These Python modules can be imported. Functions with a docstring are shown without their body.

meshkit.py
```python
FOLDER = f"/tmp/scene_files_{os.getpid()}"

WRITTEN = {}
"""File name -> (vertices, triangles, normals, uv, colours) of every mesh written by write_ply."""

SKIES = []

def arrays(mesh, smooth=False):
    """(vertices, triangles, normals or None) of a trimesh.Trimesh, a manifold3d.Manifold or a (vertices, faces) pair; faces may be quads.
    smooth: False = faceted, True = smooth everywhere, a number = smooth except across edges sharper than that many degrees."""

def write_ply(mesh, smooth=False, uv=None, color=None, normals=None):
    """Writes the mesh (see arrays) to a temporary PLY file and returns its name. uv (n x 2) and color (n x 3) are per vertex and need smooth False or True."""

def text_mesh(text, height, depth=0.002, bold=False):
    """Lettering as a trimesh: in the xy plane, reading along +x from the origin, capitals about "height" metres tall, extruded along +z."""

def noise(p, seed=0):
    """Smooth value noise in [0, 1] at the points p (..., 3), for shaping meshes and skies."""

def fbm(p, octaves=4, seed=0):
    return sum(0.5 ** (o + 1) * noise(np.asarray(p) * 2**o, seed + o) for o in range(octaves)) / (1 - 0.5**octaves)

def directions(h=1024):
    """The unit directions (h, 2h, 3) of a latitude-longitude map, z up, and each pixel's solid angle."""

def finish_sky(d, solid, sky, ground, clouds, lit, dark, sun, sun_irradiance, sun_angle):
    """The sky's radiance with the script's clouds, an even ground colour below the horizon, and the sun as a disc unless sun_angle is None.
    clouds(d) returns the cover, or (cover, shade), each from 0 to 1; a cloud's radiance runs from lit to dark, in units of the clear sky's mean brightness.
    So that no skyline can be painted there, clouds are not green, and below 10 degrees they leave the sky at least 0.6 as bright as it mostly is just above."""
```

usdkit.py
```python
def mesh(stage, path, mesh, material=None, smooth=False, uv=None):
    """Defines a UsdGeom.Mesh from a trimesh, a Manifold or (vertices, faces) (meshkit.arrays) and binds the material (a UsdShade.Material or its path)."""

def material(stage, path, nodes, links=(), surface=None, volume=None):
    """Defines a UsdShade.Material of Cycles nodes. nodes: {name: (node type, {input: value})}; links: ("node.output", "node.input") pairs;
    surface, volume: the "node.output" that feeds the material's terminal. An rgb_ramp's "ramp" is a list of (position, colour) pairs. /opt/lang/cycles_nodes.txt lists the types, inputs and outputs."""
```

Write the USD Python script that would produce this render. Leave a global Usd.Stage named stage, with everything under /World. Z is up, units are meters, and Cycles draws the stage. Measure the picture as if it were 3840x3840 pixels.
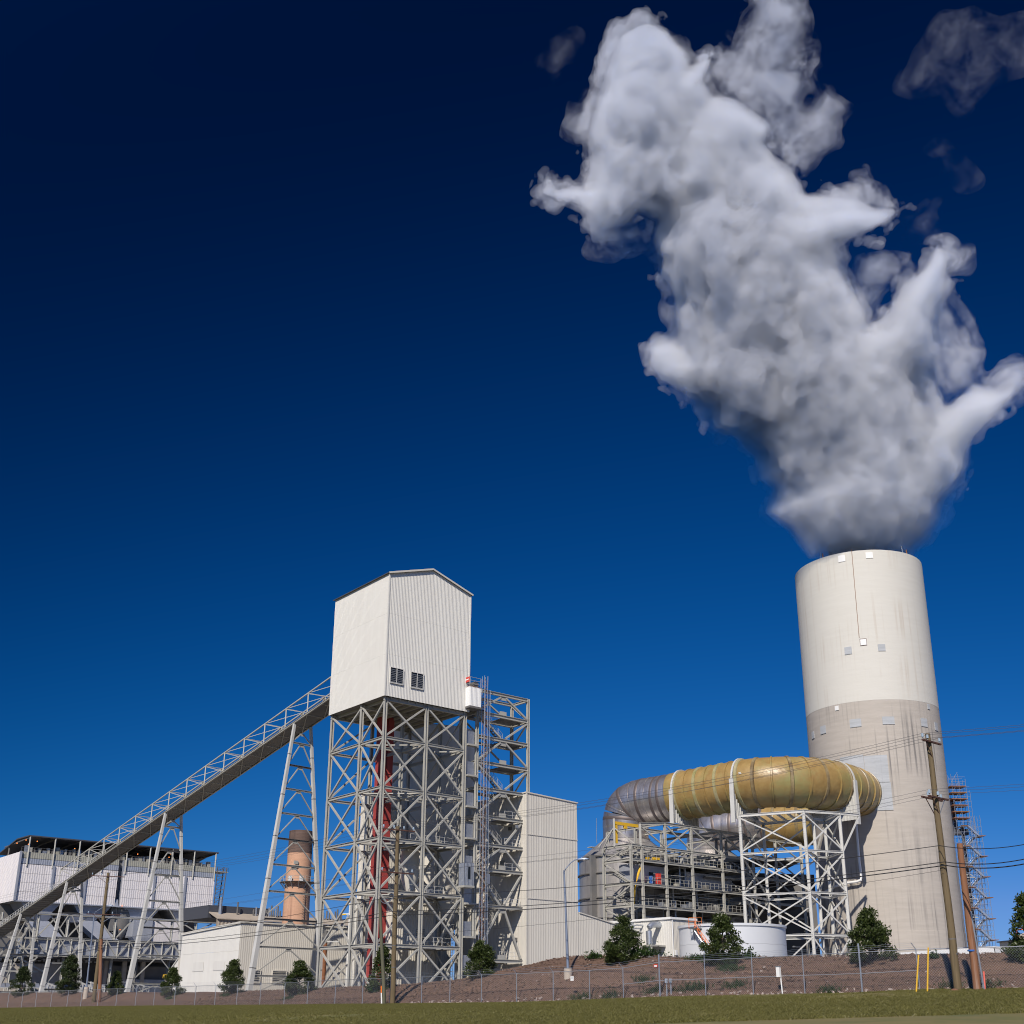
import math, random, numpy as np, trimesh, usdkit
from scipy import ndimage
from pxr import Usd, UsdGeom, UsdLux, UsdShade, Gf, Sdf, Vt
stage = Usd.Stage.CreateInMemory()
UsdGeom.SetStageUpAxis(stage, 'Z'); UsdGeom.SetStageMetersPerUnit(stage, 1.0)
W = UsdGeom.Xform.Define(stage, '/World'); stage.SetDefaultPrim(W.GetPrim())
UsdGeom.Scope.Define(stage, '/World/Looks')
# ---------------------------------------------------------------- camera, sky, sun
EXPOSURE, SUN_I = 0.0, 1.25
SKYP = dict(altitude=2000.0, air_density=1.0, aerosol_density=0.0, ozone_density=3.0)
SKY_TINT, SKY_STR = (.35, .6, 1.15), 0.1
FPX, PITCH, ROLL, CX, CY, EYE = 4222.9, 0.3231, 0.0055, 1920.0, 2357.1, 1.6
cT, sT, cR, sR = math.cos(PITCH), math.sin(PITCH), math.cos(ROLL), math.sin(ROLL)
cam = UsdGeom.Camera.Define(stage, '/World/camera')
cam.CreateHorizontalApertureAttr(36.0); cam.CreateVerticalApertureAttr(36.0)
cam.CreateFocalLengthAttr(36.0 * FPX / 3840)
cam.CreateHorizontalApertureOffsetAttr(0.0); cam.CreateVerticalApertureOffsetAttr(36.0 * (CY - 1920) / 3840)
cam.CreateClippingRangeAttr(Gf.Vec2f(0.5, 20000))
cam.CreateExposureAttr(EXPOSURE)
R0, U0, F0 = np.array([1, 0, 0.]), np.array([0, -sT, cT]), np.array([0, cT, sT])
rgt, upv = R0 * cR + U0 * sR, U0 * cR - R0 * sR
UsdGeom.Xformable(cam).AddTransformOp().Set(Gf.Matrix4d(*rgt, 0, *upv, 0, *(-F0), 0, 0, 0, EYE, 1))
SUN_EL, SUN_AZ = math.radians(41), math.radians(180 + 17.2)   # azimuth of the direction towards the sun, clockwise from +Y
sdir = np.array([math.sin(SUN_AZ) * math.cos(SUN_EL), math.cos(SUN_AZ) * math.cos(SUN_EL), math.sin(SUN_EL)])
sun = UsdLux.DistantLight.Define(stage, '/World/sun')
sun.CreateIntensityAttr(SUN_I); sun.CreateAngleAttr(0.53); sun.CreateColorAttr(Gf.Vec3f(1.0, 0.915, 0.81)); sun.CreateNormalizeAttr(True)
zx = sdir; xx = np.cross([0, 0, 1.], zx); xx /= np.linalg.norm(xx); yx = np.cross(zx, xx)
UsdGeom.Xformable(sun).AddTransformOp().Set(Gf.Matrix4d(*xx, 0, *yx, 0, *zx, 0, 0, 0, 0, 1))
usdkit.material(stage, '/World/Looks/sky_look', {          # a clear sky seen through a polarising filter, darkest at right angles to the sun, with deep blues
    's': ('sky_texture', {'sky_type': 'single_scattering', 'sun_disc': False, 'sun_elevation': SUN_EL, 'sun_rotation': SUN_AZ, **SKYP}),
    't': ('texture_coordinate', {}),
    'd': ('vector_math', {'math_type': 'dot_product', 'vector2': tuple(sdir)}),
    'q': ('math', {'math_type': 'power', 'value2': 2.0}), 'a': ('math', {'math_type': 'absolute'}),
    'n': ('math', {'math_type': 'multiply_add', 'value2': 1.93, 'value3': 0.07}), 'm': ('math', {'math_type': 'add', 'value2': 1.0}),
    'f': ('math', {'math_type': 'divide'}), 'k': ('math', {'math_type': 'multiply', 'value2': SKY_STR}),
    'v': ('vector_math', {'math_type': 'scale'}), 'c': ('vector_math', {'math_type': 'multiply', 'vector2': SKY_TINT}), 'e': ('separate_xyz', {}),
    'r1': ('math', {'math_type': 'power', 'value2': 2.2}), 'r2': ('math', {'math_type': 'multiply', 'value2': 13.0}), 'r3': ('math', {'math_type': 'minimum'}),
    'g1': ('math', {'math_type': 'power', 'value2': 0.88}), 'g2': ('math', {'math_type': 'multiply', 'value2': 0.83}),
    'b1': ('math', {'math_type': 'power', 'value2': 0.74}), 'b2': ('math', {'math_type': 'multiply', 'value2': 0.85}),
    'o': ('combine_xyz', {}), 'b': ('background_shader', {'strength': 1.0})},
    [('t.generated', 'd.vector1'), ('d.value', 'a.value1'), ('a.value', 'q.value1'), ('q.value', 'n.value1'), ('q.value', 'm.value1'), ('n.value', 'f.value1'), ('m.value', 'f.value2'), ('f.value', 'k.value1'),
     ('s.color', 'v.vector1'), ('k.value', 'v.scale'), ('v.vector', 'c.vector1'), ('c.vector', 'e.vector'), ('e.x', 'r1.value1'), ('r1.value', 'r2.value1'), ('r2.value', 'r3.value1'), ('e.x', 'r3.value2'),
     ('e.y', 'g1.value1'), ('g1.value', 'g2.value1'), ('e.z', 'b1.value1'), ('b1.value', 'b2.value1'), ('r3.value', 'o.x'), ('g2.value', 'o.y'), ('b2.value', 'o.z'), ('o.vector', 'b.color')], surface='b.background')
dome = UsdLux.DomeLight.Define(stage, '/World/sky')
UsdShade.MaterialBindingAPI.Apply(dome.GetPrim()).Bind(UsdShade.Material.Get(stage, '/World/Looks/sky_look'))
# ---------------------------------------------------------------- picture <-> place
def ray(px, py):
    a, b = (px - CX) / FPX, (py - CY) / FPX
    u, v = a * cR + b * sR, -a * sR + b * cR
    return R0 * u + F0 - U0 * v
EYEP = np.array([0, 0, EYE])
def atY(px, py, Y):
    d = ray(px, py); return EYEP + d * (Y / d[1])
def atplane(px, py, P, n):
    d = ray(px, py); n = np.asarray(n, float); return EYEP + d * (np.dot(np.asarray(P) - EYEP, n) / np.dot(d, n))
def pix(P):
    q = np.asarray(P, float) - EYEP; d = q @ F0
    u, v = (q @ R0) / d, -(q @ U0) / d
    return np.array([CX + FPX * (u * cR - v * sR), CY + FPX * (u * sR + v * cR)])
# ---------------------------------------------------------------- plant grid: a runs right and back, b runs left and back
GO, GA, GB = np.array([-17.9, 155.0]), np.array([.7758, .6310]), np.array([-.6310, .7758])
A3, B3, Z3 = np.array([*GA, 0]), np.array([*GB, 0]), np.array([0, 0, 1.0])
def G(a, b, z=0.0): return np.array([*(GO + GA * a + GB * b), z])
def onb(px, py, b):
    P = atplane(px, py, G(0, b), B3); return float((P[:2] - GO) @ GA), float(P[2])
def ona(px, py, a):
    P = atplane(px, py, G(a, 0), A3); return float((P[:2] - GO) @ GB), float(P[2])
# ---------------------------------------------------------------- building helpers
def frame(d, up):
    z = np.asarray(d, float); z = z / np.linalg.norm(z); y = np.asarray(up, float); y = y - z * (y @ z)
    if np.linalg.norm(y) < 1e-4: y = np.array([1., 0, 0]) - z * z[0]
    y /= np.linalg.norm(y); return np.cross(y, z), y, z
class MB:
    """Collects boxes, bars and tubes and makes them one mesh."""
    def __init__(s): s.v, s.f, s.n = [], [], 0
    def add(s, v, f):
        v, f = np.asarray(v, float), np.asarray(f, int)
        if f.shape[1] == 4: f = np.vstack([f[:, [0, 1, 2]], f[:, [0, 2, 3]]])
        s.v.append(v); s.f.append(f + s.n); s.n += len(v); return s
    def sweep(s, p0, p1, prof, up, cap=True, scale=1.0):
        x, y, z = frame(np.subtract(p1, p0), up); p = np.asarray(prof, float); n = len(p)
        a = np.asarray(p0) + p[:, :1] * x + p[:, 1:] * y; b = np.asarray(p1) + scale * (p[:, :1] * x + p[:, 1:] * y)
        k = np.arange(n); q = np.stack([k, (k + 1) % n, (k + 1) % n + n, k + n], 1)
        s.add(np.vstack([a, b]), q)
        return s
    def bar(s, p0, p1, w, d=None, up=Z3):
        d = w if d is None else d; w, d = w / 2, d / 2
        s.sweep(p0, p1, [(-w, -d), (w, -d), (w, d), (-w, d)], up)
        n = s.n - 8; s.f.append(np.array([[2, 1, 0], [3, 2, 0], [4, 5, 6], [4, 6, 7]]) + n); return s
    def ibar(s, p0, p1, d, w, t=None, up=Z3):
        t = t or d * .12; d, w, g = d / 2, w / 2, t / 2
        s.sweep(p0, p1, [(-w, -d), (w, -d), (w, -d + t), (g, -d + t), (g, d - t), (w, d - t), (w, d), (-w, d), (-w, d - t), (-g, d - t), (-g, -d + t), (-w, -d + t)], up)
        n = s.n - 24
        c = [[0, 1, 2], [0, 2, 3], [0, 3, 10], [0, 10, 11], [3, 4, 9], [3, 9, 10], [4, 5, 6], [4, 6, 7], [4, 7, 9], [9, 7, 8]]
        s.f.append(np.array([q[::-1] for q in c] + [[i + 12 for i in q] for q in c]) + n); return s
    def tube(s, p0, p1, r, k=8, r1=None, caps=True):
        th = np.arange(k) * 2 * np.pi / k; r1 = r if r1 is None else r1
        s.sweep(p0, p1, np.stack([np.cos(th), np.sin(th)], 1) * r, Z3 if abs(np.subtract(p1, p0)[2]) < .9 * np.linalg.norm(np.subtract(p1, p0)) else A3, scale=r1 / r)
        if caps:
            n = s.n - 2 * k; i = np.arange(1, k - 1)
            s.f.append(np.vstack([np.stack([0 * i, i + 1, i], 1), np.stack([0 * i, i, i + 1], 1) + k]) + n)
        return s
    def path(s, pts, r, k=6):
        pts = np.asarray(pts, float); r = np.broadcast_to(r, len(pts)); th = np.arange(k) * 2 * np.pi / k
        rings = []
        for i, p in enumerate(pts):
            d = pts[min(i + 1, len(pts) - 1)] - pts[max(i - 1, 0)]; x, y, z = frame(d, Z3 if abs(d[2]) < .95 * np.linalg.norm(d) else A3)
            rings.append(p + r[i] * (np.cos(th)[:, None] * x + np.sin(th)[:, None] * y))
        m = len(pts); k0 = np.arange(k); q = []
        for i in range(m - 1): q.append(np.stack([i * k + k0, i * k + (k0 + 1) % k, (i + 1) * k + (k0 + 1) % k, (i + 1) * k + k0], 1))
        s.add(np.vstack(rings), np.vstack(q)); i = np.arange(1, k - 1); n = s.n - m * k
        s.f.append(np.vstack([np.stack([0 * i, i + 1, i], 1), np.stack([0 * i, i, i + 1], 1) + (m - 1) * k]) + n); return s
    def box(s, c, size, x=A3, y=B3):
        c = np.asarray(c, float); h = np.asarray(size, float) / 2
        s.bar(c - Z3 * h[2], c + Z3 * h[2], 2 * h[0], 2 * h[1], up=y); return s
    def gbox(s, a0, a1, b0, b1, z0, z1): return s.box(G((a0 + a1) / 2, (b0 + b1) / 2, (z0 + z1) / 2), (a1 - a0, b1 - b0, z1 - z0))
    def lathe(s, c, prof, k=48, a0=0, a1=2 * np.pi):
        full = abs(a1 - a0 - 2 * np.pi) < 1e-6; m = k if full else k + 1
        th = a0 + (a1 - a0) * np.arange(m) / k; p = np.asarray(prof, float); n = len(p)
        v = np.stack([c[0] + np.outer(np.cos(th), p[:, 0]), c[1] + np.outer(np.sin(th), p[:, 0]), np.broadcast_to(c[2] + p[:, 1], (m, n))], -1).reshape(-1, 3)
        q = []
        for i in range(m if full else m - 1):
            j = (i + 1) % m; r = np.arange(n - 1)
            q.append(np.stack([i * n + r, j * n + r, j * n + r + 1, i * n + r + 1], 1))
        return s.add(v, np.vstack(q))
    def poly(s, pts, d):
        """A planar convex polygon thickened by the vector d."""
        p = np.asarray(pts, float); n = len(p); q = p + np.asarray(d); i = np.arange(1, n - 1); k = np.arange(n)
        s.add(np.vstack([p, q]), np.vstack([np.stack([0 * i, i + 1, i], 1), np.stack([n + 0 * i, n + i, n + i + 1], 1)]))
        s.f.append(np.vstack([np.stack([k, (k + 1) % n, (k + 1) % n + n], 1), np.stack([k, (k + 1) % n + n, k + n], 1)]) + s.n - 2 * n); return s
    def corr(s, p0, p1, zb, zt, nrm, pitch=.3, dep=.045, s0=0.0):
        """A corrugated sheet wall from p0 to p1 (plan points); zb and zt are heights or functions of the distance along it."""
        p0, p1, nrm = (np.asarray(q, float)[:2] for q in (p0, p1, nrm)); L = np.linalg.norm(p1 - p0); u = (p1 - p0) / L
        k = np.arange(int(L / pitch) + 1)[:, None] * pitch; ss = (k + np.array([0, .45, .55, .9]) * pitch).ravel(); dd = np.tile([0, 0, dep, dep], len(k))
        ok = ss < L; ss, dd = np.append(ss[ok], L), np.append(dd[ok], dd[ok][-1])
        f = lambda z: np.array([z(x) for x in ss]) if callable(z) else np.full(len(ss), float(z))
        xy = p0 + ss[:, None] * u + dd[:, None] * nrm; n = len(ss); r = np.arange(n - 1)
        xi = p0 + ss[:, None] * u - .05 * nrm
        v = np.vstack([np.column_stack([xy, f(zb)]), np.column_stack([xy, f(zt)]), np.column_stack([xi, f(zb)]), np.column_stack([xi, f(zt)])])
        s.add(v, np.vstack([np.stack([r, r + 1, r + 1 + n, r + n], 1), np.stack([r + 1, r, r + 2 * n, r + 1 + 2 * n], 1), np.stack([r + n, r + n + 1, r + 1 + 3 * n, r + 3 * n], 1), np.stack([r + 1 + 2 * n, r + 2 * n, r + 3 * n, r + 1 + 3 * n], 1)])); return s
    def build(s, name, material, parent=None, smooth=None, label=None):
        return obj(name, (np.vstack(s.v), np.vstack(s.f)), material, parent, smooth, label)
names = {}
def numbered(path):
    k = names.get(path, -1) + 1; names[path] = k
    return path if k == 0 else f'{path}_{k:03d}'
base_of = {}
def thing(name, label, cat, base, group=None, kind=None):
    x = UsdGeom.Xform.Define(stage, numbered('/World/' + name)); base = np.asarray(base, float); x.AddTranslateOp().Set(Gf.Vec3d(*base.tolist()))
    p = x.GetPrim(); base_of[str(p.GetPath())] = base; tag(p, label, cat, group, kind); return p
def tag(p, label=None, cat=None, group=None, kind=None):
    for k, v in (('label', label), ('category', cat), ('group', group), ('kind', kind)):
        if v: p.SetCustomDataByKey(k, v)
    return p
def obj(name, mesh, material, parent=None, smooth=None, label=None):
    at = '/World' if parent is None else str(parent.GetPath()); path = numbered(at + '/' + name)
    v, f = mesh; b = base_of.get(at, np.zeros(3)); base_of[path] = b
    m = usdkit.mesh(stage, path, (np.asarray(v) - b, f), mats[material], smooth=smooth if smooth else False)
    if label: m.GetPrim().SetCustomDataByKey('label', label)
    return m.GetPrim()
def lone(name, mb, material, label, cat, group=None, kind=None, smooth=None):
    """A thing that is one mesh."""
    return tag(mb.build(name, material, None, smooth), label, cat, group, kind)
# ---------------------------------------------------------------- materials
mats = {}
def M(name, col, rough=.6, metal=0.0, var=None, scale=(1, 1, 1), nscale=1.0, det=5.0, var2=None, sc2=(1, 1, 1), n2=1.0, ramp2=(.5, .75), bump=0.0, bscale=8.0, spec=.5, island=None):
    """A painted or weathered surface: col, blended towards var by one noise and towards var2 (stains) by another."""
    nd = {'p': ('principled_bsdf', {'roughness': rough, 'metallic': metal, 'specular_ior_level': spec}), 'g': ('geometry', {})}; ln = []; cur = None
    if var is not None:
        nd['m1'] = ('mapping', {'scale': scale}); nd['n1'] = ('noise_texture', {'scale': nscale, 'detail': det, 'roughness': .62})
        nd['r1'] = ('rgb_ramp', {'ramp': [(.3, (0, 0, 0)), (.7, (1, 1, 1))]}); nd['x1'] = ('mix_color', {'a': col, 'b': var})
        ln += [('g.position', 'm1.vector'), ('m1.vector', 'n1.vector'), ('n1.fac', 'r1.fac'), ('r1.color', 'x1.fac')]; cur = 'x1.result'
    if var2 is not None:
        nd['m2'] = ('mapping', {'scale': sc2}); nd['n2'] = ('noise_texture', {'scale': n2, 'detail': 6.0, 'roughness': .68})
        nd['r2'] = ('rgb_ramp', {'ramp': [(ramp2[0], (0, 0, 0)), (ramp2[1], (1, 1, 1))]}); nd['x2'] = ('mix_color', {'a': col, 'b': var2})
        ln += [('g.position', 'm2.vector'), ('m2.vector', 'n2.vector'), ('n2.fac', 'r2.fac'), ('r2.color', 'x2.fac')] + ([(cur, 'x2.a')] if cur else []); cur = 'x2.result'
    if island is not None:
        nd['x3'] = ('mix_color', {'a': col, 'b': island}); ln += [('g.random_per_island', 'x3.fac')] + ([(cur, 'x3.a')] if cur else []); cur = 'x3.result'
    if cur: ln.append((cur, 'p.base_color'))
    else: nd['p'][1]['base_color'] = col
    if bump:
        nd['nb'] = ('noise_texture', {'scale': bscale, 'detail': 6.0}); nd['b'] = ('bump', {'strength': 1.0, 'distance': bump})
        ln += [('g.position', 'nb.vector'), ('nb.fac', 'b.height'), ('b.normal', 'p.normal')]
    mats[name] = usdkit.material(stage, '/World/Looks/' + name, nd, ln, surface='p.BSDF')
M('steel', (.42, .41, .365), .55, var=(.345, .34, .31), nscale=.5, var2=(.20, .17, .13), n2=2.2, ramp2=(.62, .85))
M('steel_white', (.56, .555, .525), .5, var=(.48, .48, .455), nscale=.4, var2=(.3, .26, .2), n2=2.0, ramp2=(.66, .9))
M('steel_dark', (.10, .10, .10), .6, var=(.16, .15, .14), nscale=.8)
M('galvanised', (.42, .45, .48), .42, .75, var=(.55, .57, .60), nscale=3.0)
M('siding_white', (.70, .69, .64), .5, var=(.655, .64, .59), scale=(1, 1, .12), nscale=.9, var2=(.55, .53, .47), sc2=(1, 1, .06), n2=1.5, ramp2=(.6, .95))
M('siding_cream', (.62, .59, .52), .5, var=(.56, .53, .465), scale=(1, 1, .15), nscale=.8, var2=(.44, .40, .34), sc2=(1, 1, .07), n2=1.6, ramp2=(.6, .9))
M('siding_tan', (.42, .36, .29), .6, var=(.36, .31, .25), nscale=.4)
M('panel_pale', (.80, .76, .74), .4, .05, var=(.68, .655, .665), scale=(1, 1, .12), nscale=.7, det=7, var2=(.50, .43, .40), sc2=(1.6, 1.6, .05), n2=1.0, ramp2=(.55, .85))
M('panel_blue', (.36, .39, .45), .35, .3, var=(.44, .46, .51), scale=(1, 1, .2), nscale=.8)
M('band_beige', (.36, .355, .30), .6, var=(.30, .30, .26), nscale=.5)
M('roof_dark', (.06, .065, .08), .6)
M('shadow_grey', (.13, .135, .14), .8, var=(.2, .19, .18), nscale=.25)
M('red_paint', (.36, .055, .05), .5, var=(.30, .05, .045), scale=(1, 1, .2), nscale=.7)
M('fibreglass', (.36, .245, .09), .38, var=(.25, .155, .05), scale=(1, 1, .6), nscale=.6, det=8, var2=(.27, .255, .10), n2=.13, ramp2=(.48, .68), bump=.05, bscale=1.2)
M('fibreglass_green', (.25, .235, .085), .35, var=(.42, .36, .22), nscale=.4)
M('fibreglass_band', (.13, .085, .04), .35, var=(.34, .27, .14), nscale=.5)
M('stainless', (.40, .37, .35), .34, .8, var=(.60, .56, .53), scale=(1, 1, .3), nscale=.7, det=8, var2=(.26, .22, .2), sc2=(1, 1, .25), n2=.9, ramp2=(.5, .8))
M('stainless_seam', (.16, .13, .12), .5, .5)
M('vessel_steel', (.36, .345, .33), .42, .55, var=(.50, .48, .46), scale=(1, 1, .25), nscale=.5, det=8, var2=(.2, .19, .19), sc2=(1, 1, .2), n2=.6, ramp2=(.52, .8))
M('white_paint', (.78, .78, .76), .4)
M('tank_white', (.60, .62, .64), .4, var=(.56, .58, .60), nscale=.3)
M('yellow', (.70, .42, .03), .45)
M('orange', (.75, .18, .03), .45)
M('blue_paint', (.03, .12, .40), .45)
M('sign_red', (.62, .06, .045), .4)
M('salmon', (.75, .16, .12), .45)
M('wood', (.17, .125, .065), .85, var=(.10, .075, .04), scale=(6, 6, .35), nscale=2.0, det=7)
M('wood_green', (.13, .125, .08), .85, var=(.08, .08, .05), scale=(6, 6, .35), nscale=2.0, det=7)
M('wood_red', (.27, .125, .06), .85, var=(.17, .075, .04), scale=(6, 6, .35), nscale=2.0, det=7, var2=(.34, .25, .20), sc2=(3, 3, .1), n2=.8, ramp2=(.5, .7))
M('crossarm', (.11, .05, .035), .8, var=(.07, .035, .03), nscale=3)
M('porcelain', (.30, .38, .46), .15)
M('cable', (.03, .03, .032), .5)
M('wire_bare', (.15, .15, .16), .4, .6)
M('mulch', (.165, .098, .066), .95, var=(.092, .057, .041), nscale=9.0, det=9, var2=(.19, .11, .07), n2=.35, ramp2=(.52, .75), bump=.05, bscale=22)
M('chip', (.17, .112, .08), .95, island=(.085, .055, .042))
M('earth', (.22, .11, .055), .95, var=(.15, .08, .05), nscale=3)
M('stone', (.40, .33, .29), .9, island=(.25, .2, .18))
M('gravel', (.22, .2, .18), .95, var=(.16, .15, .14), nscale=2)
M('grass_ground', (.15, .135, .038), .95, var=(.17, .135, .055), nscale=.5, det=8, var2=(.08, .10, .025), n2=.18, ramp2=(.5, .68))
M('bark', (.10, .08, .06), .9)
M('bulb_housing', (.42, .50, .62), .4, .3)
M('pole_paint', (.20, .24, .32), .45, .2)
M('glass_dark', (.02, .025, .03), .15)
M('rust', (.25, .09, .03), .8, var=(.14, .06, .03), nscale=2)
M('plaster_pad', (.50, .43, .36), .9, var=(.42, .36, .30), nscale=2)
def leafy(name, a, b, c):
    mats[name] = usdkit.material(stage, '/World/Looks/' + name, {'g': ('geometry', {}), 'r': ('rgb_ramp', {'ramp': [(0, a), (.55, b), (1, c)]}),
        'p': ('principled_bsdf', {'roughness': .42, 'specular_ior_level': .4}), 't': ('translucent_bsdf', {}), 'm': ('mix_closure', {'fac': .22})},
        [('g.random_per_island', 'r.fac'), ('r.color', 'p.base_color'), ('r.color', 't.color'), ('p.BSDF', 'm.closure1'), ('t.BSDF', 'm.closure2')], surface='m.closure')
leafy('leaf', (.050, .070, .016), (.105, .110, .022), (.20, .135, .04))
leafy('leaf_dark', (.035, .052, .014), (.070, .080, .018), (.14, .095, .03))
leafy('weed', (.03, .06, .012), (.06, .10, .02), (.10, .11, .04))
leafy('blade', (.16, .15, .04), (.25, .21, .065), (.40, .31, .13))
def concrete(name, base, light, streak, form):
    """Slip-formed concrete: faint level lift lines, broad mottling and rain streaks that run straight down."""
    nd = {'g': ('geometry', {}), 'm1': ('mapping', {'scale': (.16, .16, 1.5)}), 'n1': ('noise_texture', {'scale': 1.0, 'detail': 8.0, 'roughness': .7}), 'r1': ('rgb_ramp', {'ramp': [(.3, base), (.66, light)]}),
          'm2': ('mapping', {'scale': (1.5, 1.5, .018)}), 'n2': ('noise_texture', {'scale': 1.0, 'detail': 4.0, 'roughness': .6}), 'r2': ('rgb_ramp', {'ramp': [(.53, (0, 0, 0)), (.66, (1, 1, 1))]}),
          'n3': ('noise_texture', {'scale': .09, 'detail': 3.0}), 'r3': ('rgb_ramp', {'ramp': [(.40, (0, 0, 0)), (.62, (1, 1, 1))]}), 'k': ('math', {'math_type': 'multiply'}), 'k2': ('math', {'math_type': 'multiply', 'value2': form}),
          'x': ('mix_color', {'b': streak}), 'p': ('principled_bsdf', {'roughness': .85, 'specular_ior_level': .3}), 'nb': ('noise_texture', {'scale': 3.0, 'detail': 6.0}), 'b': ('bump', {'strength': .6, 'distance': .03})}
    mats[name] = usdkit.material(stage, '/World/Looks/' + name, nd, [('g.position', 'm1.vector'), ('m1.vector', 'n1.vector'), ('n1.fac', 'r1.fac'), ('g.position', 'm2.vector'), ('m2.vector', 'n2.vector'), ('n2.fac', 'r2.fac'), ('g.position', 'n3.vector'), ('n3.fac', 'r3.fac'),
        ('r2.color', 'k.value1'), ('r3.color', 'k.value2'), ('k.value', 'k2.value1'), ('k2.value', 'x.fac'), ('r1.color', 'x.a'), ('x.result', 'p.base_color'), ('g.position', 'nb.vector'), ('nb.fac', 'b.height'), ('b.normal', 'p.normal')], surface='p.BSDF')
concrete('concrete', (.40, .365, .32), (.47, .43, .38), (.19, .18, .17), .95)
concrete('concrete_paint', (.58, .565, .51), (.615, .60, .545), (.47, .41, .34), .5)
concrete('stack_tan', (.47, .27, .175), (.56, .335, .22), (.22, .12, .085), .7)
concrete('stack_soot', (.09, .06, .05), (.16, .11, .09), (.04, .03, .03), .9)
concrete('patch', (.34, .36, .37), (.46, .48, .50), (.3, .3, .32), .4)
# ---------------------------------------------------------------- ground: lawn, mulch bank, yard
rng = np.random.default_rng(11)
FN = np.array([.74, .672]); FN /= np.linalg.norm(FN); FT = np.array([FN[1], -FN[0]])       # fence: normal (uphill) and direction (to the right and nearer)
FP = [(27, 172, 3781), (250, 160, 3776.5), (506, 147, 3774), (652, 139, 3772), (885, 129, 3771), (1064, 119, 3769.6), (1255, 109, 3767.5), (1358, 104.5, 3766.7), (1580, 99.5, 3764.5), (1937, 92, 3760.5),
      (2212, 88, 3753.5), (2475, 84.5, 3741), (2826, 80, 3731.5), (3019, 77.5, 3728), (3234, 74.5, 3725), (3450, 72, 3713), (3840, 68.5, 3707)]
FW = np.array([atY(px, py, Y) for px, Y, py in FP]); ft = FW[:, :2] @ FT; fq = FW[:, :2] @ FN
def fence(t): return np.array([*(FT * t + FN * np.interp(t, ft, fq)), np.interp(t, ft, FW[:, 2])])
QC = 6.5
CR = [(0, 3724), (400, 3723), (720, 3721), (900, 3718), (1180, 3705), (1250, 3702), (1569, 3692.5), (1756, 3674), (1877, 3646), (1970, 3627), (2032, 3616), (2107, 3597), (2198, 3587), (2273, 3582), (2409, 3586), (2521, 3588), (2625, 3594), (2793, 3592), (3021, 3587), (3330, 3581.6), (3578, 3580), (3827, 3574.6)]
FPX_ = np.array([f[0] for f in FP])
ct, cz = [], []
for px, py in CR:
    P0 = np.array([np.interp(px, FPX_, FW[:, k]) for k in range(3)]); P = atplane(px, py, P0 + np.array([*FN, 0]) * QC, np.array([*FN, 0]))
    ct.append(P[:2] @ FT); cz.append(P[2])
YARD = 2.9
def ground(x, y):
    x, y = np.asarray(x, float), np.asarray(y, float); t = x * FT[0] + y * FT[1]; q = x * FN[0] + y * FN[1] - np.interp(t, ft, fq)
    zf, zc = np.interp(t, ft, FW[:, 2]), np.interp(t, ct, cz)
    up = zf + (zc - zf) * (1 - np.clip(1 - q / QC, 0, 1) ** 1.35)
    back = zc + (YARD - zc) * np.clip((q - QC) / 9, 0, 1) ** 1.3
    lawn = zf * np.clip(1 + q / 66, 0, 1) ** 1.1
    return np.where(q < 0, lawn, np.where(q < QC, up, back))
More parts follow.
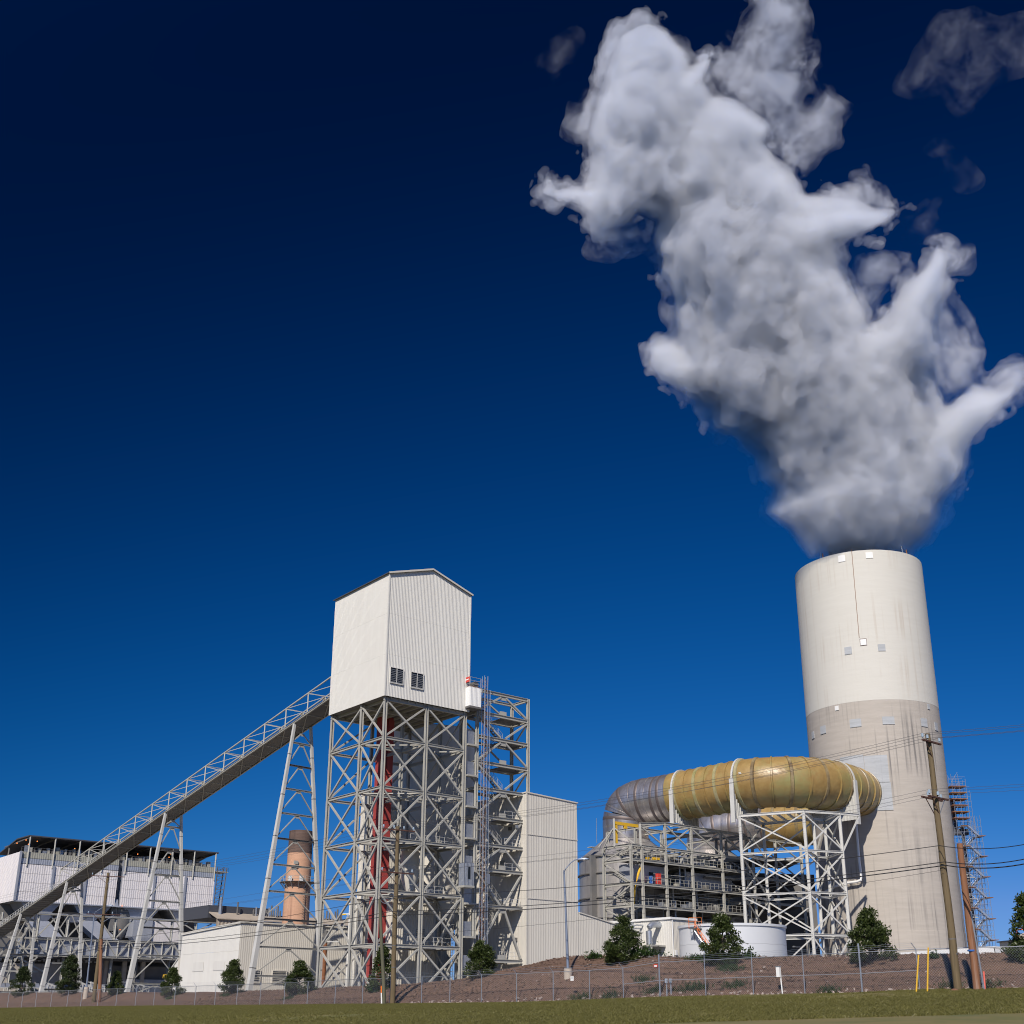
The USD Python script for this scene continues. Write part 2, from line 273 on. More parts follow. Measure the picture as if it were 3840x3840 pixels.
def strip(ts, qs):
    T, Q = np.meshgrid(ts, qs, indexing='ij'); q0 = np.interp(T, ft, fq); x, y = T * FT[0] + (Q + q0) * FN[0], T * FT[1] + (Q + q0) * FN[1]
    n, m = T.shape; i, j = np.meshgrid(np.arange(n - 1), np.arange(m - 1), indexing='ij'); k = (i * m + j).ravel()
    return x, y, np.stack([k, k + 1, k + m + 1, k + m], 1)[:, ::-1]
ts = np.concatenate([np.arange(-320, -150, 12), np.arange(-150, 20, .6), np.arange(20, 140, 8)])
x, y, f = strip(ts, np.concatenate([np.arange(-200, -60, 8), np.arange(-60, .01, 1.2)]))
z = ground(x, y) + .05 * (np.sin(x * .35 + 1.3 * np.sin(y * .23)) * np.sin(y * .31)) * np.clip((ground(x, y)), 0, 1)
tag(MB().add(np.stack([x, y, z], -1).reshape(-1, 3), f).build('lawn', 'grass_ground', smooth=True), 'mown grass rising from the foreground to the fence', 'grass field', kind='structure')
x, y, f = strip(ts, np.concatenate([np.arange(0, 7.0, .35), [7.5, 8.5, 10, 12, 14, 15.6]]))
z = ground(x, y) + .004; q = np.arange(x.shape[1]); bump = ndimage.gaussian_filter(rng.normal(size=x.shape), (2, 1.2)) * .16; bump[:, :1] = 0; bump[:, -4:] *= .3
tag(MB().add(np.stack([x, y, z + bump], -1).reshape(-1, 3), f).build('mulch_bank', 'mulch', smooth=True), 'brown mulch covered bank rising behind the fence', 'bank', kind='structure')
yv = [(*(FT * t + FN * (np.interp(t, ft, fq) + 15)), YARD - .02) for t in (-700, 300)] + [(*(FT * t + FN * (np.interp(t, ft, fq) + 900)), YARD - .02) for t in (300, -700)]
tag(MB().add(yv, [[0, 1, 2, 3]]).build('plant_yard', 'gravel'), 'gravel yard of the power plant', 'yard', kind='structure')
tag(MB().add([(-6000, -3000, -.6), (6000, -3000, -.6), (6000, 9000, -.6), (-6000, 9000, -.6)], [[0, 1, 2, 3]]).build('ground', 'grass_ground'), 'grass ground reaching to the horizon', 'ground', kind='structure')
# mulch chips, stones and earth patches on the bank's foot
mb = MB()
def chips(mb, n, q0, q1, s0, s1, t0=-128, t1=-15, flat=.35):
    for _ in range(n):
        t, q = rng.uniform(t0, t1), rng.uniform(q0, q1); p = FT * t + FN * (np.interp(t, ft, fq) + q); s = rng.uniform(s0, s1)
        d = rng.normal(size=3); d[2] *= .3; d /= np.linalg.norm(d); c = np.array([*p, ground(*p) + .05])
        mb.bar(c - d * s, c + d * s, s * .7, s * flat)
chips(mb, 9000, .05, 7.2, .05, .13)
lone('mulch_chips', mb, 'chip', 'loose bark chips scattered over the brown bank', 'mulch', kind='stuff')
mb = MB(); chips(mb, 230, -.45, .4, .05, .14, -80, -28, .9); chips(mb, 60, .2, 6, .04, .09, -70, -28, .9)
lone('loose_stones', mb, 'stone', 'small pale stones and clods strewn along the foot of the fence', 'stones', kind='stuff')
def mound(px, Y, r, h, label):
    p = atY(px, 3750, Y)[:2]; u = np.linspace(0, 1, 7)
    a, rr = np.meshgrid(np.linspace(0, 2 * np.pi, 19)[:-1], u, indexing='ij'); rad = rr * r * (1 + .25 * np.sin(3 * a + px))
    x, y = p[0] + rad * np.cos(a), p[1] + rad * np.sin(a); z = ground(x, y) - .03 + h * (1 - rr ** 2) * (1 + .2 * np.sin(5 * a)); k = np.arange(18)[:, None] * 7 + np.arange(6)
    k2 = (np.arange(18)[:, None] + 1) % 18 * 7 + np.arange(6)
    lone('earth_mound', MB().add(np.stack([x, y, z], -1).reshape(-1, 3), np.stack([k.ravel(), k.ravel() + 1, k2.ravel() + 1, k2.ravel()], 1)), 'earth', label, 'earth mound', smooth=True)
mound(3181, 69.5, .75, .1, 'reddish patch of bare earth in the lawn left of the yellow posts')
mound(3583, 67.0, .36, .16, 'small orange anthill in the grass in front of the tall utility pole')
mound(3760, 68, .55, .14, 'low red earth mound right of the salmon marker post')
# ---------------------------------------------------------------- grass: tufts of blades, nobody could count them
protos = UsdGeom.Xform.Define(stage, '/World/grass/tufts') if False else None
pi = UsdGeom.PointInstancer.Define(stage, '/World/grass'); tag(pi.GetPrim(), 'short dry green lawn grass in the foreground', 'grass', kind='stuff')
targets = []
for k in range(4):
    r2 = np.random.default_rng(50 + k); v, f = [], []
    for i in range(60):
        c = np.array([*r2.uniform(-.34, .34, 2), 0]); a = r2.uniform(0, 2 * np.pi); h = r2.uniform(.035, .10); w = r2.uniform(.006, .012); l = np.array([*r2.normal(0, .6, 2) * h, h]); s = np.array([math.cos(a), math.sin(a), 0]) * w
        n = len(v); v += [c - s, c + s, c + l * .6 + s * .6, c + l * .6 - s * .6, c + l + np.array([*l[:2] * .5, -.1 * h])]; f += [[n, n + 1, n + 2], [n, n + 2, n + 3], [n + 3, n + 2, n + 4]]
    path = f'/World/grass/tuft_{k:03d}' if k else '/World/grass/tuft'
    usdkit.mesh(stage, path, (np.array(v), np.array(f)), mats['blade']); targets.append(path)
n = 120000; t = rng.uniform(-150, 0, n * 4); q = -rng.uniform(0, 1, n * 4) ** .85 * 95
p = FT * t[:, None] + FN * (np.interp(t, ft, fq) + q)[:, None]; ok = (np.abs(p[:, 0]) < .47 * p[:, 1] + 3) & (p[:, 1] > 40); p = p[ok][:n]
m = fq.mean(); dens = ndimage.gaussian_filter(rng.normal(size=(220, 220)), 3); dens /= dens.std(); keep = dens[(p[:, 0] * .7 % 220).astype(int), (p[:, 1] * .7 % 220).astype(int)] + rng.normal(size=len(p)) * .8 > -1.0; p = p[keep]
pi.CreatePrototypesRel().SetTargets(targets); pi.CreateProtoIndicesAttr(rng.integers(0, 4, len(p)).tolist())
pi.CreatePositionsAttr(Vt.Vec3fArray.FromNumpy(np.column_stack([p, ground(p[:, 0], p[:, 1])]).astype(np.float32)))
a = rng.uniform(0, np.pi, len(p)); pi.CreateOrientationsAttr(Vt.QuathArray([Gf.Quath(math.cos(q_), 0, 0, math.sin(q_)) for q_ in a]))
s = rng.uniform(.7, 1.35, (len(p), 1)) * np.array([[1, 1, 1]]); pi.CreateScalesAttr(Vt.Vec3fArray.FromNumpy(s.astype(np.float32)))
def weeds(name, label, spots, n, h, spread, mat='weed'):
    mb = MB()
    for px, q in spots:
        P0 = np.array([np.interp(px, FPX_, FW[:, k]) for k in range(3)]); t0 = P0[:2] @ FT
        for _ in range(n):
            t, qq = t0 + rng.normal() * spread, q + rng.normal() * spread * .5; p = FT * t + FN * (np.interp(t, ft, fq) + qq); c = np.array([*p, ground(*p)]); l = np.array([*rng.normal(0, .45, 2), 1]) * h * rng.uniform(.5, 1.2); w = np.array([*rng.normal(0, 1, 2), 0]); w *= .03 / np.linalg.norm(w)
            mb.add([c - w, c + w, c + l], [[0, 1, 2]]); k = rng.uniform(.4, .9); e = c + l * k; d = rng.normal(size=3) * .08; mb.add([e, e + d + w, e + d * 1.6, e + d - w], [[0, 1, 2], [0, 2, 3]])
    lone(name, mb, mat, label, 'weeds', kind='stuff')
weeds('grass_patch', 'bright green grass patch on the bank crest beside the small white building', [(2440, 6.2), (2500, 6.3), (2560, 6.6), (2470, 6.0), (2530, 6.2)], 420, .28, .75)
weeds('weed_clumps', 'green weed clumps growing through the mulch bank', [(2545, .9), (2590, 1.0), (2640, 3.6), (2430, .8), (2170, .3), (2280, .4), (2340, 2.2), (2600, 3.9), (3700, .35), (3560, .35), (3100, .3), (740, 3.5), (560, 2.6), (1010, 3.2), (1020, 1.8), (2720, 1.2)], 150, .28, .45)
# shrubs on the crest
def shrub(px, q, w, h, label):
    P0 = np.array([np.interp(px, FPX_, FW[:, k]) for k in range(3)]); t0 = P0[:2] @ FT; p = FT * t0 + FN * (np.interp(t0, ft, fq) + q); b = np.array([*p, ground(*p)])
    t = thing('shrub', label, 'shrub', b, 'shrubs on the mulch bank'); mb = MB()
    for _ in range(int(500 * w)):
        c = b + np.array([rng.normal() * w * .4, rng.normal() * w * .3, abs(rng.normal()) * h * .45 + .05]); d, e = rng.normal(size=3), rng.normal(size=3); d *= .11 / np.linalg.norm(d); e *= .06 / np.linalg.norm(e)
        mb.add([c - d, c + e, c + d, c - e], [[0, 1, 2, 3]])
    mb.build('leaves', 'weed', t); MB().tube(b - Z3 * .1, b + Z3 * h * .7, .03, 5).build('stem', 'bark', t)
for a in ((2215, 6.3, 1.5, .75, 'wide leafy shrub on the crest left of the tallest middle tree'), (2050, 5.4, .8, .5, 'small shrub at the foot of the tall cream building'), (1290, 3.2, .9, .7, 'low shrub beside the base of the nearest conveyor leg'), (700, 5.6, .6, .6, 'sprig of weed against the low cream building'), (2635, 5.8, .5, .8, 'thin twiggy sapling in front of the round tank'), (3370, 5.0, .4, .4, 'tiny sprig at the chimney foot')): shrub(*a)
# ---------------------------------------------------------------- trees on the bank
TREES = [(76, 3627, 3746, 41, 'leaf_dark', 'dark bushy tree farthest left on the bank'), (251, 3583, 3748, 50, 'leaf_dark', 'tall dark double topped tree left of the left street lamp'), (428, 3642, 3738, 26, 'leaf', 'smallest tree, sparse at the top, right of the two bare poles'),
    (641, 3627, 3740, 39, 'leaf', 'round tree in front of the lean-to with the yellow beam'), (869, 3601, 3737, 46, 'leaf', 'bushy tree before the louvred cream wall, left of the conveyor leg'), (1118, 3603, 3740, 53, 'leaf', 'broad tree just right of the nearest conveyor leg'),
    (1430, 3549, 3728, 44, 'leaf', 'upright tree behind the brown crossarm pole'), (1803, 3530, 3709, 62, 'leaf', 'big dark tree below the hoist mast of the stair tower'), (2340, 3437, 3650, 66, 'leaf', 'tall conical tree in front of the sloping wing'),
    (2715, 3428, 3642, 76, 'leaf', 'tall conical tree in front of the round tank'), (3268, 3414, 3614, 86, 'leaf', 'widest tree standing before the chimney base'), (3872, 3360, 3596, 78, 'leaf', 'tree cut by the right edge of the picture')]
def tree(px, ytop, ybot, hw, mat, label, q=4.2, seed=0):
    r = np.random.default_rng(900 + seed); P0 = np.array([np.interp(px, FPX_, FW[:, k]) for k in range(3)])
    if px > 3840: P0 = np.array([.4415 * 68.0, 68.0, 2.6])
    P = atplane(px, ybot, P0 + np.array([*FN, 0]) * q, np.array([*FN, 0])); b = np.array([P[0], P[1], ground(P[0], P[1])]); Y = P[1]
    top = atY(px, ytop, Y)[2]; H = top - b[2]; Rm = hw * Y / 4453 * 1.04
    t = thing('magnolia_tree', label, 'tree', b, 'evergreen trees planted along the bank'); mb = MB().path([b - Z3 * .2, b + Z3 * H * .3, b + Z3 * H * .62 + [.05, .05, 0], b + Z3 * H * .93], [.10, .07, .045, .015], 7)
    lv = MB(); nb = 46 + int(20 * Rm); cl = []
    for i in range(nb):
        h = r.uniform(.03, .97) ** .95; prof = (.72 + .28 * min(1, h / .22)) * (1 - ((max(h, .22) - .22) / .78) ** 1.25) + .05
        a = i * 2.4 + r.normal() * .5; rad = Rm * prof * r.uniform(.25, 1.0) ** .55 * (1 + .13 * math.sin(3.1 * h * 6 + seed)); c = b + np.array([rad * math.cos(a), rad * math.sin(a), h * H]); cl.append((c, r.uniform(.26, .46) * (.75 + .35 * Rm / 1.3)))
        s = b + Z3 * max(.05, h * H - .35 * rad); mb.path([s, (s + c) / 2 + Z3 * .05, c], [.028, .02, .008], 4)
    cl += [(b + Z3 * H * .95, .22), (b + Z3 * H * .86, .28)]
    for c, s in cl:
        for _ in range(int(70 * (s / .33) ** 2)):
            d = r.normal(size=3); d /= np.linalg.norm(d); e = c + d * s * r.uniform(.35, 1.0) * np.array([1.1, 1.1, .8]); ax = d + r.normal(size=3) * .8 + Z3 * .3; ax *= r.uniform(.075, .125) / np.linalg.norm(ax); sd = np.cross(ax, r.normal(size=3)); sd *= .42 * np.linalg.norm(ax) / np.linalg.norm(sd)
            lv.add([e - ax, e + sd, e + ax, e - sd], [[0, 1, 2, 3]])
    mb.build('trunk', 'bark', t); lv.build('crown', mat, t)
for i, a in enumerate(TREES): tree(*a, seed=i)
# ---------------------------------------------------------------- chain-link fence
posts = [(-60, 0), (27, 0), (82, 0), (135, 0), (192, 0), (250, 0), (305, 0), (370, 0), (438, 0), (506, 0), (577, 0), (652, 0), (733, 1), (808, 1), (886, 0), (977, 1), (1064, 0), (1155, 0), (1255, 0), (1358, 0), (1464, 0), (1580, 0), (1692, 0), (1811, 1), (1937, 1), (2078, 1), (2212, 0), (2341, 1), (2475.6, 2), (2652, 3), (2826, 3), (3019, 3), (3234.6, 2), (3450, 1), (3690, 1), (3960, 1)]
tf = []
for px, k in posts:
    P = np.array([np.interp(px, FPX_, FW[:, j]) for j in range(3)]) if 27 <= px <= 3840 else None
    if P is None: e = 0 if px < 27 else -1; s = (FW[1] - FW[0]) / (250 - 27) if e == 0 else (FW[-1] - FW[-2]) / 390; P = FW[e] + s * (px - (27 if e == 0 else 3840))
    tf.append(P)
tops = np.interp([p[0] for p in posts], [27, 1937, 2341, 2475, 2826, 3234, 3450, 3840], [2.15, 2.15, 2.18, 2.42, 2.42, 2.48, 2.4, 2.35])
fe = thing('chain_link_fence', 'long galvanised chain-link fence along the foot of the mulch bank', 'fence', tf[24])
rail, midrail, post_v = [], [], []
for i, (P, (px, k)) in enumerate(zip(tf, posts)):
    h = tops[i]; r = .055 if k == 2 else .034
    MB().tube(P - Z3 * .3, P + Z3 * (h + (.55 if k == 2 else .03)), r, 7).build('post', 'galvanised', fe, 40)
    if k == 1: MB().bar(P + Z3 * h, P + Z3 * (h + .38) + np.array([-.30, -.12, 0]), .03).build('barb_arm', 'galvanised', fe)
    if k == 3: MB().bar(P + Z3 * h, P + Z3 * (h + .42), .03).build('barb_arm', 'galvanised', fe)
    if i:
        Q = tf[i - 1]; hq = tops[i - 1]
        MB().tube(Q + Z3 * hq, P + Z3 * h, .026, 6).build('top_rail', 'galvanised', fe, 40)
        if 2341 <= posts[i - 1][0] < 3440: MB().tube(Q + Z3 * hq * .48, P + Z3 * h * .48, .024, 6).build('middle_rail', 'galvanised', fe, 40)
        L = np.linalg.norm((P - Q)[:2]); mb = MB(); u = (P - Q) / L; step = .16; H = min(h, hq); wr = .0024
        for dirn in (1, -1):
            for s in np.arange(-H, L, step):
                s0, s1 = (s, s + H) if dirn == 1 else (s + H, s); za, zb = 0.0, H
                a0, a1 = s0, s1; lo_, hi_ = min(a0, a1), max(a0, a1)
                c0, c1 = max(lo_, 0), min(hi_, L)
                if c1 - c0 < .05: continue
                zz = lambda a: (a - s0) / (s1 - s0) * H
                mb.bar(Q + u * c0 + Z3 * (.03 + zz(c0) * .98), Q + u * c1 + Z3 * (.03 + zz(c1) * .98), wr * 2)
        mb.build('chain_link_mesh', 'galvanised', fe)
        if 652 <= posts[i - 1][0] < 3440:
            up = .38; mb = MB()
            for kk in (.12, .25, .37): mb.bar(Q + Z3 * (hq + kk) + np.array([-.30, -.12, 0]) * kk / .38 * (0 if posts[i-1][0] > 2400 else 1), P + Z3 * (h + kk) + np.array([-.30, -.12, 0]) * kk / .38 * (0 if posts[i][0] > 2476 else 1), .009)
            mb.build('barbed_wire', 'galvanised', fe)
def face_sign(px, py, Yoff, w, h, mat, name, label, lines):
    P0 = np.array([np.interp(px, FPX_, FW[:, k]) for k in range(3)]); P = atplane(px, py, P0 - np.array([*FN, 0]) * .06, np.array([*FN, 0])); X = np.array([*FT, 0]); N = -np.array([*FN, 0])
    t = thing(name, label, 'sign', P); MB().box(P, (w, .012, h), X, N).build('plate', mat, t); 
    for k, (dz, ww, hh, m) in enumerate(lines): MB().box(P + N * .009 + Z3 * dz, (ww, .004, hh), X, N).build('print_line', m, t)
face_sign(2145.5, 3669.5, 0, .34, .34, 'white_paint', 'notice_sign', 'small square white notice on the fence beside the middle street lamp', [(.07, .2, .02, 'galvanised'), (.03, .2, .02, 'galvanised')])
face_sign(2458.7, 3621.5, 0, .36, .2, 'sign_red', 'warning_sign', 'small red and white warning sign hung from the top rail by the corner post', [(.02, .28, .05, 'white_paint'), (-.045, .26, .07, 'white_paint')])
# ---------------------------------------------------------------- marker posts and boxes by the fence
def on_ground(px, Y): P = atY(px, 3740, Y); return np.array([P[0], P[1], ground(P[0], P[1])])
def marker(px0, py0, px1, py1, Y, r, segs, label):
    b = on_ground(px0, Y); e = atY(px1, py1, Y); t = thing('marker_post', label, 'marker post', b); z = 0
    for k, (frac, m) in enumerate(segs):
        MB().tube(b + (e - b) * z - (Z3 * .15 if k == 0 else 0), b + (e - b) * frac, r, 8).build('post' if k == 0 else 'cap', m, t, 40); z = frac
marker(3436, 3753, 3444.5, 3581, 66.5, .045, [(1, 'yellow')], 'leaning yellow marker post nearest the fence corner')
marker(3478.5, 3742, 3481, 3553, 67, .045, [(.94, 'yellow'), (1, 'yellow')], 'upright yellow marker post right of the leaning one')
marker(3697, 3711, 3689, 3643, 67.5, .05, [(1, 'salmon')], 'short salmon red marker post right of the brown pole')
marker(1434, 3770, 1431.5, 3697, 101, .10, [(.62, 'white_paint'), (1, 'orange')], 'white marker post with an orange top beside the leaning green pole')
b = on_ground(2936, 78.6); t = thing('utility_box', 'white electrical box on a thin post at the fence', 'electrical box', b)
MB().tube(b - Z3 * .2, b + np.array([-.08, 0, 1.5]), .045, 8).build('post', 'white_paint', t, 40); MB().box(b + np.array([-.18, 0, 1.42]), (.26, .2, .66), np.array([*FT, 0]), np.array([*FN, 0])).build('cabinet', 'white_paint', t); MB().box(b + np.array([-.18, 0, 1.765]), (.30, .24, .04), np.array([*FT, 0]), np.array([*FN, 0])).build('lid', 'galvanised', t)
b = on_ground(2508, 84.3); t = thing('meter_stand', 'pair of grey meter posts with small boxes behind the corner post', 'meter stand', b)
for dx in (-.13, .17):
    MB().bar(b + np.array([dx, 0, -.2]), b + np.array([dx, 0, 1.15]), .07).build('post', 'galvanised', t); MB().box(b + np.array([dx - .03, -.08, 1.0]), (.19, .14, .3), np.array([1., 0, 0]), np.array([0, 1., 0])).build('meter_box', 'galvanised', t)
# ---------------------------------------------------------------- utility poles and overhead lines
def lean_pole(px0, Y, px1, py1, r0, r1, mat, label, arms=(), extra=None):
    b = on_ground(px0, Y); e = atY(px1, py1, Y); t = thing('utility_pole', label, 'utility pole', b); H = np.linalg.norm(e - b)
    n = 9; pts = [b - Z3 * .4] + [b + (e - b) * k / n + rng.normal(0, .012, 3) * (k < n) for k in range(1, n + 1)]
    MB().path(pts, np.linspace(r0, r1, n + 1), 12).build('shaft', mat, t, 40)
    tips = []
    X = np.array([.62, -.78, 0]) if arms and arms[0][3] is None else None
    for k, (drop, half, off, yaw, nin, brace) in enumerate(arms):
        ang = math.radians(yaw); X = np.array([math.cos(ang), math.sin(ang), 0]); N = np.array([X[1], -X[0], 0]); N = N if N[1] < 0 else -N
        c = b + (e - b) * (1 - drop / H) + N * (r1 + .06) * off
        MB().bar(c - X * half, c + X * half, .12, .10).build('crossarm', 'crossarm', t)
        for s in ((-1, 1) if brace else (-1,)): MB().bar(c + X * half * .62 * s - Z3 * .05, b + (e - b) * (1 - (drop + 1.0) / H) + N * r1 * off, .03, .05).build('brace', 'galvanised' if s > 0 else 'crossarm', t)
        for s in nin:
            p = c + X * half * s + Z3 * .05; MB().tube(p, p + Z3 * .14, .02, 6).tube(p + Z3 * .12, p + Z3 * .34, .085, 8, .07).build('insulator', 'porcelain', t, 40); tips.append(p + Z3 * .34)
    for z in (extra or ()):
        MB().tube(b + (e - b) * z - Z3 * .035, b + (e - b) * z + Z3 * .035, np.interp(z, [0, 1], [r0, r1]) + .012, 12).build('band', 'steel_dark', t, 40)
    return b, e, tips
pA = lean_pole(3597, 68, 3478, 2752, .235, .15, 'wood', 'tall weathered utility pole with three crossarms before the chimney', [(.55, 1.05, 1, 40, (-.94, -.42, .9), 0), (4.0, 1.1, 1, 40, (-.9, .0), 1), (4.0, 1.15, -1, 40, (-.35, .92), 1)], (.135, .19))
pB = lean_pole(3668, 67.5, 3599, 3163, .22, .17, 'wood_red', 'shorter reddish brown pole stub right of the tall weathered pole', (), (.33,))
bb = pB[0]; t3 = thing('guy_guard', 'grey steel conduit leaning against the reddish pole stub', 'conduit', bb + [.35, -.1, 0]); MB().tube(bb + np.array([.36, -.12, -.1]), bb + np.array([.10, -.2, 4.4]), .05, 7).build('pipe', 'galvanised', t3, 40); MB().tube(bb + np.array([-.05, 0, 2.15]), bb + np.array([-.05, 0, 2.24]), .235, 12).build('blue_strap', 'blue_paint', t3, 40)
X = np.array([1., 0, 0])
pC = lean_pole(1473, 101, 1492, 3099, .235, .16, 'wood', 'brown utility pole with two rusty crossarms before the red casing', [(.35, 1.6, 1, 33, (-.95, -.3, .32, .92), 0), (4.1, 1.6, 1, 33, (-.95, .9), 0)], (.2, .32))
pD = lean_pole(1443, 100.5, 1424, 3373, .17, .13, 'wood_green', 'greenish pole stub leaning left beside the brown crossarm pole', ())
pE = lean_pole(353, 158, 406.5, 3273, .28, .19, 'wood', 'far left utility pole with two wide crossarms', [(.5, 2.2, 1, 22, (-.93, -.4, .45, .93), 1), (5.6, 2.2, 1, 22, (-.9, .5), 1)], ())
pF = lean_pole(374, 157, 380.5, 3521, .26, .20, 'wood_red', 'bare pole stub right against the far left crossarm pole', ())
def wire(pts_, r, sag, label, group, mat='cable'):
    P = [pts_[0]]
    for p, q in zip(pts_, pts_[1:]):
        for k in np.linspace(0, 1, 17)[1:]: P.append(p + (q - p) * k - Z3 * sag * 4 * k * (1 - k))
    lone('overhead_wire', MB().path(P, r, 5), mat, label, 'power line', group)
left = lambda p: p + np.array([-78, 74, -3.0]); right = lambda p: p + np.array([42, -40, 0.6])
LBS = [w + ' of the four thin bare conductors on the topmost crossarms of the utility poles' for w in ('uppermost', 'second', 'third', 'lowest')]; GPn = 'bare conductors on the pole crossarms'
tA, tC, tE = pA[2], pC[2], pE[2]
for i, (a, c, e) in enumerate([(tA[0], tC[0], tE[0]), (tA[1], tC[1], tE[1]), (tA[2], tC[2], tE[2]), (tA[2] + [-.75, .6, .1], tC[3], tE[3])]): wire([right(a) + Z3 * (-1.6), a, c, e, left(e)], .011, .9, LBS[i], GPn, 'wire_bare')
LB2 = [w + ' thin bare conductor strung from the lower crossarms of the utility poles' for w in ('left', 'middle', 'right')]
for i, (a, c, e) in enumerate([(tA[3], tC[4], tE[4]), (tA[4], tC[5], tE[5]), (tA[6], tC[5] + [.3, -.2, 0], tE[5] + [1.5, 0, 0])]): wire([right(a) - Z3 * 1.2, a, c, e, left(e)], .009, .9, LB2[i], GPn, 'wire_bare')
def cable(pts_, r, label): wire([atY(px, py, Y) for px, py, Y in pts_], r, .55, label, None)
cable([(4100, 3092, 52), (3523, 3171, 67.6), (1471, 3362, 100.8), (374, 3520, 157), (-330, 3640, 215)], .022, 'uppermost of the three dark cables crossing low in front of the plant')
cable([(4100, 3138, 52), (3543, 3232, 67.6), (1469, 3418, 100.8), (376, 3545, 157), (-330, 3655, 215)], .026, 'middle of the three dark cables crossing low in front of the plant')
cable([(4100, 3160, 52), (3546, 3245, 67.6), (1469, 3432, 100.8), (376, 3556, 157), (-330, 3663, 215)], .032, 'lowest and thickest of the three dark cables crossing low in front of the plant')
cable([(3540, 3262, 67.6), (1469, 3508, 100.8)], .010, 'thin drop wire sagging below the thick cables')
lp = [np.array([*(pD[1] + [.1, -.1, -.1])]), pD[1] + np.array([.9, .1, -.75]), pC[0] + (pC[1] - pC[0]) * .62]
wire([lp[0], lp[2]], .03, .55, 'slack grey jumper cable looped between the green stub and the brown pole', None, 'galvanised')
# ---------------------------------------------------------------- street lamps
def street_lamp(px, Y, pyp, pxt, pyt, arm, label):
    b = on_ground(px, Y); e = atY(pxt, pyt, Y); t = thing('street_lamp', label, 'street lamp', b, 'lamps along the bank')
    p = b + Z3 * pyp; MB().tube(b - Z3 * .8, p, .33, 20).build('concrete_base', 'plaster_pad', t, 40); MB().box(p + Z3 * .04, (.42, .42, .08)).build('base_plate', 'galvanised', t)
    MB().tube(p + Z3 * .04, e, .115, 12, .075).build('pole', 'pole_paint', t, 40)
    h = atY(*arm[-1], Y - .4); pts_ = [e - Z3 * .15] + [atY(x_, y_, Y - .2) for x_, y_ in arm[:-1]] + [h]
    MB().path(pts_, .045, 7).build('arm', 'pole_paint', t, 40)
    d = np.array([1., -.25, .02]); d /= np.linalg.norm(d); v = trimesh.creation.icosphere(3, 1.0); V = np.array(v.vertices) * [.46, .19, .12]; V[:, 2] = np.maximum(V[:, 2], -.05); xx_, yy_, zz_ = d, np.cross([0, 0, 1], d), np.array([0, 0, 1.])
    MB().add(h + d * .42 + V @ np.array([xx_, yy_, zz_]), v.faces).build('lamp_head', 'bulb_housing', t, True); MB().tube(h + d * .5 - Z3 * .09, h + d * .5 - Z3 * .05, .16, 12).build('lens', 'white_paint', t, 40); MB().tube(h + d * .3 + Z3 * .1, h + d * .3 + Z3 * .2, .035, 8).build('photocell', 'galvanised', t, 40)
street_lamp(2131, 92.3, .62, 2115.3, 3264, [(2121, 3258), (2140, 3236), (2155, 3225), (2168, 3223)], 'middle street lamp with a curved arm in front of the cream building')
street_lamp(320, 163, 1.5, 354, 3424, [(358, 3420), (385, 3403), (402, 3396)], 'left street lamp on a tall round concrete footing')
# ---------------------------------------------------------------- conveyor head house on its braced steel tower
YZ = YARD - .4
AC, BC = [0, 7.13, 14.1], [0, 6.22, 14.6]
LV = [37.3, 30.27, 23.24, 16.2, 9.18]
Fz = onb(1446.7, 2607.9, -.55)[1]; eave = onb(1463, 2148, -.6)[1]; (ra, ridge) = onb(1620.5, 2136.4, -.6)
a0h, a1h = -.55, onb(1757, 2673.5, -.55)[0]; b1h = ona(1232.5, 2686.1, a0h)[0]; ra = (a0h + a1h) / 2 + .1
print('house', Fz, eave, ridge, a1h, b1h, onb(1757, 2673.5, -.55)[1], onb(1767, 2240, -.6)[1])
tw = thing('head_house_tower', 'tall braced steel tower carrying a white corrugated head house', 'tower', G(0, 0, YARD))
for a in AC:
    for b in BC:
        MB().ibar(G(a, b, YZ), G(a, b, Fz), .46, .42, .075, up=A3).build('column', 'steel', tw)
def beam(a0, b0, a1, b1, z, d=.42, name='beam', m='steel', par=None): MB().ibar(G(a0, b0, z), G(a1, b1, z), d, d * .72, .06).build(name, m, par or tw)
def brace(a0, b0, z0, a1, b1, z1, w=.24, m='steel', par=None): MB().bar(G(a0, b0, z0), G(a1, b1, z1), w, w).build('brace', m, par or tw)
levels = [Fz - .25] + LV + [YARD]
for k, z in enumerate(levels[:-1]):
    for a0, a1 in ((0, 7.13), (7.13, 14.1)):
        for b in BC if k else ():
            beam(a0 + .2, b, a1 - .2, b, z)
    for b0, b1 in ((0, 6.22), (6.22, 14.6)):
        for a in AC if k else ():
            beam(a, b0 + .2, a, b1 - .2, z)
    if k:
        for (x0, y0, x1, y1) in ((0, 6.22, 7.13, 0), (7.13, 0, 14.1, 6.22), (7.13, 6.22, 14.1, 0)): brace(x0, y0, z - .1, x1, y1, z - .1, .16)
for z1, z0 in zip(levels, levels[1:]):
    for b in (0, 14.6):
        for a0, a1 in ((0, 7.13), (7.13, 14.1)):
            brace(a0 + .2, b, z0 + .25, a1 - .2, b, z1 - .25)
            if b == 0: brace(a0 + .2, b + .01, z1 - .25, a1 - .2, b + .01, z0 + .25)
    for a in (0, 14.1):
        for b0, b1 in ((0, 6.22), (6.22, 14.6)):
            brace(a, b0 + .2, z0 + .25, a, b1 - .2, z1 - .25)
            brace(a + .01, b0 + .2, z1 - .25, a + .01, b1 - .2, z0 + .25)
    for a in AC[:2]:                                     # gusset plates where braces meet the columns
        for dz in (.45, -.45): MB().box(G(a, 0 - .02, z0 + dz), (.75, .03, .5)).build('gusset', 'steel', tw)
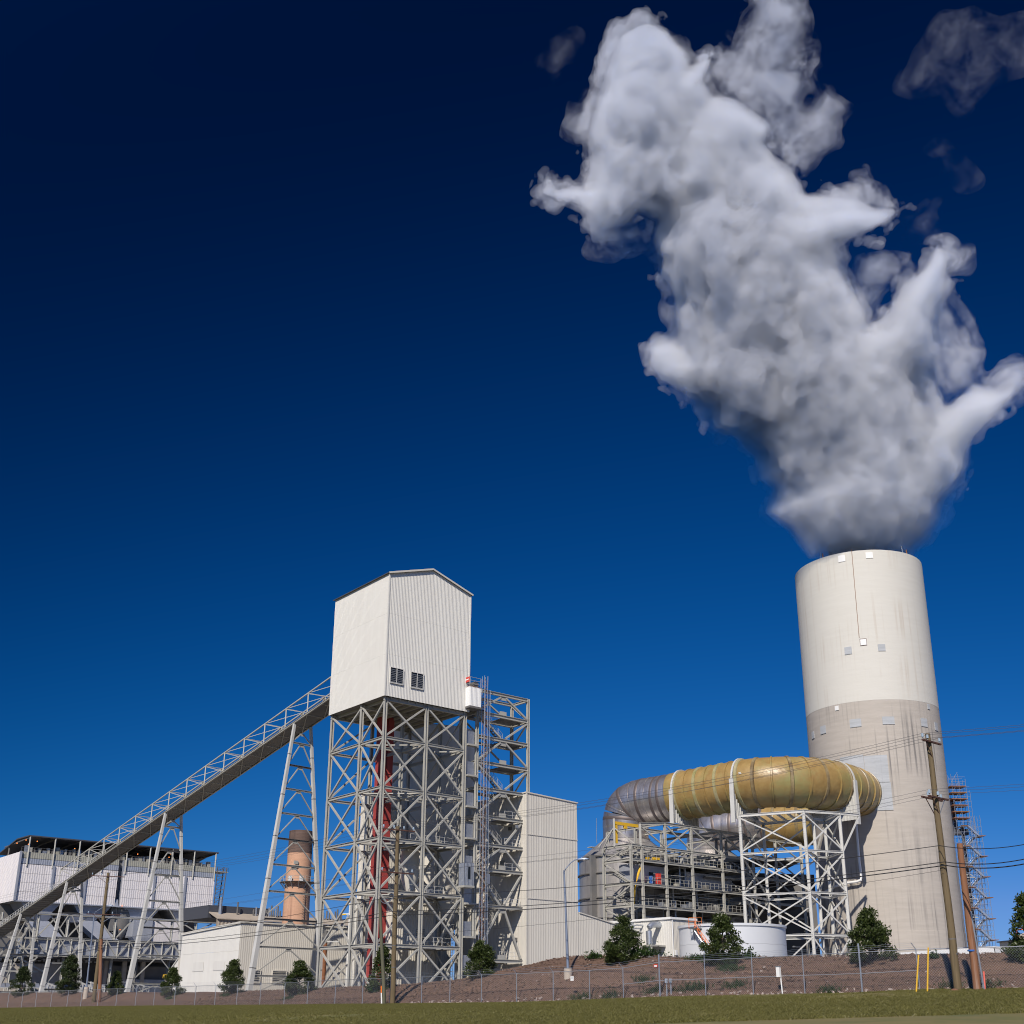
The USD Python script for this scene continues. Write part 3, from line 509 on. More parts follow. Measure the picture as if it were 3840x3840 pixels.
# head house: three courses of sheeting a side, roof, trims, louvres
zc = lambda n: [Fz + (eave - Fz) * k / n for k in range(n + 1)]
cs = zc(3); slope = (ridge - eave) / (ra - a0h); gz = lambda a: ridge - slope * abs(a - ra)
P2 = lambda a, b: G(a, b)[:2]
for k in range(3):
    top = cs[k + 1] - .012
    MB().corr(P2(a0h, b1h), P2(a0h, -.55), cs[k], top, -GA, .26, .02).build('siding_panel', 'siding_white', tw)
    MB().corr(P2(a1h, -.55), P2(a1h, b1h), cs[k], top, GA, .26, .03).build('siding_panel', 'siding_white', tw)
    MB().corr(P2(a1h, b1h), P2(a0h, b1h), cs[k], top if k < 2 else eave, GB, .31, .05).build('siding_panel', 'siding_white', tw)
    MB().corr(P2(a0h, -.55), P2(a1h, -.55), cs[k], top if k < 2 else (lambda s: gz(a0h + s) - .02), -GB, .26, .032).build('siding_panel', 'siding_white', tw)
for a, b in ((a0h, -.55), (a1h, -.55)): MB().gbox(a - .09, a + .09, b - .09, b + .09, Fz - .05, eave - .1).build('corner_trim', 'siding_white', tw)
ov = .28
for s, (x0, x1) in enumerate(((a0h - ov, ra), (ra, a1h + ov))):
    p = [G(x0, -.55 - ov, gz(x0)), G(x1, -.55 - ov, gz(x1)), G(x1, b1h + ov, gz(x1)), G(x0, b1h + ov, gz(x0))]
    MB().poly(p, Z3 * .14).build('roof', 'roof_dark', tw)
    MB().bar(G(x0, -.55 - ov - .04, gz(x0) + .02), G(x1, -.55 - ov - .04, gz(x1) + .02), .05, .26).build('rake_trim', 'siding_cream', tw)
for px0, py0, px1, py1 in ((1465, 2502, 1512, 2566), (1542, 2520, 1587, 2584)):     # two louvred vents: frame, mullion, blades
    la, lz = onb(px0, py0, -.65); ha, hz = onb(px1, py0 + 10, -.65); hb = onb(px0, py1 - 8, -.65)[1]
    lv_ = MB().gbox(la, ha, -.66, -.63, hb, lz).build('louvre', 'glass_dark', tw)
    fr = MB(); [fr.gbox(*q) for q in ((la - .08, ha + .08, -.74, -.64, lz, lz + .1), (la - .08, ha + .08, -.74, -.64, hb - .1, hb), (la - .08, la, -.74, -.64, hb, lz), (ha, ha + .08, -.74, -.64, hb, lz), ((la + ha) / 2 - .04, (la + ha) / 2 + .04, -.73, -.67, hb, lz))]
    fr.build('frame', 'siding_white', lv_)
    for z in np.arange(hb + .1, lz - .05, .26): MB().bar(G(la, -.70, z), G(ha, -.70, z), .10, .03, up=Z3 + B3 * 1.0).build('blade', 'galvanised', lv_)
MB().gbox(a0h + .05, a1h - .05, -.5, b1h - .05, Fz + .05, Fz + .2).build('floor_deck', 'shadow_grey', tw)
for a in np.arange(.8, 14, 1.45): MB().gbox(a - .07, a + .07, -.3, b1h - .3, Fz - .3, Fz + .04).build('floor_joist', 'steel', tw)
for b in (0, 6.22, 14.6): MB().ibar(G(-.3, b, Fz - .3), G(a1h - .2, b, Fz - .3), .5, .35).build('floor_girder', 'steel', tw)
for z in LV[2:]:                                          # gratings inside the frame, with rails
    MB().gbox(6.4, 13.8, 2.0, 7.4, z + .24, z + .32).build('grating', 'steel_dark', tw)
    r = MB()
    for h in (.55, 1.1): r.bar(G(6.4, 2.0, z + .3 + h), G(13.8, 2.0, z + .3 + h), .05)
    for a in np.arange(6.4, 13.9, 1.48): r.bar(G(a, 2.0, z + .3), G(a, 2.0, z + 1.4), .05)
    r.build('handrail', 'steel_white', tw)
# ladder with hoop cage up the right column
ld = MB(); la, lb = 13.2, .9
for d in (-.22, .22): ld.bar(G(la + d, lb, 4), G(la + d, lb, 36), .06)
for z in np.arange(4, 36, .42): ld.bar(G(la - .22, lb, z), G(la + .22, lb, z), .035)
ld.build('ladder', 'steel_dark', tw)
for z in np.arange(5, 36, 1.05):
    th = np.linspace(0, np.pi, 7); MB().path([G(la + .36 * math.cos(t_), lb - .36 * math.sin(t_), z) for t_ in th], .025, 4).build('cage_hoop', 'steel', tw)
# red elevator casing inside the tower
t = thing('bucket_elevator', 'dark red double leg elevator casing rising inside the steel tower', 'elevator casing', G(7.3, 10.6, YARD))
for k, da in enumerate((-.62, .62)):
    MB().gbox(7.0 + da - .52, 7.0 + da + .52, 10.0, 11.3, YARD + 1.6, Fz + .1).build('casing_leg', 'red_paint', t)
MB().gbox(6.95, 7.05, 10.1, 11.2, YARD + 1.8, Fz).build('seam_strip', 'red_paint', t)
for z in np.arange(YARD + 4, Fz, 3.45): MB().gbox(5.78, 8.22, 9.92, 11.38, z, z + .16).build('flange', 'red_paint', t)
MB().poly([G(5.9, 9.98, YARD + 1.7), G(8.1, 9.98, YARD + 1.7), G(7.6, 9.98, YARD + .3), G(6.4, 9.98, YARD + .3)], B3 * 1.3).build('boot', 'red_paint', t)
# tall white corrugated enclosure beside it
P = atY(1349, 3390, 179); z1 = P[2]; ca, cb = (P[:2] - GO) @ GA, (P[:2] - GO) @ GB
t = thing('duct_enclosure', 'narrow white corrugated shaft left of the red casing', 'enclosure', G(ca, cb, YARD))
for n_, p0, p1, nr in (('front_panel', (ca - .8, cb), (ca + .8, cb), -GB), ('side_panel', (ca - .8, cb + 1.8), (ca - .8, cb), -GA), ('side_panel', (ca + .8, cb), (ca + .8, cb + 1.8), GA)): MB().corr(P2(*p0), P2(*p1), YARD - .3, z1, nr, .4, .07).build(n_, 'siding_white', t)
MB().gbox(ca - .95, ca + .95, cb - .15, cb + 1.95, z1, z1 + .22).build('cap', 'siding_white', t)
# silo behind the tower
sc = np.array([-12.8, 185.0]); R_ = 7.3; st = Fz + 1.5
t = thing('silo', 'large cream steel silo standing in the shade behind the braced tower', 'silo', [*sc, YARD])
for z0, z1_ in zip(np.linspace(16.6, st, 6), np.linspace(16.6, st, 6)[1:]): MB().lathe([*sc, 0], [(R_, z0), (R_, z1_ - .03)], 56).build('shell_ring', 'siding_cream', t, True)
for z0 in np.linspace(16.6, st, 6)[:-1]: MB().lathe([*sc, 0], [(R_, z0 - .06), (R_ + .1, z0 - .06), (R_ + .1, z0 + .08), (R_, z0 + .08)], 56).build('stiffener', 'siding_cream', t, 30)
MB().lathe([*sc, 0], [(R_, st), (1.0, st + 1.6), (.01, st + 1.6)], 40).build('roof_cone', 'siding_cream', t, 30)
MB().lathe([*sc, 0], [(R_, 16.6), (1.2, 10.0), (.01, 10.0)], 48).build('hopper_cone', 'siding_cream', t, 30)
for th in np.arange(0, 6.28, .628): MB().ibar([sc[0] + 6.5 * math.cos(th), sc[1] + 6.5 * math.sin(th), YZ], [sc[0] + 6.5 * math.cos(th), sc[1] + 6.5 * math.sin(th), 17], .4, .35).build('leg', 'steel', t)
# corrugated process building under the silo
t = thing('process_building', 'ribbed cream building inside the foot of the braced tower', 'building', G(10, 10, YARD))
pa0, pa1, pb0, pb1, pz = 8.1, 15.6, 8.6, 17.0, 15.6
for k, (zb, zt) in enumerate(((YARD - .3, 9.0), (9.02, pz))):
    MB().corr(P2(pa0, pb0), P2(pa1, pb0), zb, zt, -GB, .4, .07).build('siding_panel', 'siding_cream', t)
    MB().corr(P2(pa0, pb1), P2(pa0, pb0), zb, zt, -GA, .4, .07).build('siding_panel', 'siding_cream', t)
MB().gbox(pa0 - .2, pa1 + .2, pb0 - .2, pb1, pz, pz + .3).build('roof', 'siding_cream', t)
for z in np.arange(9.6, 12, .3): MB().gbox(12.4, 13.8, pb0 - .2, pb0 - .06, z, z + .1).build('louvre_blade', 'steel_dark', t)
t = thing('dust_hopper', 'small cream hopper vessel under the gratings of the tower', 'hopper', G(9.0, 7.2, 16))
hc = G(10.2, 7.6, 0); MB().lathe(hc, [(.01, 23.0), (1.35, 23.0), (1.35, 19.2), (.4, 16.9), (.01, 16.9)], 32).build('vessel', 'siding_cream', t, 30)
MB().lathe(hc, [(1.35, 21.0), (1.46, 21.0), (1.46, 21.2), (1.35, 21.2)], 32).build('ring', 'siding_cream', t, 30)
for k in range(3): MB().gbox(11.9 + k * .75, 12.5 + k * .75, 4.6, 5.4, 16.5, 17.5).build('blue_cover', 'galvanised', thing('drive_unit', ['left pale motor cover on the tower grating', 'middle pale motor cover on the tower grating', 'right pale motor cover on the tower grating'][k], 'motor', G(11.9 + k * .75, 5, 16.5)))
t = thing('rear_hall', 'tall plain cream hall in the shade behind the silo and stair tower', 'building', G(18, 17.4, YARD)); zr_ = onb(1760, 3010, 17.4)[1]
MB().corr(P2(11.5, 17.4), P2(25.2, 17.4), YARD - .3, zr_, -GB, .4, .04).build('front_wall', 'siding_cream', t); MB().gbox(11.4, 25.2, 17.3, 24, zr_, zr_ + .3).build('roof', 'siding_cream', t); MB().corr(P2(11.5, 24), P2(11.5, 17.4), YARD - .3, zr_, -GA, .4, .04).build('side_wall', 'siding_cream', t)
# ---------------------------------------------------------------- stair tower with hoist
SA0, SA1, SB = 16.4, 26.4, 4.0
sz = [onb(1985, y, 0)[1] for y in (2629, 2709, 2796, 2889, 2984, 3085, 3187, 3278, 3410, 3608)]
wallA = 25.3
stt = thing('stair_tower', 'open steel stair tower with diamond bracing right of the head house tower', 'stair tower', G(20, 2, YARD))
for a in (SA0, SA1):
    for b in (0, SB): MB().ibar(G(a, b, YZ if a < 20 else sz[4] - .8), G(a, b, sz[0] + .25), .44, .4, .07, up=A3).build('column', 'steel', stt)
def flight(par, a0, a1, b, z0, z1, w=.9, rail=True, m='steel', n=None):
    """A stair flight from (a0, z0) up to (a1, z1): two stringers, treads, hand rails."""
    for d in (-w / 2, w / 2): MB().bar(G(a0, b + d, z0), G(a1, b + d, z1), .06, .28).build('stringer', m, par)
    n = n or max(4, int((z1 - z0) / .36)); tr = MB()
    for k in range(1, n + 1): tr.box(G(a0 + (a1 - a0) * k / (n + 1), b, z0 + (z1 - z0) * k / (n + 1)), (.27, w, .05))
    tr.build('treads', 'steel_dark', par)
    if rail:
        r = MB()
        for d in (-w / 2, w / 2):
            for h in (.55, 1.05): r.bar(G(a0, b + d, z0 + h), G(a1, b + d, z1 + h), .045)
            for k in range(6): e = k / 5; r.bar(G(a0 + (a1 - a0) * e, b + d, z0 + (z1 - z0) * e), G(a0 + (a1 - a0) * e, b + d, z0 + (z1 - z0) * e + 1.05), .045)
        r.build('handrail', m, par)
def railing(par, pts, z, m='steel', st=1.3, name='guard_rail'):
    r = MB()
    for (x0, y0), (x1, y1) in zip(pts, pts[1:]):
        L = math.hypot(x1 - x0, y1 - y0)
        for h in (.55, 1.1): r.bar(G(x0, y0, z + h), G(x1, y1, z + h), .05)
        for k in np.linspace(0, 1, max(2, int(L / st) + 1)): r.bar(G(x0 + (x1 - x0) * k, y0 + (y1 - y0) * k, z), G(x0 + (x1 - x0) * k, y0 + (y1 - y0) * k, z + 1.1), .05)
    r.build(name, m, par)
mid = (SA0 + SA1) / 2
for k, z in enumerate(sz):
    e = SA1 - .2 if k < 4 else wallA - .05
    MB().ibar(G(SA0 + .2, 0, z), G(e, 0, z), .5, .34, .06).build('beam', 'steel', stt)
    MB().ibar(G(SA0 + .2, SB, z), G(e, SB, z), .45, .3, .06).build('beam', 'steel', stt)
    if k < 5: MB().ibar(G(SA1, .2, z), G(SA1, SB - .2, z), .42, .3, .06).build('beam', 'steel', stt)
    MB().ibar(G(SA0, .2, z), G(SA0, SB - .2, z), .42, .3, .06).build('beam', 'steel', stt)
    MB().box(G(mid, -.02, z + (-.5 if k % 2 == 0 else .5)), (1.3, .04, .7)).build('gusset', 'steel', stt)
    if k < 9:
        zn = sz[k + 1]
        if k in (0, 2, 4, 6, 8):
            for s in (SA0 + .3, (SA1 if k < 4 else wallA) - .3): MB().bar(G(mid + (.5 if s > mid else -.5), 0, z - .4), G(s, 0, zn + .4), .26).build('brace', 'steel', stt)
        else:
            for s in (SA0 + .3, (SA1 if k < 4 else wallA) - .3): MB().bar(G(s, 0, z - .4), G(mid + (.5 if s > mid else -.5), 0, zn + .4), .26).build('brace', 'steel', stt)
        if k < 4:
            MB().bar(G(SA1, .2, z - .3) if k % 2 else G(SA1, SB - .2, z - .3), G(SA1, SB - .2, zn + .3) if k % 2 else G(SA1, .2, zn + .3), .2).build('brace', 'steel', stt)
            MB().bar(G(SA0 + .3, SB, z - .4) if k % 2 else G(mid, SB, z - .4), G(mid, SB, zn + .4) if k % 2 else G(SA1 - .3, SB, zn + .4), .22).build('brace', 'steel', stt)
        if k >= 1:
            MB().gbox(SA0 + .3, SA0 + 1.9, .3, SB - .3, z + .06, z + .14).build('landing', 'steel_dark', stt)
            MB().gbox(mid + .6, (SA1 if k < 4 else wallA) - .3, .3, SB - .3, z + .06, z + .14).build('landing', 'steel_dark', stt)
            if k >= 5: railing(stt, [(mid + .6, .2), (wallA - .3, .2)], z + .2, 'steel_white', 1.25)
            else: railing(stt, [(mid + .8, SB - .2), ((SA1 if k < 4 else wallA) - .3, SB - .2)], z + .2, 'steel_dark', 1.25)
            if k % 2: flight(stt, mid + .5, SA0 + 1.2, 1.2, zn + .2, z + .1, .9)
            else: flight(stt, SA0 + 1.9, mid + .8, 2.7, zn + .2, z + .1, .9)
MB().gbox(mid - .6, wallA - .4, .3, SB, sz[9] + .06, sz[9] + .14).build('landing', 'steel_dark', stt); railing(stt, [(mid - .2, .2), (wallA - .3, .2)], sz[9] + .2, 'steel_white', .8)
flight(stt, mid + .2, SA0 + 1.5, 1.0, sz[9] - 3.4, sz[9], .9)
for a in (17.3, 24.0): 
    lt = onb(1985, 3300, 0)[1]; MB().box(G(a, -.25, sz[5] - .9), (.35, .3, .5)).build('lamp_box', 'galvanised', stt)
# hoist mast, car, and the cage at the top
ha, hb = 17.0, -1.05
mt = thing('hoist_mast', 'slender lattice mast of the construction hoist with brown rack', 'hoist mast', G(ha, hb, YARD)); ztop = onb(1800, 2532, hb)[1]
for x, y in ((-.3, -.3), (.3, -.3), (.3, .3), (-.3, .3)): MB().tube(G(ha + x, hb + y, YZ), G(ha + x, hb + y, ztop), .05, 6).build('chord', 'galvanised', mt)
zig = MB()
for k, z in enumerate(np.arange(YARD, ztop - .8, .75)):
    s = 1 if k % 2 else -1
    zig.bar(G(ha - .3 * s, hb - .3, z), G(ha + .3 * s, hb - .3, z + .75), .04).bar(G(ha - .3, hb - .3 * s, z), G(ha - .3, hb + .3 * s, z + .75), .04).bar(G(ha - .3, hb - .3, z), G(ha + .3, hb - .3, z), .05)
zig.build('lacing', 'rust', mt)
for d in (.75, 1.0): MB().tube(G(ha + d, hb, YZ), G(ha + d, hb, ztop - 2), .045, 6).build('guide_rail', 'galvanised', mt)
for z in np.arange(5, ztop - 2, 4.2): MB().bar(G(ha - .3, hb, z), G(ha + 1.1, hb, z), .06).bar(G(ha, hb, z), G(SA0, 0, z), .06).build('tie', 'steel', mt)
MB().gbox(ha + .55, ha + 1.15, hb - .28, hb + .1, 18.2, 19.6).build('counter_box', 'galvanised', mt)
for z in np.arange(6, Fz - 2, 4.6): MB().gbox(14.4, 16.3, -.55, .3, z, z + .25).build('landing_gate', 'steel', mt); MB().gbox(14.6, 16.0, .1, .16, z + .3, z + 2.3).build('gate_panel', 'galvanised', mt)
def ribbed_box(par, a0, a1, b0, b1, z0, z1, m):
    MB().corr(P2(a0, b0), P2(a1, b0), z0, z1, -GB, .24, .05).build('front_panel', m, par); MB().corr(P2(a0, b1), P2(a0, b0), z0, z1, -GA, .24, .05).build('side_panel', m, par); MB().corr(P2(a1, b0), P2(a1, b1), z0, z1, GA, .24, .05).build('side_panel', m, par)
c0, cz0 = onb(1741, 3319, -1.9); c1, cz1 = onb(1781, 3240, -1.9)
t = thing('hoist_car', 'silver ribbed hoist car hanging halfway down the mast', 'hoist car', G(c0, -1.5, cz0)); ribbed_box(t, c0, c1 - .2, -1.9, -.5, cz0, cz1, 'galvanised')
MB().gbox(c0 - .1, c1 - .1, -2.0, -.4, cz0 - .28, cz0).build('floor', 'steel', t); MB().gbox(c0, c1 - .2, -1.9, -.5, cz1, cz1 + .1).build('roof', 'galvanised', t); MB().gbox(c0 + .6, c0 + 1.0, -1.97, -1.92, cz0 + .9, cz0 + 2.6).build('door_slot', 'glass_dark', t)
c0, cz0 = onb(1762, 2645, -1.6); c1, cz1 = onb(1804, 2582, -1.6)
t = thing('hoist_cage', 'white ribbed lift cage with red board parked at the top of the mast', 'hoist car', G(c0, -1.2, cz0)); ribbed_box(t, c0, c1, -1.6, .1, cz0, cz1, 'white_paint')
MB().gbox(c0 - .1, c1 + .1, -1.7, .2, cz0 - .3, cz0).build('floor', 'steel_dark', t); MB().gbox(c0, c1 + .1, -1.65, .15, cz1, cz1 + .08).build('roof', 'rust', t)
r = MB()
for a, b in ((c0, -1.55), (c1, -1.55), (c1, .05), (c0, .05)): r.bar(G(a, b, cz1), G(a, b, cz1 + 1.5), .06)
for h in (.5, 1.0, 1.5): r.bar(G(c0, -1.55, cz1 + h), G(c1, -1.55, cz1 + h), .05).bar(G(c0, -1.55, cz1 + h), G(c0, .05, cz1 + h), .05)
r.build('top_rail', 'steel', t); MB().gbox(c0 - .06, c0 - .02, -1.5, .0, cz1 + .75, cz1 + 1.55).build('board', 'sign_red', t); MB().gbox(c0 - .075, c0 - .062, -1.3, -.25, cz1 + 1.08, cz1 + 1.24).build('board_lettering', 'white_paint', t); MB().gbox(c1 - 1.0, c1 - .2, -1.2, -.2, cz1 + .1, cz1 + 1.0).build('drive_unit', 'steel_dark', t)
t = thing('access_frame', 'dark open frame standing beside the top of the head house', 'frame', G(15.6, 2, Fz)); zf1 = onb(1789, 2507, 2.4)[1]
fr = MB(); fr.bar(G(16.6, 2.4, sz[1]), G(16.6, 2.4, zf1), .22).build('post', 'steel_dark', t); MB().bar(G(14.3, 2.4, zf1), G(16.7, 2.4, zf1), .2).build('beam', 'steel_dark', t); MB().bar(G(14.3, 2.4, zf1 - 1.6), G(16.6, 2.4, zf1 - .1), .2).build('brace', 'steel_dark', t); MB().gbox(14.2, 18.3, .3, 3.6, sz[1] + .4, sz[1] + .6).build('platform', 'steel_dark', t); railing(t, [(17.2, .3), (18.3, .3), (18.3, 3.6)], sz[1] + .6, 'steel_dark', .6)
# ---------------------------------------------------------------- tall cream corrugated building and its sloping wing
fb = -1.0; z_l = onb(1979.5, 2974, fb)[1]; a_r, z_r = onb(2163, 3013.5, fb); 
t = thing('transformer_house', 'tall narrow cream corrugated building with a lean roof, right of the stair tower', 'building', G(wallA, fb, YARD)); db = 15.5
zt = lambda s: z_l + (z_r - z_l) * s / (a_r - wallA)
zs = [YARD - .3, onb(1979.5, 3368, fb)[1], onb(1979.5, 3128, fb)[1]]
for k in range(3):
    MB().corr(P2(wallA, fb), P2(a_r, fb), zs[k], (zs[k + 1] - .02) if k < 2 else zt, -GB, .33, .025).build('siding_panel', 'siding_cream', t)
    MB().corr(P2(wallA, fb + db), P2(wallA, fb), zs[k], (zs[k + 1] - .02) if k < 2 else z_l, -GA, .33, .025).build('siding_panel', 'siding_cream', t)
    if k: MB().gbox(wallA - .07, a_r + .05, fb - .09, fb - .05, zs[k] - .07, zs[k] + .05).build('lap_trim', 'siding_cream', t)
MB().corr(P2(a_r, fb), P2(a_r, fb + db), YARD, z_r, GA, .33, .025).build('siding_panel', 'siding_cream', t)
MB().gbox(wallA - .1, wallA + .1, fb - .1, fb + .1, YARD - .3, z_l).build('corner_trim', 'siding_cream', t)
MB().poly([G(wallA - .15, fb - .15, z_l), G(a_r + .15, fb - .15, z_r), G(a_r + .15, fb + db, z_r), G(wallA - .15, fb + db, z_l)], Z3 * .18).build('roof', 'siding_cream', t)
for b, z in ((3.5, onb(1985, 3110, 0)[1]), (2.0, onb(1985, 3530, 0)[1]), (9, 17.0)): MB().gbox(wallA - .35, wallA - .06, fb + b, fb + b + .5, z, z + .5).build('wall_lamp', 'steel_dark', t)
for b, z0 in ((5.2, sz[7]), (7.5, sz[9] - 3)): MB().gbox(wallA - .12, wallA - .06, fb + b, fb + b + 1.1, z0 + .1, z0 + 2.3).build('door', 'band_beige', t)
wz0 = onb(2165, 3424, fb)[1]; a_w, wz1 = onb(2407, 3500, fb)
t = thing('sloping_wing', 'low cream wing with a long sloping roof beside the tall narrow building', 'building', G(a_r, fb, YARD)); wt = lambda s: wz0 + (wz1 - wz0) * s / (a_w - a_r)
for k in range(2):
    e0, e1 = a_r + .05 + (a_w - a_r) * k / 2, a_r + (a_w - a_r) * (k + 1) / 2
    MB().corr(P2(e0, fb), P2(e1 - .02, fb), YARD - .3, (lambda s, o=e0: wt(s + o - a_r)), -GB, .33, .025).build('siding_panel', 'siding_cream', t)
MB().corr(P2(a_w, fb), P2(a_w, fb + 7), YARD, wz1, GA, .33, .025).build('siding_panel', 'siding_cream', t)
MB().poly([G(a_r + .2, fb - .15, wz0), G(a_w + .15, fb - .15, wz1), G(a_w + .15, fb + 7, wz1), G(a_r + .2, fb + 7, wz0)], Z3 * .16).build('roof', 'siding_cream', t)
# ---------------------------------------------------------------- inclined conveyor gallery
CA = np.array([-23.0, 170.0]); CU = np.array([-.7071, .7071]); CN = np.array([-.7071, -.7071]); CN3, CU3 = np.array([*CN, 0]), np.array([*CU, 0])
HW = 1.7
near = np.array([*(CA + CN * HW), 0])
def onc(px, py, off=HW):
    P = atplane(px, py, np.array([*(CA + CN * off), 0]), CN3); return float((P[:2] - CA) @ CU), float(P[2])
pts = [onc(*q) for q in ((1233, 2622), (1103, 2709), (620.7, 3040.4), (249, 3305))]; pts_t = [onc(*q) for q in ((1237, 2537), (1097, 2638.8), (618.6, 2986.6), (249, 3255))]
kb = np.polyfit([p[0] for p in pts], [p[1] for p in pts], 1); kt = np.polyfit([p[0] for p in pts_t], [p[1] for p in pts_t], 1)
print('conveyor', pts, kb, kt)
zb_ = lambda s: kb[0] * s + kb[1]
HG = float(np.mean([np.polyval(kt, s) - np.polyval(kb, s) for s in (0, 30, 60)])); zt_ = lambda s: zb_(s) + HG
C = lambda s, o, z: np.array([*(CA + CU * s + CN * o), z])
s_end = onc(226.7, 3271)[0]; s0 = .5; cg = thing('conveyor_gallery', 'long inclined truss gallery with a covered belt climbing to the head house', 'conveyor', C(s_end, 0, zb_(s_end)))
npan = 16; ss = np.linspace(s0, s_end, npan + 1); s_low = 136
for o in (HW, -HW):
    MB().ibar(C(s0, o, zb_(s0)), C(s_low, o, zb_(s_low)), .34, .26, .05).build('bottom_chord', 'steel', cg)
    MB().bar(C(s0, o, zt_(s0)), C(s_end, o, zt_(s_end)), .18).build('top_chord', 'steel', cg)
    for k, s in enumerate(ss):
        MB().bar(C(s, o, zb_(s)), C(s, o, zt_(s)), .17).build('truss_post', 'steel', cg)
        if k: 
            a, b = ss[k - 1], s
            if o > 0: MB().bar(C(a, o, zb_(a) + .1), C(b, o, zt_(b) - .1), .12).build('truss_diagonal', 'steel', cg)
            else: MB().bar(C(b, o, zb_(b) + .1), C(a, o, zt_(a) - .1), .12).build('truss_diagonal', 'steel', cg)
for k, s in enumerate(ss):
    MB().bar(C(s, -HW, zt_(s)), C(s, HW, zt_(s)), .12).build('top_strut', 'steel', cg)
    if k: a = ss[k - 1]; MB().bar(C(a, -HW, zt_(a)), C(s, HW, zt_(s)), .09).build('top_diagonal', 'steel', cg); MB().bar(C(a, HW, zb_(a) - .2), C(s, -HW, zb_(s) - .2), .12).build('floor_diagonal', 'steel', cg)
for s in np.linspace(s0, s_low, 34): MB().bar(C(s, -HW, zb_(s) - .1), C(s, HW, zb_(s) - .1), .2).build('cross_beam', 'steel', cg)
def slab(name, o0, o1, sa, sb, dz0, dz1, m):
    MB().poly([C(sa, o0, zb_(sa) + dz0), C(sb, o0, zb_(sb) + dz0), C(sb, o1, zb_(sb) + dz0), C(sa, o1, zb_(sa) + dz0)], Z3 * (dz1 - dz0)).build(name, m, cg)
slab('belt_pan', -.75, .75, s0, s_low, .15, .32, 'steel_dark'); slab('walkway', .85, 1.55, s0, s_low, .10, .16, 'steel_dark'); slab('walkway', -1.55, -.85, s0, s_low, .10, .16, 'steel_dark')
slab('stringer_plate', .95, 1.0, s0, s_low, .45, .80, 'steel_white')
slab('lower_deck', -1.35, 1.55, s0, s_low, -.12, -.04, 'shadow_grey')
for k, s in enumerate(np.arange(s0 + .6, s_low, 1.5)):                                  # the curved belt covers
    th = np.linspace(.15, np.pi - .15, 8); r0_ = .72; L = 1.32 if s < s_end else 1.46
    v = np.array([C(s + e, r0_ * math.cos(a), zb_(s + e) + .55 + .75 * math.sin(a)) for e in (0, L) for a in th]); f = [[i, i + 1, i + 9, i + 8] for i in range(7)]
    if s < 118: MB().add(v, f).build('belt_cover', 'galvanised', cg, 40)
r = MB()
for h in (.55, 1.05): r.bar(C(s_end, HW, zb_(s_end) + h), C(s_low, HW, zb_(s_low) + h), .06)
for s in np.arange(s_end, s_low, 1.25): r.bar(C(s, HW, zb_(s)), C(s, HW, zb_(s) + 1.05), .07)
r.build('side_rail', 'steel_white', cg)
mb = MB()
for s in np.arange(s_end, s_low, 1.25): mb.bar(C(s, HW + .6, zb_(s) - .25), C(s, -HW, zb_(s) - .25), .08)
mb.build('idler_brackets', 'steel', cg)
def bent(px_top, base_near, base_far, nb, label):
    """An A-shaped support: two tapering box legs in the plane across the belt, struts and chevrons between them."""
    pn, pf = px_top
    P = atplane(*pn, np.array([*(CA + CN * HW), 0]), CN3); s = (P[:2] - CA) @ CU; z1 = zb_(s) - .2
    n0 = C(s, HW - .1, z1); f0 = C(s, -HW + .1, z1)
    def foot(px, py): Q = atplane(px, py, C(s, 0, 0), CU3); return float((Q[:2] - CA) @ CN)
    on_, of_ = foot(*base_near), foot(*base_far); n1, f1 = C(s, on_, YZ), C(s, of_, YZ)
    t = thing('conveyor_support', label, 'conveyor support', C(s, (on_ + of_) / 2, YARD), 'A-frame legs under the inclined conveyor')
    for p, q in ((n0, n1), (f0, f1)):
        w0, w1 = .40, .76; MB().sweep(p, q, [(-w0 / 2, -w0 / 2), (w0 / 2, -w0 / 2), (w0 / 2, w0 / 2), (-w0 / 2, w0 / 2)], CU3, scale=w1 / w0).build('leg', 'steel_white', t)
        for e in np.linspace(.12, .9, 6): c = p + (q - p) * e; w = w0 + (w1 - w0) * e; MB().bar(c - (q - p) * .0012, c + (q - p) * .0012, w + .05, w + .05, up=CU3).build('splice_band', 'steel_dark', t)
    e = 1 - (1 - np.linspace(0, 1, nb + 1)[1:-1]) ** 1.12 * .96
    e = np.concatenate([[.03], np.linspace(.085, .93, nb - 1) ** 1.06])
    for k, x in enumerate(e):
        a, b = n0 + (n1 - n0) * x, f0 + (f1 - f0) * x
        if k: MB().ibar(a, b, .3, .24, .05).build('strut', 'steel_dark' if k % 3 == 2 else 'steel', t)
        x2 = e[k + 1] if k + 1 < len(e) else .995; a2, b2 = n0 + (n1 - n0) * x2, f0 + (f1 - f0) * x2; m = (a + b) / 2 - Z3 * .35; h = (b - a) / np.linalg.norm(b - a)
        MB().box(m, (.9, .05, .4), h, CU3).build('gusset', 'steel', t)
        MB().bar(m - h * .35, a2, .16).build('chevron', 'steel', t); MB().bar(m + h * .35, b2, .16).build('chevron', 'steel', t)
    return s
bent(((1103, 2715), (1171, 2722)), (931, 3711), (1209, 3690), 11, 'tallest A-frame support of the conveyor, in front of the tan stack')
bent(((619, 3052), (679, 3065)), (474, 3720), (688, 3640), 8, 'second A-frame support of the conveyor, half hidden by the low cream building')
bent(((248, 3321.6), (302, 3326)), (151, 3720), (304, 3668), 6, 'third A-frame support of the conveyor, behind the far left trees')
bent(((74.5, 3444), (101, 3446)), (-14, 3700), (112, 3668), 4, 'shortest A-frame support of the conveyor at the left edge')
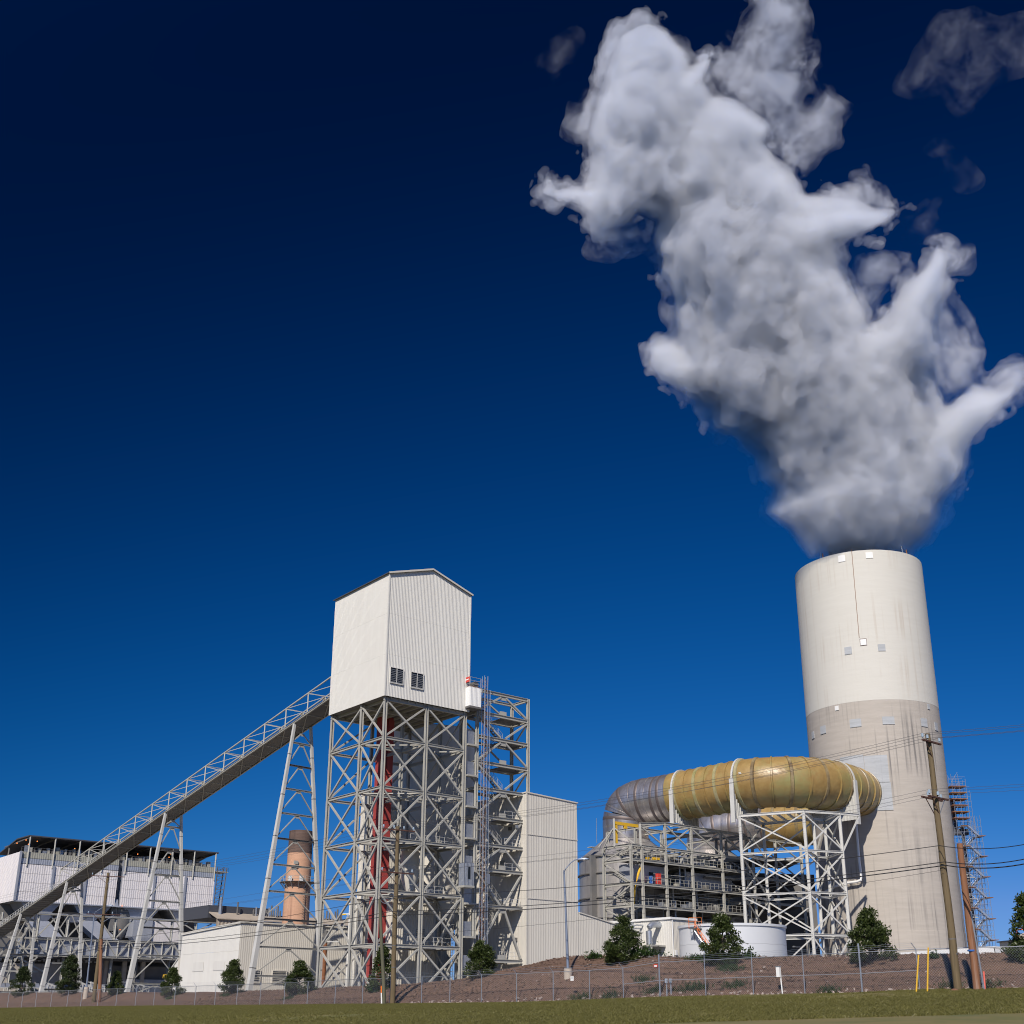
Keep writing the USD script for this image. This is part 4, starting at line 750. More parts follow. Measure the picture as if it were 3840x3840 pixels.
# ---------------------------------------------------------------- low cream building with lean-to
Pc = atY(904, 3460, 186); ca, cb = (Pc[:2] - GO) @ GA, (Pc[:2] - GO) @ GB; ztop = Pc[2]; b_l, z_l2 = ona(685, 3504, ca); a_e = onb(1330, 3480, cb)[0]
t = thing('low_cream_building', 'low cream building with louvred vents behind the nearest conveyor leg', 'building', G(ca, cb, YARD))
zl = lambda s: z_l2 + (ztop - z_l2) * s / (b_l - cb); lap = ztop - 4.3
MB().corr(P2(ca, b_l), P2(ca, cb), YARD - .3, lap - .02, -GA, .4, .02).build('siding_panel', 'siding_white', t); MB().corr(P2(ca, b_l), P2(ca, cb), lap, zl, -GA, .4, .02).build('siding_panel', 'siding_white', t)
MB().corr(P2(ca, cb), P2(a_e, cb), YARD - .3, ztop, -GB, .36, .022).build('siding_panel', 'siding_cream', t); MB().corr(P2(a_e, cb), P2(a_e, cb + 14), YARD - .3, ztop, GA, .36, .022).build('siding_panel', 'siding_cream', t)
MB().poly([G(ca - .25, cb - .25, ztop), G(a_e + .2, cb - .25, ztop), G(a_e + .2, b_l, z_l2), G(ca - .25, b_l + .2, z_l2)], Z3 * .2).build('roof', 'siding_cream', t)
MB().bar(G(ca - .2, cb - .22, ztop), G(ca - .2, b_l, z_l2), .06, .3).build('gutter', 'siding_white', t)
for p0, p1, y0, y1 in ((943, 972, 3636, 3684), (1023, 1070, 3638, 3685)):
    la, lz = onb(p0, y0, cb - .08); h_a, hz = onb(p1, y1, cb - .08); lz -= .1
    lv_ = MB().gbox(la, h_a, cb - .10, cb - .07, hz, lz); lv_ = lv_.build('louvre', 'glass_dark', t); fr = MB(); [fr.gbox(*q) for q in ((la - .12, la, cb - .22, cb - .06, hz, lz), (h_a, h_a + .12, cb - .22, cb - .06, hz, lz), (la - .12, h_a + .12, cb - .22, cb - .06, lz, lz + .12), (la - .12, h_a + .12, cb - .22, cb - .06, hz - .12, hz))]; fr.build('frame', 'siding_cream', lv_)
    for z in np.arange(hz + .1, lz, .27): MB().bar(G(la, cb - .16, z), G(h_a, cb - .16, z), .16, .04, up=Z3 + B3).build('blade', 'siding_cream', lv_)
for p0, p1, y0, y1 in ((722, 765, 3607, 3644), (800, 845, 3602, 3640)):
    b0_, z0_ = ona(p0, y1, ca); b1_, z1_ = ona(p1, y0, ca); MB().gbox(ca - .075, ca - .055, b1_, b0_, z0_, z1_).build('blanked_window', 'siding_white', t)
t = thing('lean_to', 'small white lean-to with a yellow beam, left end of the low cream building', 'building', G(ca + .5, b_l, YARD)); q0, q1 = b_l + .1, b_l + 4.6
zh = ona(667, 3595, ca + .3)[1]; zlw = ona(611, 3644, ca + .3)[1]
MB().add([G(ca + .3, q0, YARD - .3), G(ca + .3, q1, YARD - .3), G(ca + .3, q1, zlw), G(ca + .3, q0 + 1.2, zh), G(ca + .3, q0, zh)], [[0, 1, 2], [0, 2, 3], [0, 3, 4]]).build('side_wall', 'siding_white', t)
MB().poly([G(ca + .1, q0 + 1.2, zh), G(ca + 4, q0 + 1.2, zh), G(ca + 4, q1 + .4, zlw - .2), G(ca + .1, q1 + .4, zlw - .2)], Z3 * .14).build('roof', 'siding_white', t)
MB().gbox(ca, ca + .3, q1 - 1.0, q1 + 2.2, zlw - 1.1, zlw - .5).build('yellow_beam', 'yellow', t)
for k in range(5): MB().gbox(ca + .2, ca + .28, q0 + .15 + k * .24, q0 + .2 + k * .24, YARD, zh).build('batten', 'siding_cream', t)
# long tan building behind, roof vents, tan chimney stack
a0, zr = onb(905, 3424, 95); a1_ = onb(1640, 3470, 95)[0]
t = thing('tan_hall', 'long low tan hall with dark roof seen behind the cream building', 'building', G(a0, 95, YARD)); a00 = onb(815, 3415, 95)[0]
MB().corr(P2(a00, 95), P2(a1_, 95), YARD, zr - 1.5, -GB, .8, .08).build('siding_panel', 'siding_tan', t); MB().poly([G(a00, 94.6, zr - 1.5), G(a1_, 94.6, zr - 1.5), G(a1_, 99, zr), G(a00, 99, zr)], Z3 * .2).build('roof', 'siding_tan', t); MB().gbox(a00 - .2, a00 + 14, 99, 112, zr - 1, zr + 1.6).build('dark_roof_block', 'roof_dark', t)
ventx = [(825, 3), (890, 2.2)] + [(x_, .9 + .5 * ((i * 7) % 3)) for i, x_ in enumerate((951, 960, 993, 1001, 1009, 1018, 1026, 1034, 1042, 1051))] + [(x_, 1.0 + .5 * (i % 3)) for i, x_ in enumerate((1214, 1226, 1236, 1247, 1258, 1266, 1275, 1281))]
for i, (px, h) in enumerate(ventx):
    vp = np.array([*atplane(px, 3420, G(0, 98), B3)[:2], zr - .3]); MB().tube(vp, vp + Z3 * (h + .6), .2 if i else .4, 8, .18 if i else .2).build('roof_vent', 'steel_dark' if i % 3 else 'galvanised', t, 40)
Y = 236; Xs = atY(1118, 3300, Y)[0]; zt_s = atY(1128, 3118, Y)[2]; rb, rt = 2.95, 2.4
t = thing('tan_stack', 'short tan concrete stack with a sooty dark top and ring platform', 'chimney', [Xs, Y, YARD]); zk = zt_s - 4.6; rk = lambda z: rb + (rt - rb) * (z - YARD) / (zt_s - YARD); c_ = [Xs, Y, 0]
MB().lathe(c_, [(rk(YARD), YARD - .5), (rk(zk), zk)], 48).build('shaft', 'stack_tan', t, 40); MB().lathe(c_, [(rk(zk) + .01, zk), (rt + .01, zt_s), (rt - .3, zt_s), (rt - .3, zt_s - 2)], 48).build('sooty_top', 'stack_soot', t, 40)
zp = atY(1110, 3311, Y)[2]; MB().lathe(c_, [(rk(zp), zp), (rk(zp) + 1.15, zp), (rk(zp) + 1.15, zp + .1), (rk(zp), zp + .1)], 40).build('platform', 'steel_dark', t)
rr = MB(); RP = rk(zp) + 1.1
for h in (.55, 1.1): rr.path([[Xs + RP * math.cos(q), Y + RP * math.sin(q), zp + h] for q in np.linspace(0, 2 * np.pi, 33)], .035, 4)
for q in np.linspace(0, 2 * np.pi, 20)[:-1]: rr.bar([Xs + RP * math.cos(q), Y + RP * math.sin(q), zp], [Xs + RP * math.cos(q), Y + RP * math.sin(q), zp + 1.1], .06)
rr.build('guard_rail', 'steel', t)
for q in np.linspace(0, 2 * np.pi, 15)[:-1]: MB().bar([Xs + RP * math.cos(q), Y + RP * math.sin(q), zp], [Xs + (RP - 1.1) * math.cos(q), Y + (RP - 1.1) * math.sin(q), zp - 1.3], .1).build('bracket', 'steel', t)
for q in (-1.2, -1.9): MB().box([Xs + RP * math.cos(q) * .9, Y + RP * math.sin(q) * .9, zp + .6], (.6, .5, 1.0)).build('instrument_box', 'white_paint', t)
ldr = MB(); lx = Xs + rk(zp) * .72
for d in (-.25, .25): ldr.bar([lx + d, Y - rk(10) * .75, YARD], [lx + d - .15, Y - rk(zp) * .75, zp], .07)
for z in np.arange(YARD, zp, .5): ldr.bar([lx - .25, Y - rk(10) * .75, z], [lx + .25, Y - rk(10) * .75, z], .05)
ldr.build('ladder', 'steel_dark', t); MB().box([Xs - .1, Y - rk(zp + 3) - .35, zp + 3.2], (1.1, .7, .15)).box([Xs - .1, Y - rk(zp + 3) - .5, zp + 3.8], (.9, .3, .7)).build('monitor_stand', 'steel', t)
# rusty pipe by the tower's left foot
P = atY(1222, 3500, 186); t = thing('rusty_flue', 'rusty orange vertical flue pipe with a dark cowl left of the braced tower', 'pipe', [P[0], 186, YARD]); zf_ = P[2]
MB().tube([P[0], 186, YZ], [P[0], 186, zf_ - 1], .34, 12).build('pipe', 'rust', t, 40); MB().tube([P[0], 186, zf_ - 1], [P[0], 186, zf_ + .4], .36, 12).build('cowl', 'steel_dark', t, 40); MB().bar([P[0] - .6, 185.6, zf_ - 1.3], [P[0] + 2.2, 185.6, zf_ - 1.3], .14).build('bracket', 'steel_white', t)
P = atY(1300, 3428, 190); t = thing('jib_crane', 'small yellow and white jib on a strut left of the white shaft', 'jib', P); MB().bar(P + [-.9, 0, 0], P + [.9, 0, .05], .18).build('beam', 'white_paint', t); MB().bar(P + [-.95, -.01, -.1], P + [-.1, -.01, -.05], .17).build('yellow_end', 'yellow', t); MB().bar(P + [-.6, 0, -2.6], P + [.2, 0, -.1], .12).build('strut', 'steel', t); MB().bar(P + [.9, 0, -22], P + [.9, 0, 0], .14).build('mast', 'steel', t)
# ---------------------------------------------------------------- precipitator house at the far left
PB = 159.0
def pl(px, py, b=PB): return onb(px, py, b)
aL, zA = pl(72, 3241); aR = pl(800, 3330)[0]
zroof = pl(85, 3135)[1]; zrail = pl(75, 3192)[1]; zbeige = pl(72, 3216)[1]; zsil = pl(70, 3238)[1]; zpan = pl(64, 3377)[1]; zhop = pl(400, 3432)[1]
t = thing('precipitator_house', 'huge pale panelled precipitator house with an open roof canopy at the far left', 'industrial building', G(aL, PB, YARD)); DP = 24.0
gap0, gap1 = pl(437, 3300)[0], pl(456, 3300)[0]
def face(par, a0, a1, z0, z1, m, name, n, dep=0.0, rows=1, pitch=.55):
    w = (a1 - a0) / n
    for r_ in range(rows):
        za, zb2 = z0 + (z1 - z0) * r_ / rows, z0 + (z1 - z0) * (r_ + 1) / rows
        for k in range(n): MB().corr(P2(a0 + w * k + .02, PB - dep), P2(a0 + w * (k + 1) - .02, PB - dep), za, zb2 - .05, -GB, pitch, .04).build(name, m, par)
mods = ((aL, gap0), (gap1, aR))
for a0, a1 in mods:
    face(t, a0, a1, zpan, zsil, 'panel_pale', 'wall_panel', 3, .5, 4); face(t, a0, a1, zsil + .1, zbeige, 'panel_blue', 'upper_panel', 5, .45); face(t, a0, a1, zbeige + .05, zrail, 'band_beige', 'parapet_panel', 5, .4)
    MB().gbox(a0, a1, PB, PB + DP, zpan, zrail - .1).build('casing', 'panel_blue', t)
    MB().gbox(a0 - .1, a1 + .1, PB - .8, PB - .3, zpan - .25, zpan).build('sill', 'panel_blue', t)
    for k in range(1, 3): e = a0 + (a1 - a0) * k / 3; MB().gbox(e - .28, e + .28, PB - .85, PB - .5, zpan, zsil).build('buckstay', 'panel_blue', t)
MB().corr(P2(aL, PB + DP), P2(aL, PB - .5), zpan, zrail, -GA, .6, .05).build('end_wall', 'panel_pale', t); MB().gbox(aL - .35, aL + .1, PB - .9, PB - .4, zpan, zrail).build('corner_post', 'panel_blue', t)
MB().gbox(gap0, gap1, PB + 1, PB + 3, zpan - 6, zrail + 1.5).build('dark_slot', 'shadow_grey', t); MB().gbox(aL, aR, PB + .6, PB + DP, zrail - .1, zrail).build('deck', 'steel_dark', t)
zc0 = zroof; MB().poly([G(aL + 1.2, PB - .8, zroof), G(aR + .4, PB - .8, zroof), G(aR + 1.5, PB + 9, zroof - .1), G(aL + 1.2, PB + 9, zroof + .2)], Z3 * .3).build('canopy', 'roof_dark', t)
MB().poly([G(aL + 1.2, PB + 9, zroof + .2), G(aR + 1.5, PB + 9, zroof - .1), G(aR + 1.5, PB + DP, zroof - 2.2), G(aL + 1.2, PB + DP, zroof - 2.2)], Z3 * .3).build('canopy', 'roof_dark', t)
for a in np.linspace(aL + 1.6, aR - .3, 9): MB().bar(G(a, PB - .6, zbeige - 2), G(a, PB - .6, zroof), .3).build('canopy_post', 'steel', t); MB().bar(G(a, PB + 16, zrail), G(a, PB + 16, zroof - .9), .3).build('canopy_post', 'steel_dark', t); MB().bar(G(a, PB - .7, zroof - .2), G(a, PB + 20, zroof - .6), .25).build('canopy_rafter', 'steel_dark', t)
railing(t, [(aL, PB - .3), (aR, PB - .3)], zrail, 'steel_dark', 1.5)
r2 = np.random.default_rng(5)
for k in range(46):
    a = aL + 1 + (aR - aL - 2) * (k + .5) / 46; h = r2.uniform(.7, 1.9); MB().gbox(a - .3, a + r2.uniform(.2, .6), PB + 1, PB + 2, zrail, zrail + h).build('roof_unit', ('galvanised', 'steel', 'steel_dark', 'band_beige')[k % 4], t)
lampm = usdkit.material(stage, '/World/Looks/sodium_glow', {'e': ('emission', {'color': (1.0, .28, .07), 'strength': 1.6})}, surface='e.emission'); mats['sodium_glow'] = lampm
for i, (px, py) in enumerate(((64, 3162), (107, 3166), (98, 3150), (140, 3155), (280, 3182), (476, 3200), (516, 3203), (634, 3215), (640, 3202), (458, 3397), (450, 3486))):
    b_ = PB - 1.2 if i > 8 else PB + 3; a_, z_ = onb(px, py, b_); MB().box(G(a_, b_, z_), (.22, .22, .22)).build('lit_lamp', 'sodium_glow', t)
# cable ladder tower on its right end and an antenna mast on the left end
for b in (PB - .5, PB + 1.5):
    for d in (.3, 2.3): MB().bar(G(aR + d, b, zhop), G(aR + d + (.9 if d > 1 else .2), b, zrail), .2).build('ladder_post', 'steel_dark', t)
for k in range(12): z = zhop + (zrail - zhop) * k / 12; MB().bar(G(aR + .3, PB - .5, z), G(aR + 2.6, PB - .5, z + 1.4), .14).bar(G(aR + .3, PB - .5, z), G(aR + 2.4, PB - .5, z), .12).build('ladder_brace', 'steel_dark', t)
MB().gbox(aR, aR + 3.6, PB - .6, PB + 4, zrail - 1.2, zrail - 1.0).build('side_platform', 'steel', t); railing(t, [(aR + .2, PB - .6), (aR + 3.6, PB - .6), (aR + 3.6, PB + 4)], zrail - 1.0, 'steel_dark', .8)
# hoppers: sloping blue skirts with peaked openings
npk = 4; W_ = (aR - aL) / npk
for k in range(npk):
    x0 = aL + W_ * k; f = .28
    MB().add([G(x0, PB - .6, zpan - .25), G(x0 + W_, PB - .6, zpan - .25), G(x0 + W_ * (1 - .02), PB - .1, zhop + 1.6 + 2.4), G(x0 + W_ * .72, PB + .5, zhop - .4), G(x0 + W_ * .28, PB + .5, zhop - .4), G(x0 + W_ * .02, PB - .1, zhop + 4.0)], [[0, 1, 2], [0, 2, 5], [5, 2, 3], [5, 3, 4]]).build('hopper_face', 'panel_blue', t)
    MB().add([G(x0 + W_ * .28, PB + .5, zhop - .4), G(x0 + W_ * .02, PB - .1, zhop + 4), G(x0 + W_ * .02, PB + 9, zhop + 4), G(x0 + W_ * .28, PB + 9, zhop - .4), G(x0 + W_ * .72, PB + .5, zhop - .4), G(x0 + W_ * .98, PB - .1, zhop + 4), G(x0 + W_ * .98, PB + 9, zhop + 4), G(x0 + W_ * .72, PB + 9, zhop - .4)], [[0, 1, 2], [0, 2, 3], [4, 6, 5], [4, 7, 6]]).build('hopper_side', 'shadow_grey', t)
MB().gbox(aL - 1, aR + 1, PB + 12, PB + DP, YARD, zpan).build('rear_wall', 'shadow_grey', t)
# inclined flue ducts below the hoppers
for k, (px0, px1) in enumerate(((125, 215), (305, 425), (500, 585))):
    a0, z0 = pl(px0, 3436, PB + 2); a1, z1 = pl(px1, 3560, PB + 2); w = 5.2
    MB().poly([G(a0 - w / 2, PB + 1.5, z0), G(a0 + w / 2, PB + 1.5, z0), G(a1 + w / 2, PB - 1.5, z1), G(a1 - w / 2, PB - 1.5, z1)], B3 * 4).build('inclined_duct', 'panel_blue', t)
    MB().poly([G(a0 - w * .8, PB + .4, z0 + .5), G(a0 + w * .8, PB + .4, z0 + .5), G(a0 + w * .55, PB + 1.3, z0 - 1.6), G(a0 - w * .55, PB + 1.3, z0 - 1.6)], B3 * 3).build('duct_collar', 'panel_blue', t)
a_, z_ = pl(648, 3500, PB - 2); MB().gbox(a_ - 5.5, a_ + 2.4, PB - 2, PB + 5, z_ - 3.6, z_ + 2.8).build('duct_box', 'panel_pale', t); a2_, z2_ = pl(520, 3478, PB - 2); MB().gbox(a2_ - 1.6, a2_ + 3.4, PB - 2.5, PB + 3, z2_ - 2.4, z2_ + 2.2).build('duct_box', 'panel_blue', t); MB().poly([G(a2_ - 1.6, PB - 2.5, z2_ - 2.4), G(a2_ + 3.4, PB - 2.5, z2_ - 2.4), G(a2_ + 2.4, PB - 2, z2_ - 5.5), G(a2_ + 1, PB - 2, z2_ - 5.5)], B3 * 3).build('duct_foot', 'panel_blue', t)
tk = atplane(455, 3455, G(0, PB + 3), B3); t2 = thing('dark_bin', 'dark round bin with a cone bottom in the shade of the precipitator', 'bin', tk); MB().lathe(tk, [(.01, 3.4), (2.8, 3.4), (2.8, -.4), (.5, -4.6), (.01, -4.6)], 28).build('shell', 'shadow_grey', t2, 30); ld = MB(); [ld.bar(tk + np.array([-1.2 + d, -3.0, -3]), tk + np.array([-1.2 + d, -3.0, 3]), .12) for d in (0, .7)]; [ld.bar(tk + np.array([-1.2, -3.0, z]), tk + np.array([-.5, -3, z]), .1) for z in np.arange(-3, 3, .6)]; ld.build('ladder', 'steel', t2)
# pipe rack in front: upper beam on braced posts
PR = 150.0; q = lambda px, py: onb(px, py, PR)
t = thing('pipe_rack', 'long steel pipe rack with a braced beam in front of the precipitator', 'pipe rack', G(q(120, 3428)[0], PR, YARD)); a0, zq = q(130, 3421); a1 = q(846, 3456)[0]
MB().gbox(a0, a1, PR - .3, PR + .3, zq - .5, zq).build('girder', 'steel', t); MB().gbox(a0, a1, PR - .7, PR - .5, zq - .3, zq - .1).build('pipe', 'galvanised', t); zt2 = q(360, 3524)[1]; MB().gbox(a0 - 30, q(700, 3540)[0], PR - .2, PR + .2, zt2 - .3, zt2).build('girder', 'steel', t)
for px in (146, 258, 436, 648, 738):
    a, _ = q(px, 3440); MB().ibar(G(a, PR, YZ), G(a, PR, zq - .5), .55, .5, .08).build('post', 'steel', t)
    for s in (-1, 1): MB().bar(G(a, PR, zt2 - (0 if px < 500 else -3)), G(a + 4.2 * s, PR, zq - .6), .28).build('knee_brace', 'steel', t)
# lower truss bridge with cladding behind its members
t = thing('truss_bridge', 'horizontal grey clad truss bridge low on the left behind the poles', 'conveyor bridge', G(q(100, 3560)[0], 148, YARD)); PT = 148.0; k0 = onb(88, 3509, PT)[0]; k1 = onb(690, 3538, PT)[0]; zt3 = onb(360, 3526, PT)[1]; zb3 = onb(360, 3588, PT)[1]
MB().gbox(k0, k1, PT + .4, PT + 4, zb3, zt3 - .1).build('cladding', 'panel_blue', t)
for z in (zt3, zb3): MB().ibar(G(k0, PT, z), G(k1, PT, z), .5, .4).build('chord', 'steel', t)
n = 14
for k in range(n):
    x0, x1 = k0 + (k1 - k0) * k / n, k0 + (k1 - k0) * (k + 1) / n; MB().bar(G(x0, PT, zb3), G(x0, PT, zt3), .3).build('post', 'steel', t); MB().bar(G(x0, PT, zt3 if k % 2 else zb3), G(x1, PT, zb3 if k % 2 else zt3), .26).build('diagonal', 'steel', t)
    if k % 3 == 1: MB().ibar(G(x0, PT + 2, YZ), G(x0, PT + 2, zb3), .8, .7).build('pier', 'steel_dark', t)
# dark lower hall, retaining wall and walkway
PH = 153.0; h0, h1 = onb(-60, 3650, PH)[0], onb(700, 3650, PH)[0]; zh0 = onb(300, 3600, PH)[1]; zm = onb(300, 3636, PH)[1]
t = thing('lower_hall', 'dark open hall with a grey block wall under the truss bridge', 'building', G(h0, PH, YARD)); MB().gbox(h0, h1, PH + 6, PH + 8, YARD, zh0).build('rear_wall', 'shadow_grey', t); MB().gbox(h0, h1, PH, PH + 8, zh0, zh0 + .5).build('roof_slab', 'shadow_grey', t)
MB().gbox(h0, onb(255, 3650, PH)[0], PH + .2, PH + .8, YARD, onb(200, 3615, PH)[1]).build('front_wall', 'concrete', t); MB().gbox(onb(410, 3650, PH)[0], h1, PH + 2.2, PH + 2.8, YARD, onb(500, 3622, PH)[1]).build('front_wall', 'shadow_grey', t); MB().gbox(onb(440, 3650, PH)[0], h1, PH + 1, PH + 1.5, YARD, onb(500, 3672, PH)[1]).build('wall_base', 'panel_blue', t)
for px in (400, 470, 540): a = onb(px, 3650, PH)[0]; MB().gbox(a - .5, a + .5, PH + .8, PH + 1.8, YARD, zh0).build('pillar', 'concrete', t)
for k in range(22): a = h0 + 3 + k * 1.1; MB().gbox(a - .25, a + .25, PH - .6, PH - .2, onb(150, 3606, PH)[1], onb(150, 3596, PH)[1] - (k % 3) * .15).build('hanging_unit', 'steel', t)
# low covered conveyor on the ground at the far left, with white hoops, and stacked truss pieces
PG = 138.0; g0, g1 = onb(-60, 3700, PG)[0], onb(400, 3690, PG)[0]; zg = onb(60, 3694, PG)[1]
t = thing('ground_conveyor', 'low covered conveyor with silver hoops just above the bank at the far left', 'conveyor', G(g0, PG, YARD))
for a in np.arange(g0, g1, 1.05):
    th = np.linspace(0, np.pi, 8); v = [G(a + e, PG + .95 * math.cos(x_), zg - .5 + .95 * math.sin(x_)) for e in (0, .88) for x_ in th]; MB().add(v, [[i, i + 1, i + 9, i + 8] for i in range(7)]).build('cover_hoop', 'galvanised', t, 40)
for z in (zg - .55, zg - 1.4): MB().bar(G(g0, PG - 1, z), G(g1, PG - 1, z), .14).build('rail', 'steel_white', t)
for a in np.arange(g0, g1, 1.3): MB().bar(G(a, PG - 1, YZ), G(a, PG - 1, zg - .5), .1).build('leg', 'steel_white', t)
for k, (px0, px1) in enumerate(((170, 215), (300, 345), (340, 392), (470, 560))):
    b_ = 128 - k; x0, z0 = onb(px0, 3682, b_); x1, z1 = onb(px1, 3700, b_); t = thing('truss_section', ['white truss section behind the two far left trees', 'white truss section right of the left street lamp', 'white truss section behind the bare pole stub', 'white truss pieces lying beside the second conveyor support'][k], 'truss', G(x0, b_, YARD))
    for o in (0, 1.4): MB().bar(G(x0, b_ + o, z0), G(x1, b_ + o, z1), .16).build('chord', 'steel_white', t); MB().bar(G(x0, b_ + o, z0 - 1.8), G(x1, b_ + o, z1 - 1.8), .16).build('chord', 'steel_white', t)
    for e in np.linspace(0, 1, 5): c = G(x0 + (x1 - x0) * e, b_, z0 + (z1 - z0) * e); MB().bar(c, c - Z3 * 1.8, .12).build('post', 'steel_white', t); MB().bar(c, c + A3 * (x1 - x0) / 4 * (e < .9) - Z3 * 1.8, .1).build('diagonal', 'steel_white', t)
# rack and stair frame left of it
t = thing('braced_frame', 'grey braced steel frame with sloping members at the left edge', 'frame', G(onb(60, 3600, 146)[0], 146, YARD))
for px in (-10, 48, 88): a, _ = onb(px, 3560, 146); MB().ibar(G(a, 146, YZ), G(a, 146, onb(px, 3425 + px * .6, 146)[1]), .5, .45).build('column', 'steel', t)
for py in (3446, 3512, 3553, 3580, 3640): a0, z = onb(-30, py, 146); a1 = onb(140, py, 146)[0]; MB().bar(G(a0, 145.8, z), G(a1, 145.8, z), .34).build('beam', 'steel', t)
for (x0, y0, x1, y1) in ((0, 3512, 48, 3580), (48, 3512, 0, 3580), (48, 3512, 110, 3580), (110, 3470, 60, 3553), (-10, 3446, 40, 3500), (50, 3580, 165, 3645), (140, 3590, 60, 3650)): p, q_ = onb(x0, y0, 145.6), onb(x1, y1, 145.6); MB().bar(G(p[0], 145.6, p[1]), G(q_[0], 145.6, q_[1]), .3).build('brace', 'steel', t)
# ---------------------------------------------------------------- chimney
CH = np.array([74.0, 225.0]); CR_ = 13.05
def oncyl(px, py, R=CR_, C=CH):
    d = ray(px, py); a = d[0] ** 2 + d[1] ** 2; b = d[0] * C[0] + d[1] * C[1]; c = C @ C - R * R; s = (b - math.sqrt(max(0, b * b - a * c))) / a; return EYEP + d * s
ztop = oncyl(3255, 2062)[2]; zpaint = oncyl(3310, 2623)[2]; c_ = [*CH, 0]
print('chimney', ztop, zpaint)
t = thing('chimney', 'huge concrete chimney with a white painted upper half, steaming at the top', 'chimney', [*CH, YARD])
zj = oncyl(3330, 3490)[2]
MB().lathe(c_, [(CR_ + .06, YZ), (CR_ + .06, zj), (CR_, zj + .02)], 128).build('plinth', 'concrete', t, 30); MB().lathe(c_, [(CR_, zj + .02), (CR_, zpaint)], 128).build('shaft', 'concrete', t, 30); MB().lathe(c_, [(CR_ + .015, zpaint), (CR_ + .015, ztop), (CR_ - .6, ztop), (CR_ - .6, ztop - 3)], 128).build('painted_shaft', 'concrete_paint', t, 30)
MB().lathe(c_, [(CR_ - .6, ztop - .8), (.01, ztop - .5)], 64).build('roof_slab', 'concrete', t)
fl = np.array([CH[0] - 1.2, CH[1] - 1.0]); fr_ = 4.75; zf = atY(3200, 2012, fl[1] - fr_)[2]
MB().lathe([*fl, 0], [(fr_, ztop - 1), (fr_, zf - .9), (fr_ + .12, zf - .9), (fr_ + .12, zf - .55), (fr_ + .05, zf - .5), (fr_ + .05, zf), (fr_ - .25, zf), (fr_ - .25, zf - 4)], 64).build('flue', 'fibreglass', t, 30)
def patch(x0, y0, x1, y1, m, name, dr=.05, n=6, off=0.0):
    """A flat steel or mortar patch that follows the shaft's curve."""
    pts = [oncyl(x0 + (x1 - x0) * k / n, y0 + off * k / n) for k in range(n + 1)]; lo_ = [oncyl(x0 + (x1 - x0) * k / n, y1 + off * k / n)[2] for k in range(n + 1)]; zt_, zb2 = np.mean([p[2] for p in pts]), np.mean(lo_)
    xy = np.array([p[:2] - CH for p in pts]); u = xy / np.linalg.norm(xy, axis=1)[:, None]; o, i_ = CH + u * (CR_ + dr + .06), CH + u * (CR_ + .02); k = np.arange(n); m_ = n + 1
    v = np.vstack([np.column_stack([o, np.full(m_, zb2)]), np.column_stack([o, np.full(m_, zt_)]), np.column_stack([i_, np.full(m_, zb2)]), np.column_stack([i_, np.full(m_, zt_)])])
    q = [np.stack([k, k + 1, k + 1 + m_, k + m_], 1), np.stack([k + m_, k + 1 + m_, k + 1 + 3 * m_, k + 3 * m_], 1), np.stack([k + 2 * m_, k + 3 * m_, k + 1 + 3 * m_, k + 1 + 2 * m_], 1), np.stack([k, k + 2 * m_, k + 1 + 2 * m_, k + 1], 1), np.array([[0, m_, 3 * m_, 2 * m_], [n, 2 * m_ + n, 3 * m_ + n, m_ + n]])]
    MB().add(v, np.vstack(q)).build(name, m, t)
zq = lambda x, y: (2940 + x * .46584, 1900 + y * .46584)
for x0, y0, x1, y1, m in ((435, 393, 490, 445, 'white_paint'), (655, 368, 712, 415, 'white_paint'), (485, 1130, 543, 1190, 'patch'), (753, 1108, 812, 1162, 'patch'), (410, 1605, 440, 1640, 'white_paint'), (1150, 1590, 1168, 1630, 'patch'), (527, 1710, 620, 1775, 'patch'), (788, 1690, 885, 1752, 'patch'), (1098, 1705, 1146, 1770, 'patch'), (292, 1765, 335, 1830, 'patch'), (1208, 1738, 1230, 1800, 'patch'), (224, 1812, 243, 1870, 'patch')):
    patch(*zq(x0, y0), *zq(x1, y1), m, 'wall_patch')
patch(*zq(608, 1062), *zq(664, 1120), 'stainless_seam', 'hatch_frame', .01); patch(*zq(613, 1068), *zq(660, 1115), 'white_paint', 'hatch', .06)
for k, (x0, x1, y0, y1) in enumerate(((3150, 3238, 2835, 2935), (3239, 3326, 2833, 2935), (3239, 3340, 2936, 3040), (3150, 3238, 2936, 3046))): patch(x0, y0, x1, y1, 'patch', 'sheet_patch', .06)
for px in (3074, 3083, 3388, 3404):
    p = oncyl(px, 2088 if px < 3200 else 2070); u = (p[:2] - CH); u /= np.linalg.norm(u); p = np.array([*(CH + u * (CR_ - .3)), ztop]); MB().tube(p, p + Z3 * (1.5 if px in (3074, 3388) else 1.0), .12 if px in (3083, 3404) else .05, 8).build('beacon' if px in (3083, 3404) else 'lightning_rod', 'rust' if px in (3083, 3404) else 'galvanised', t, 40)
pts_ = [oncyl(3193 + (3222 - 3193) * e, 2058 + (2392 - 2058) * e, CR_ + .05) for e in np.linspace(0, 1, 8)]; MB().path(pts_, .05, 5).build('conduit', 'rust', t)
t2 = thing('white_drain_pipe', 'white pipe running down the chimney beside the duct tower', 'pipe', oncyl(3222, 3290))
MB().path([oncyl(x_, y_, CR_ + .9) for x_, y_ in ((3208, 3060), (3214, 3130), (3222, 3230), (3230, 3288), (3228, 3300), (3215, 3306), (3170, 3312), (3130, 3325), (3095, 3345))], .24, 10).build('pipe', 'white_paint', t2, 40)
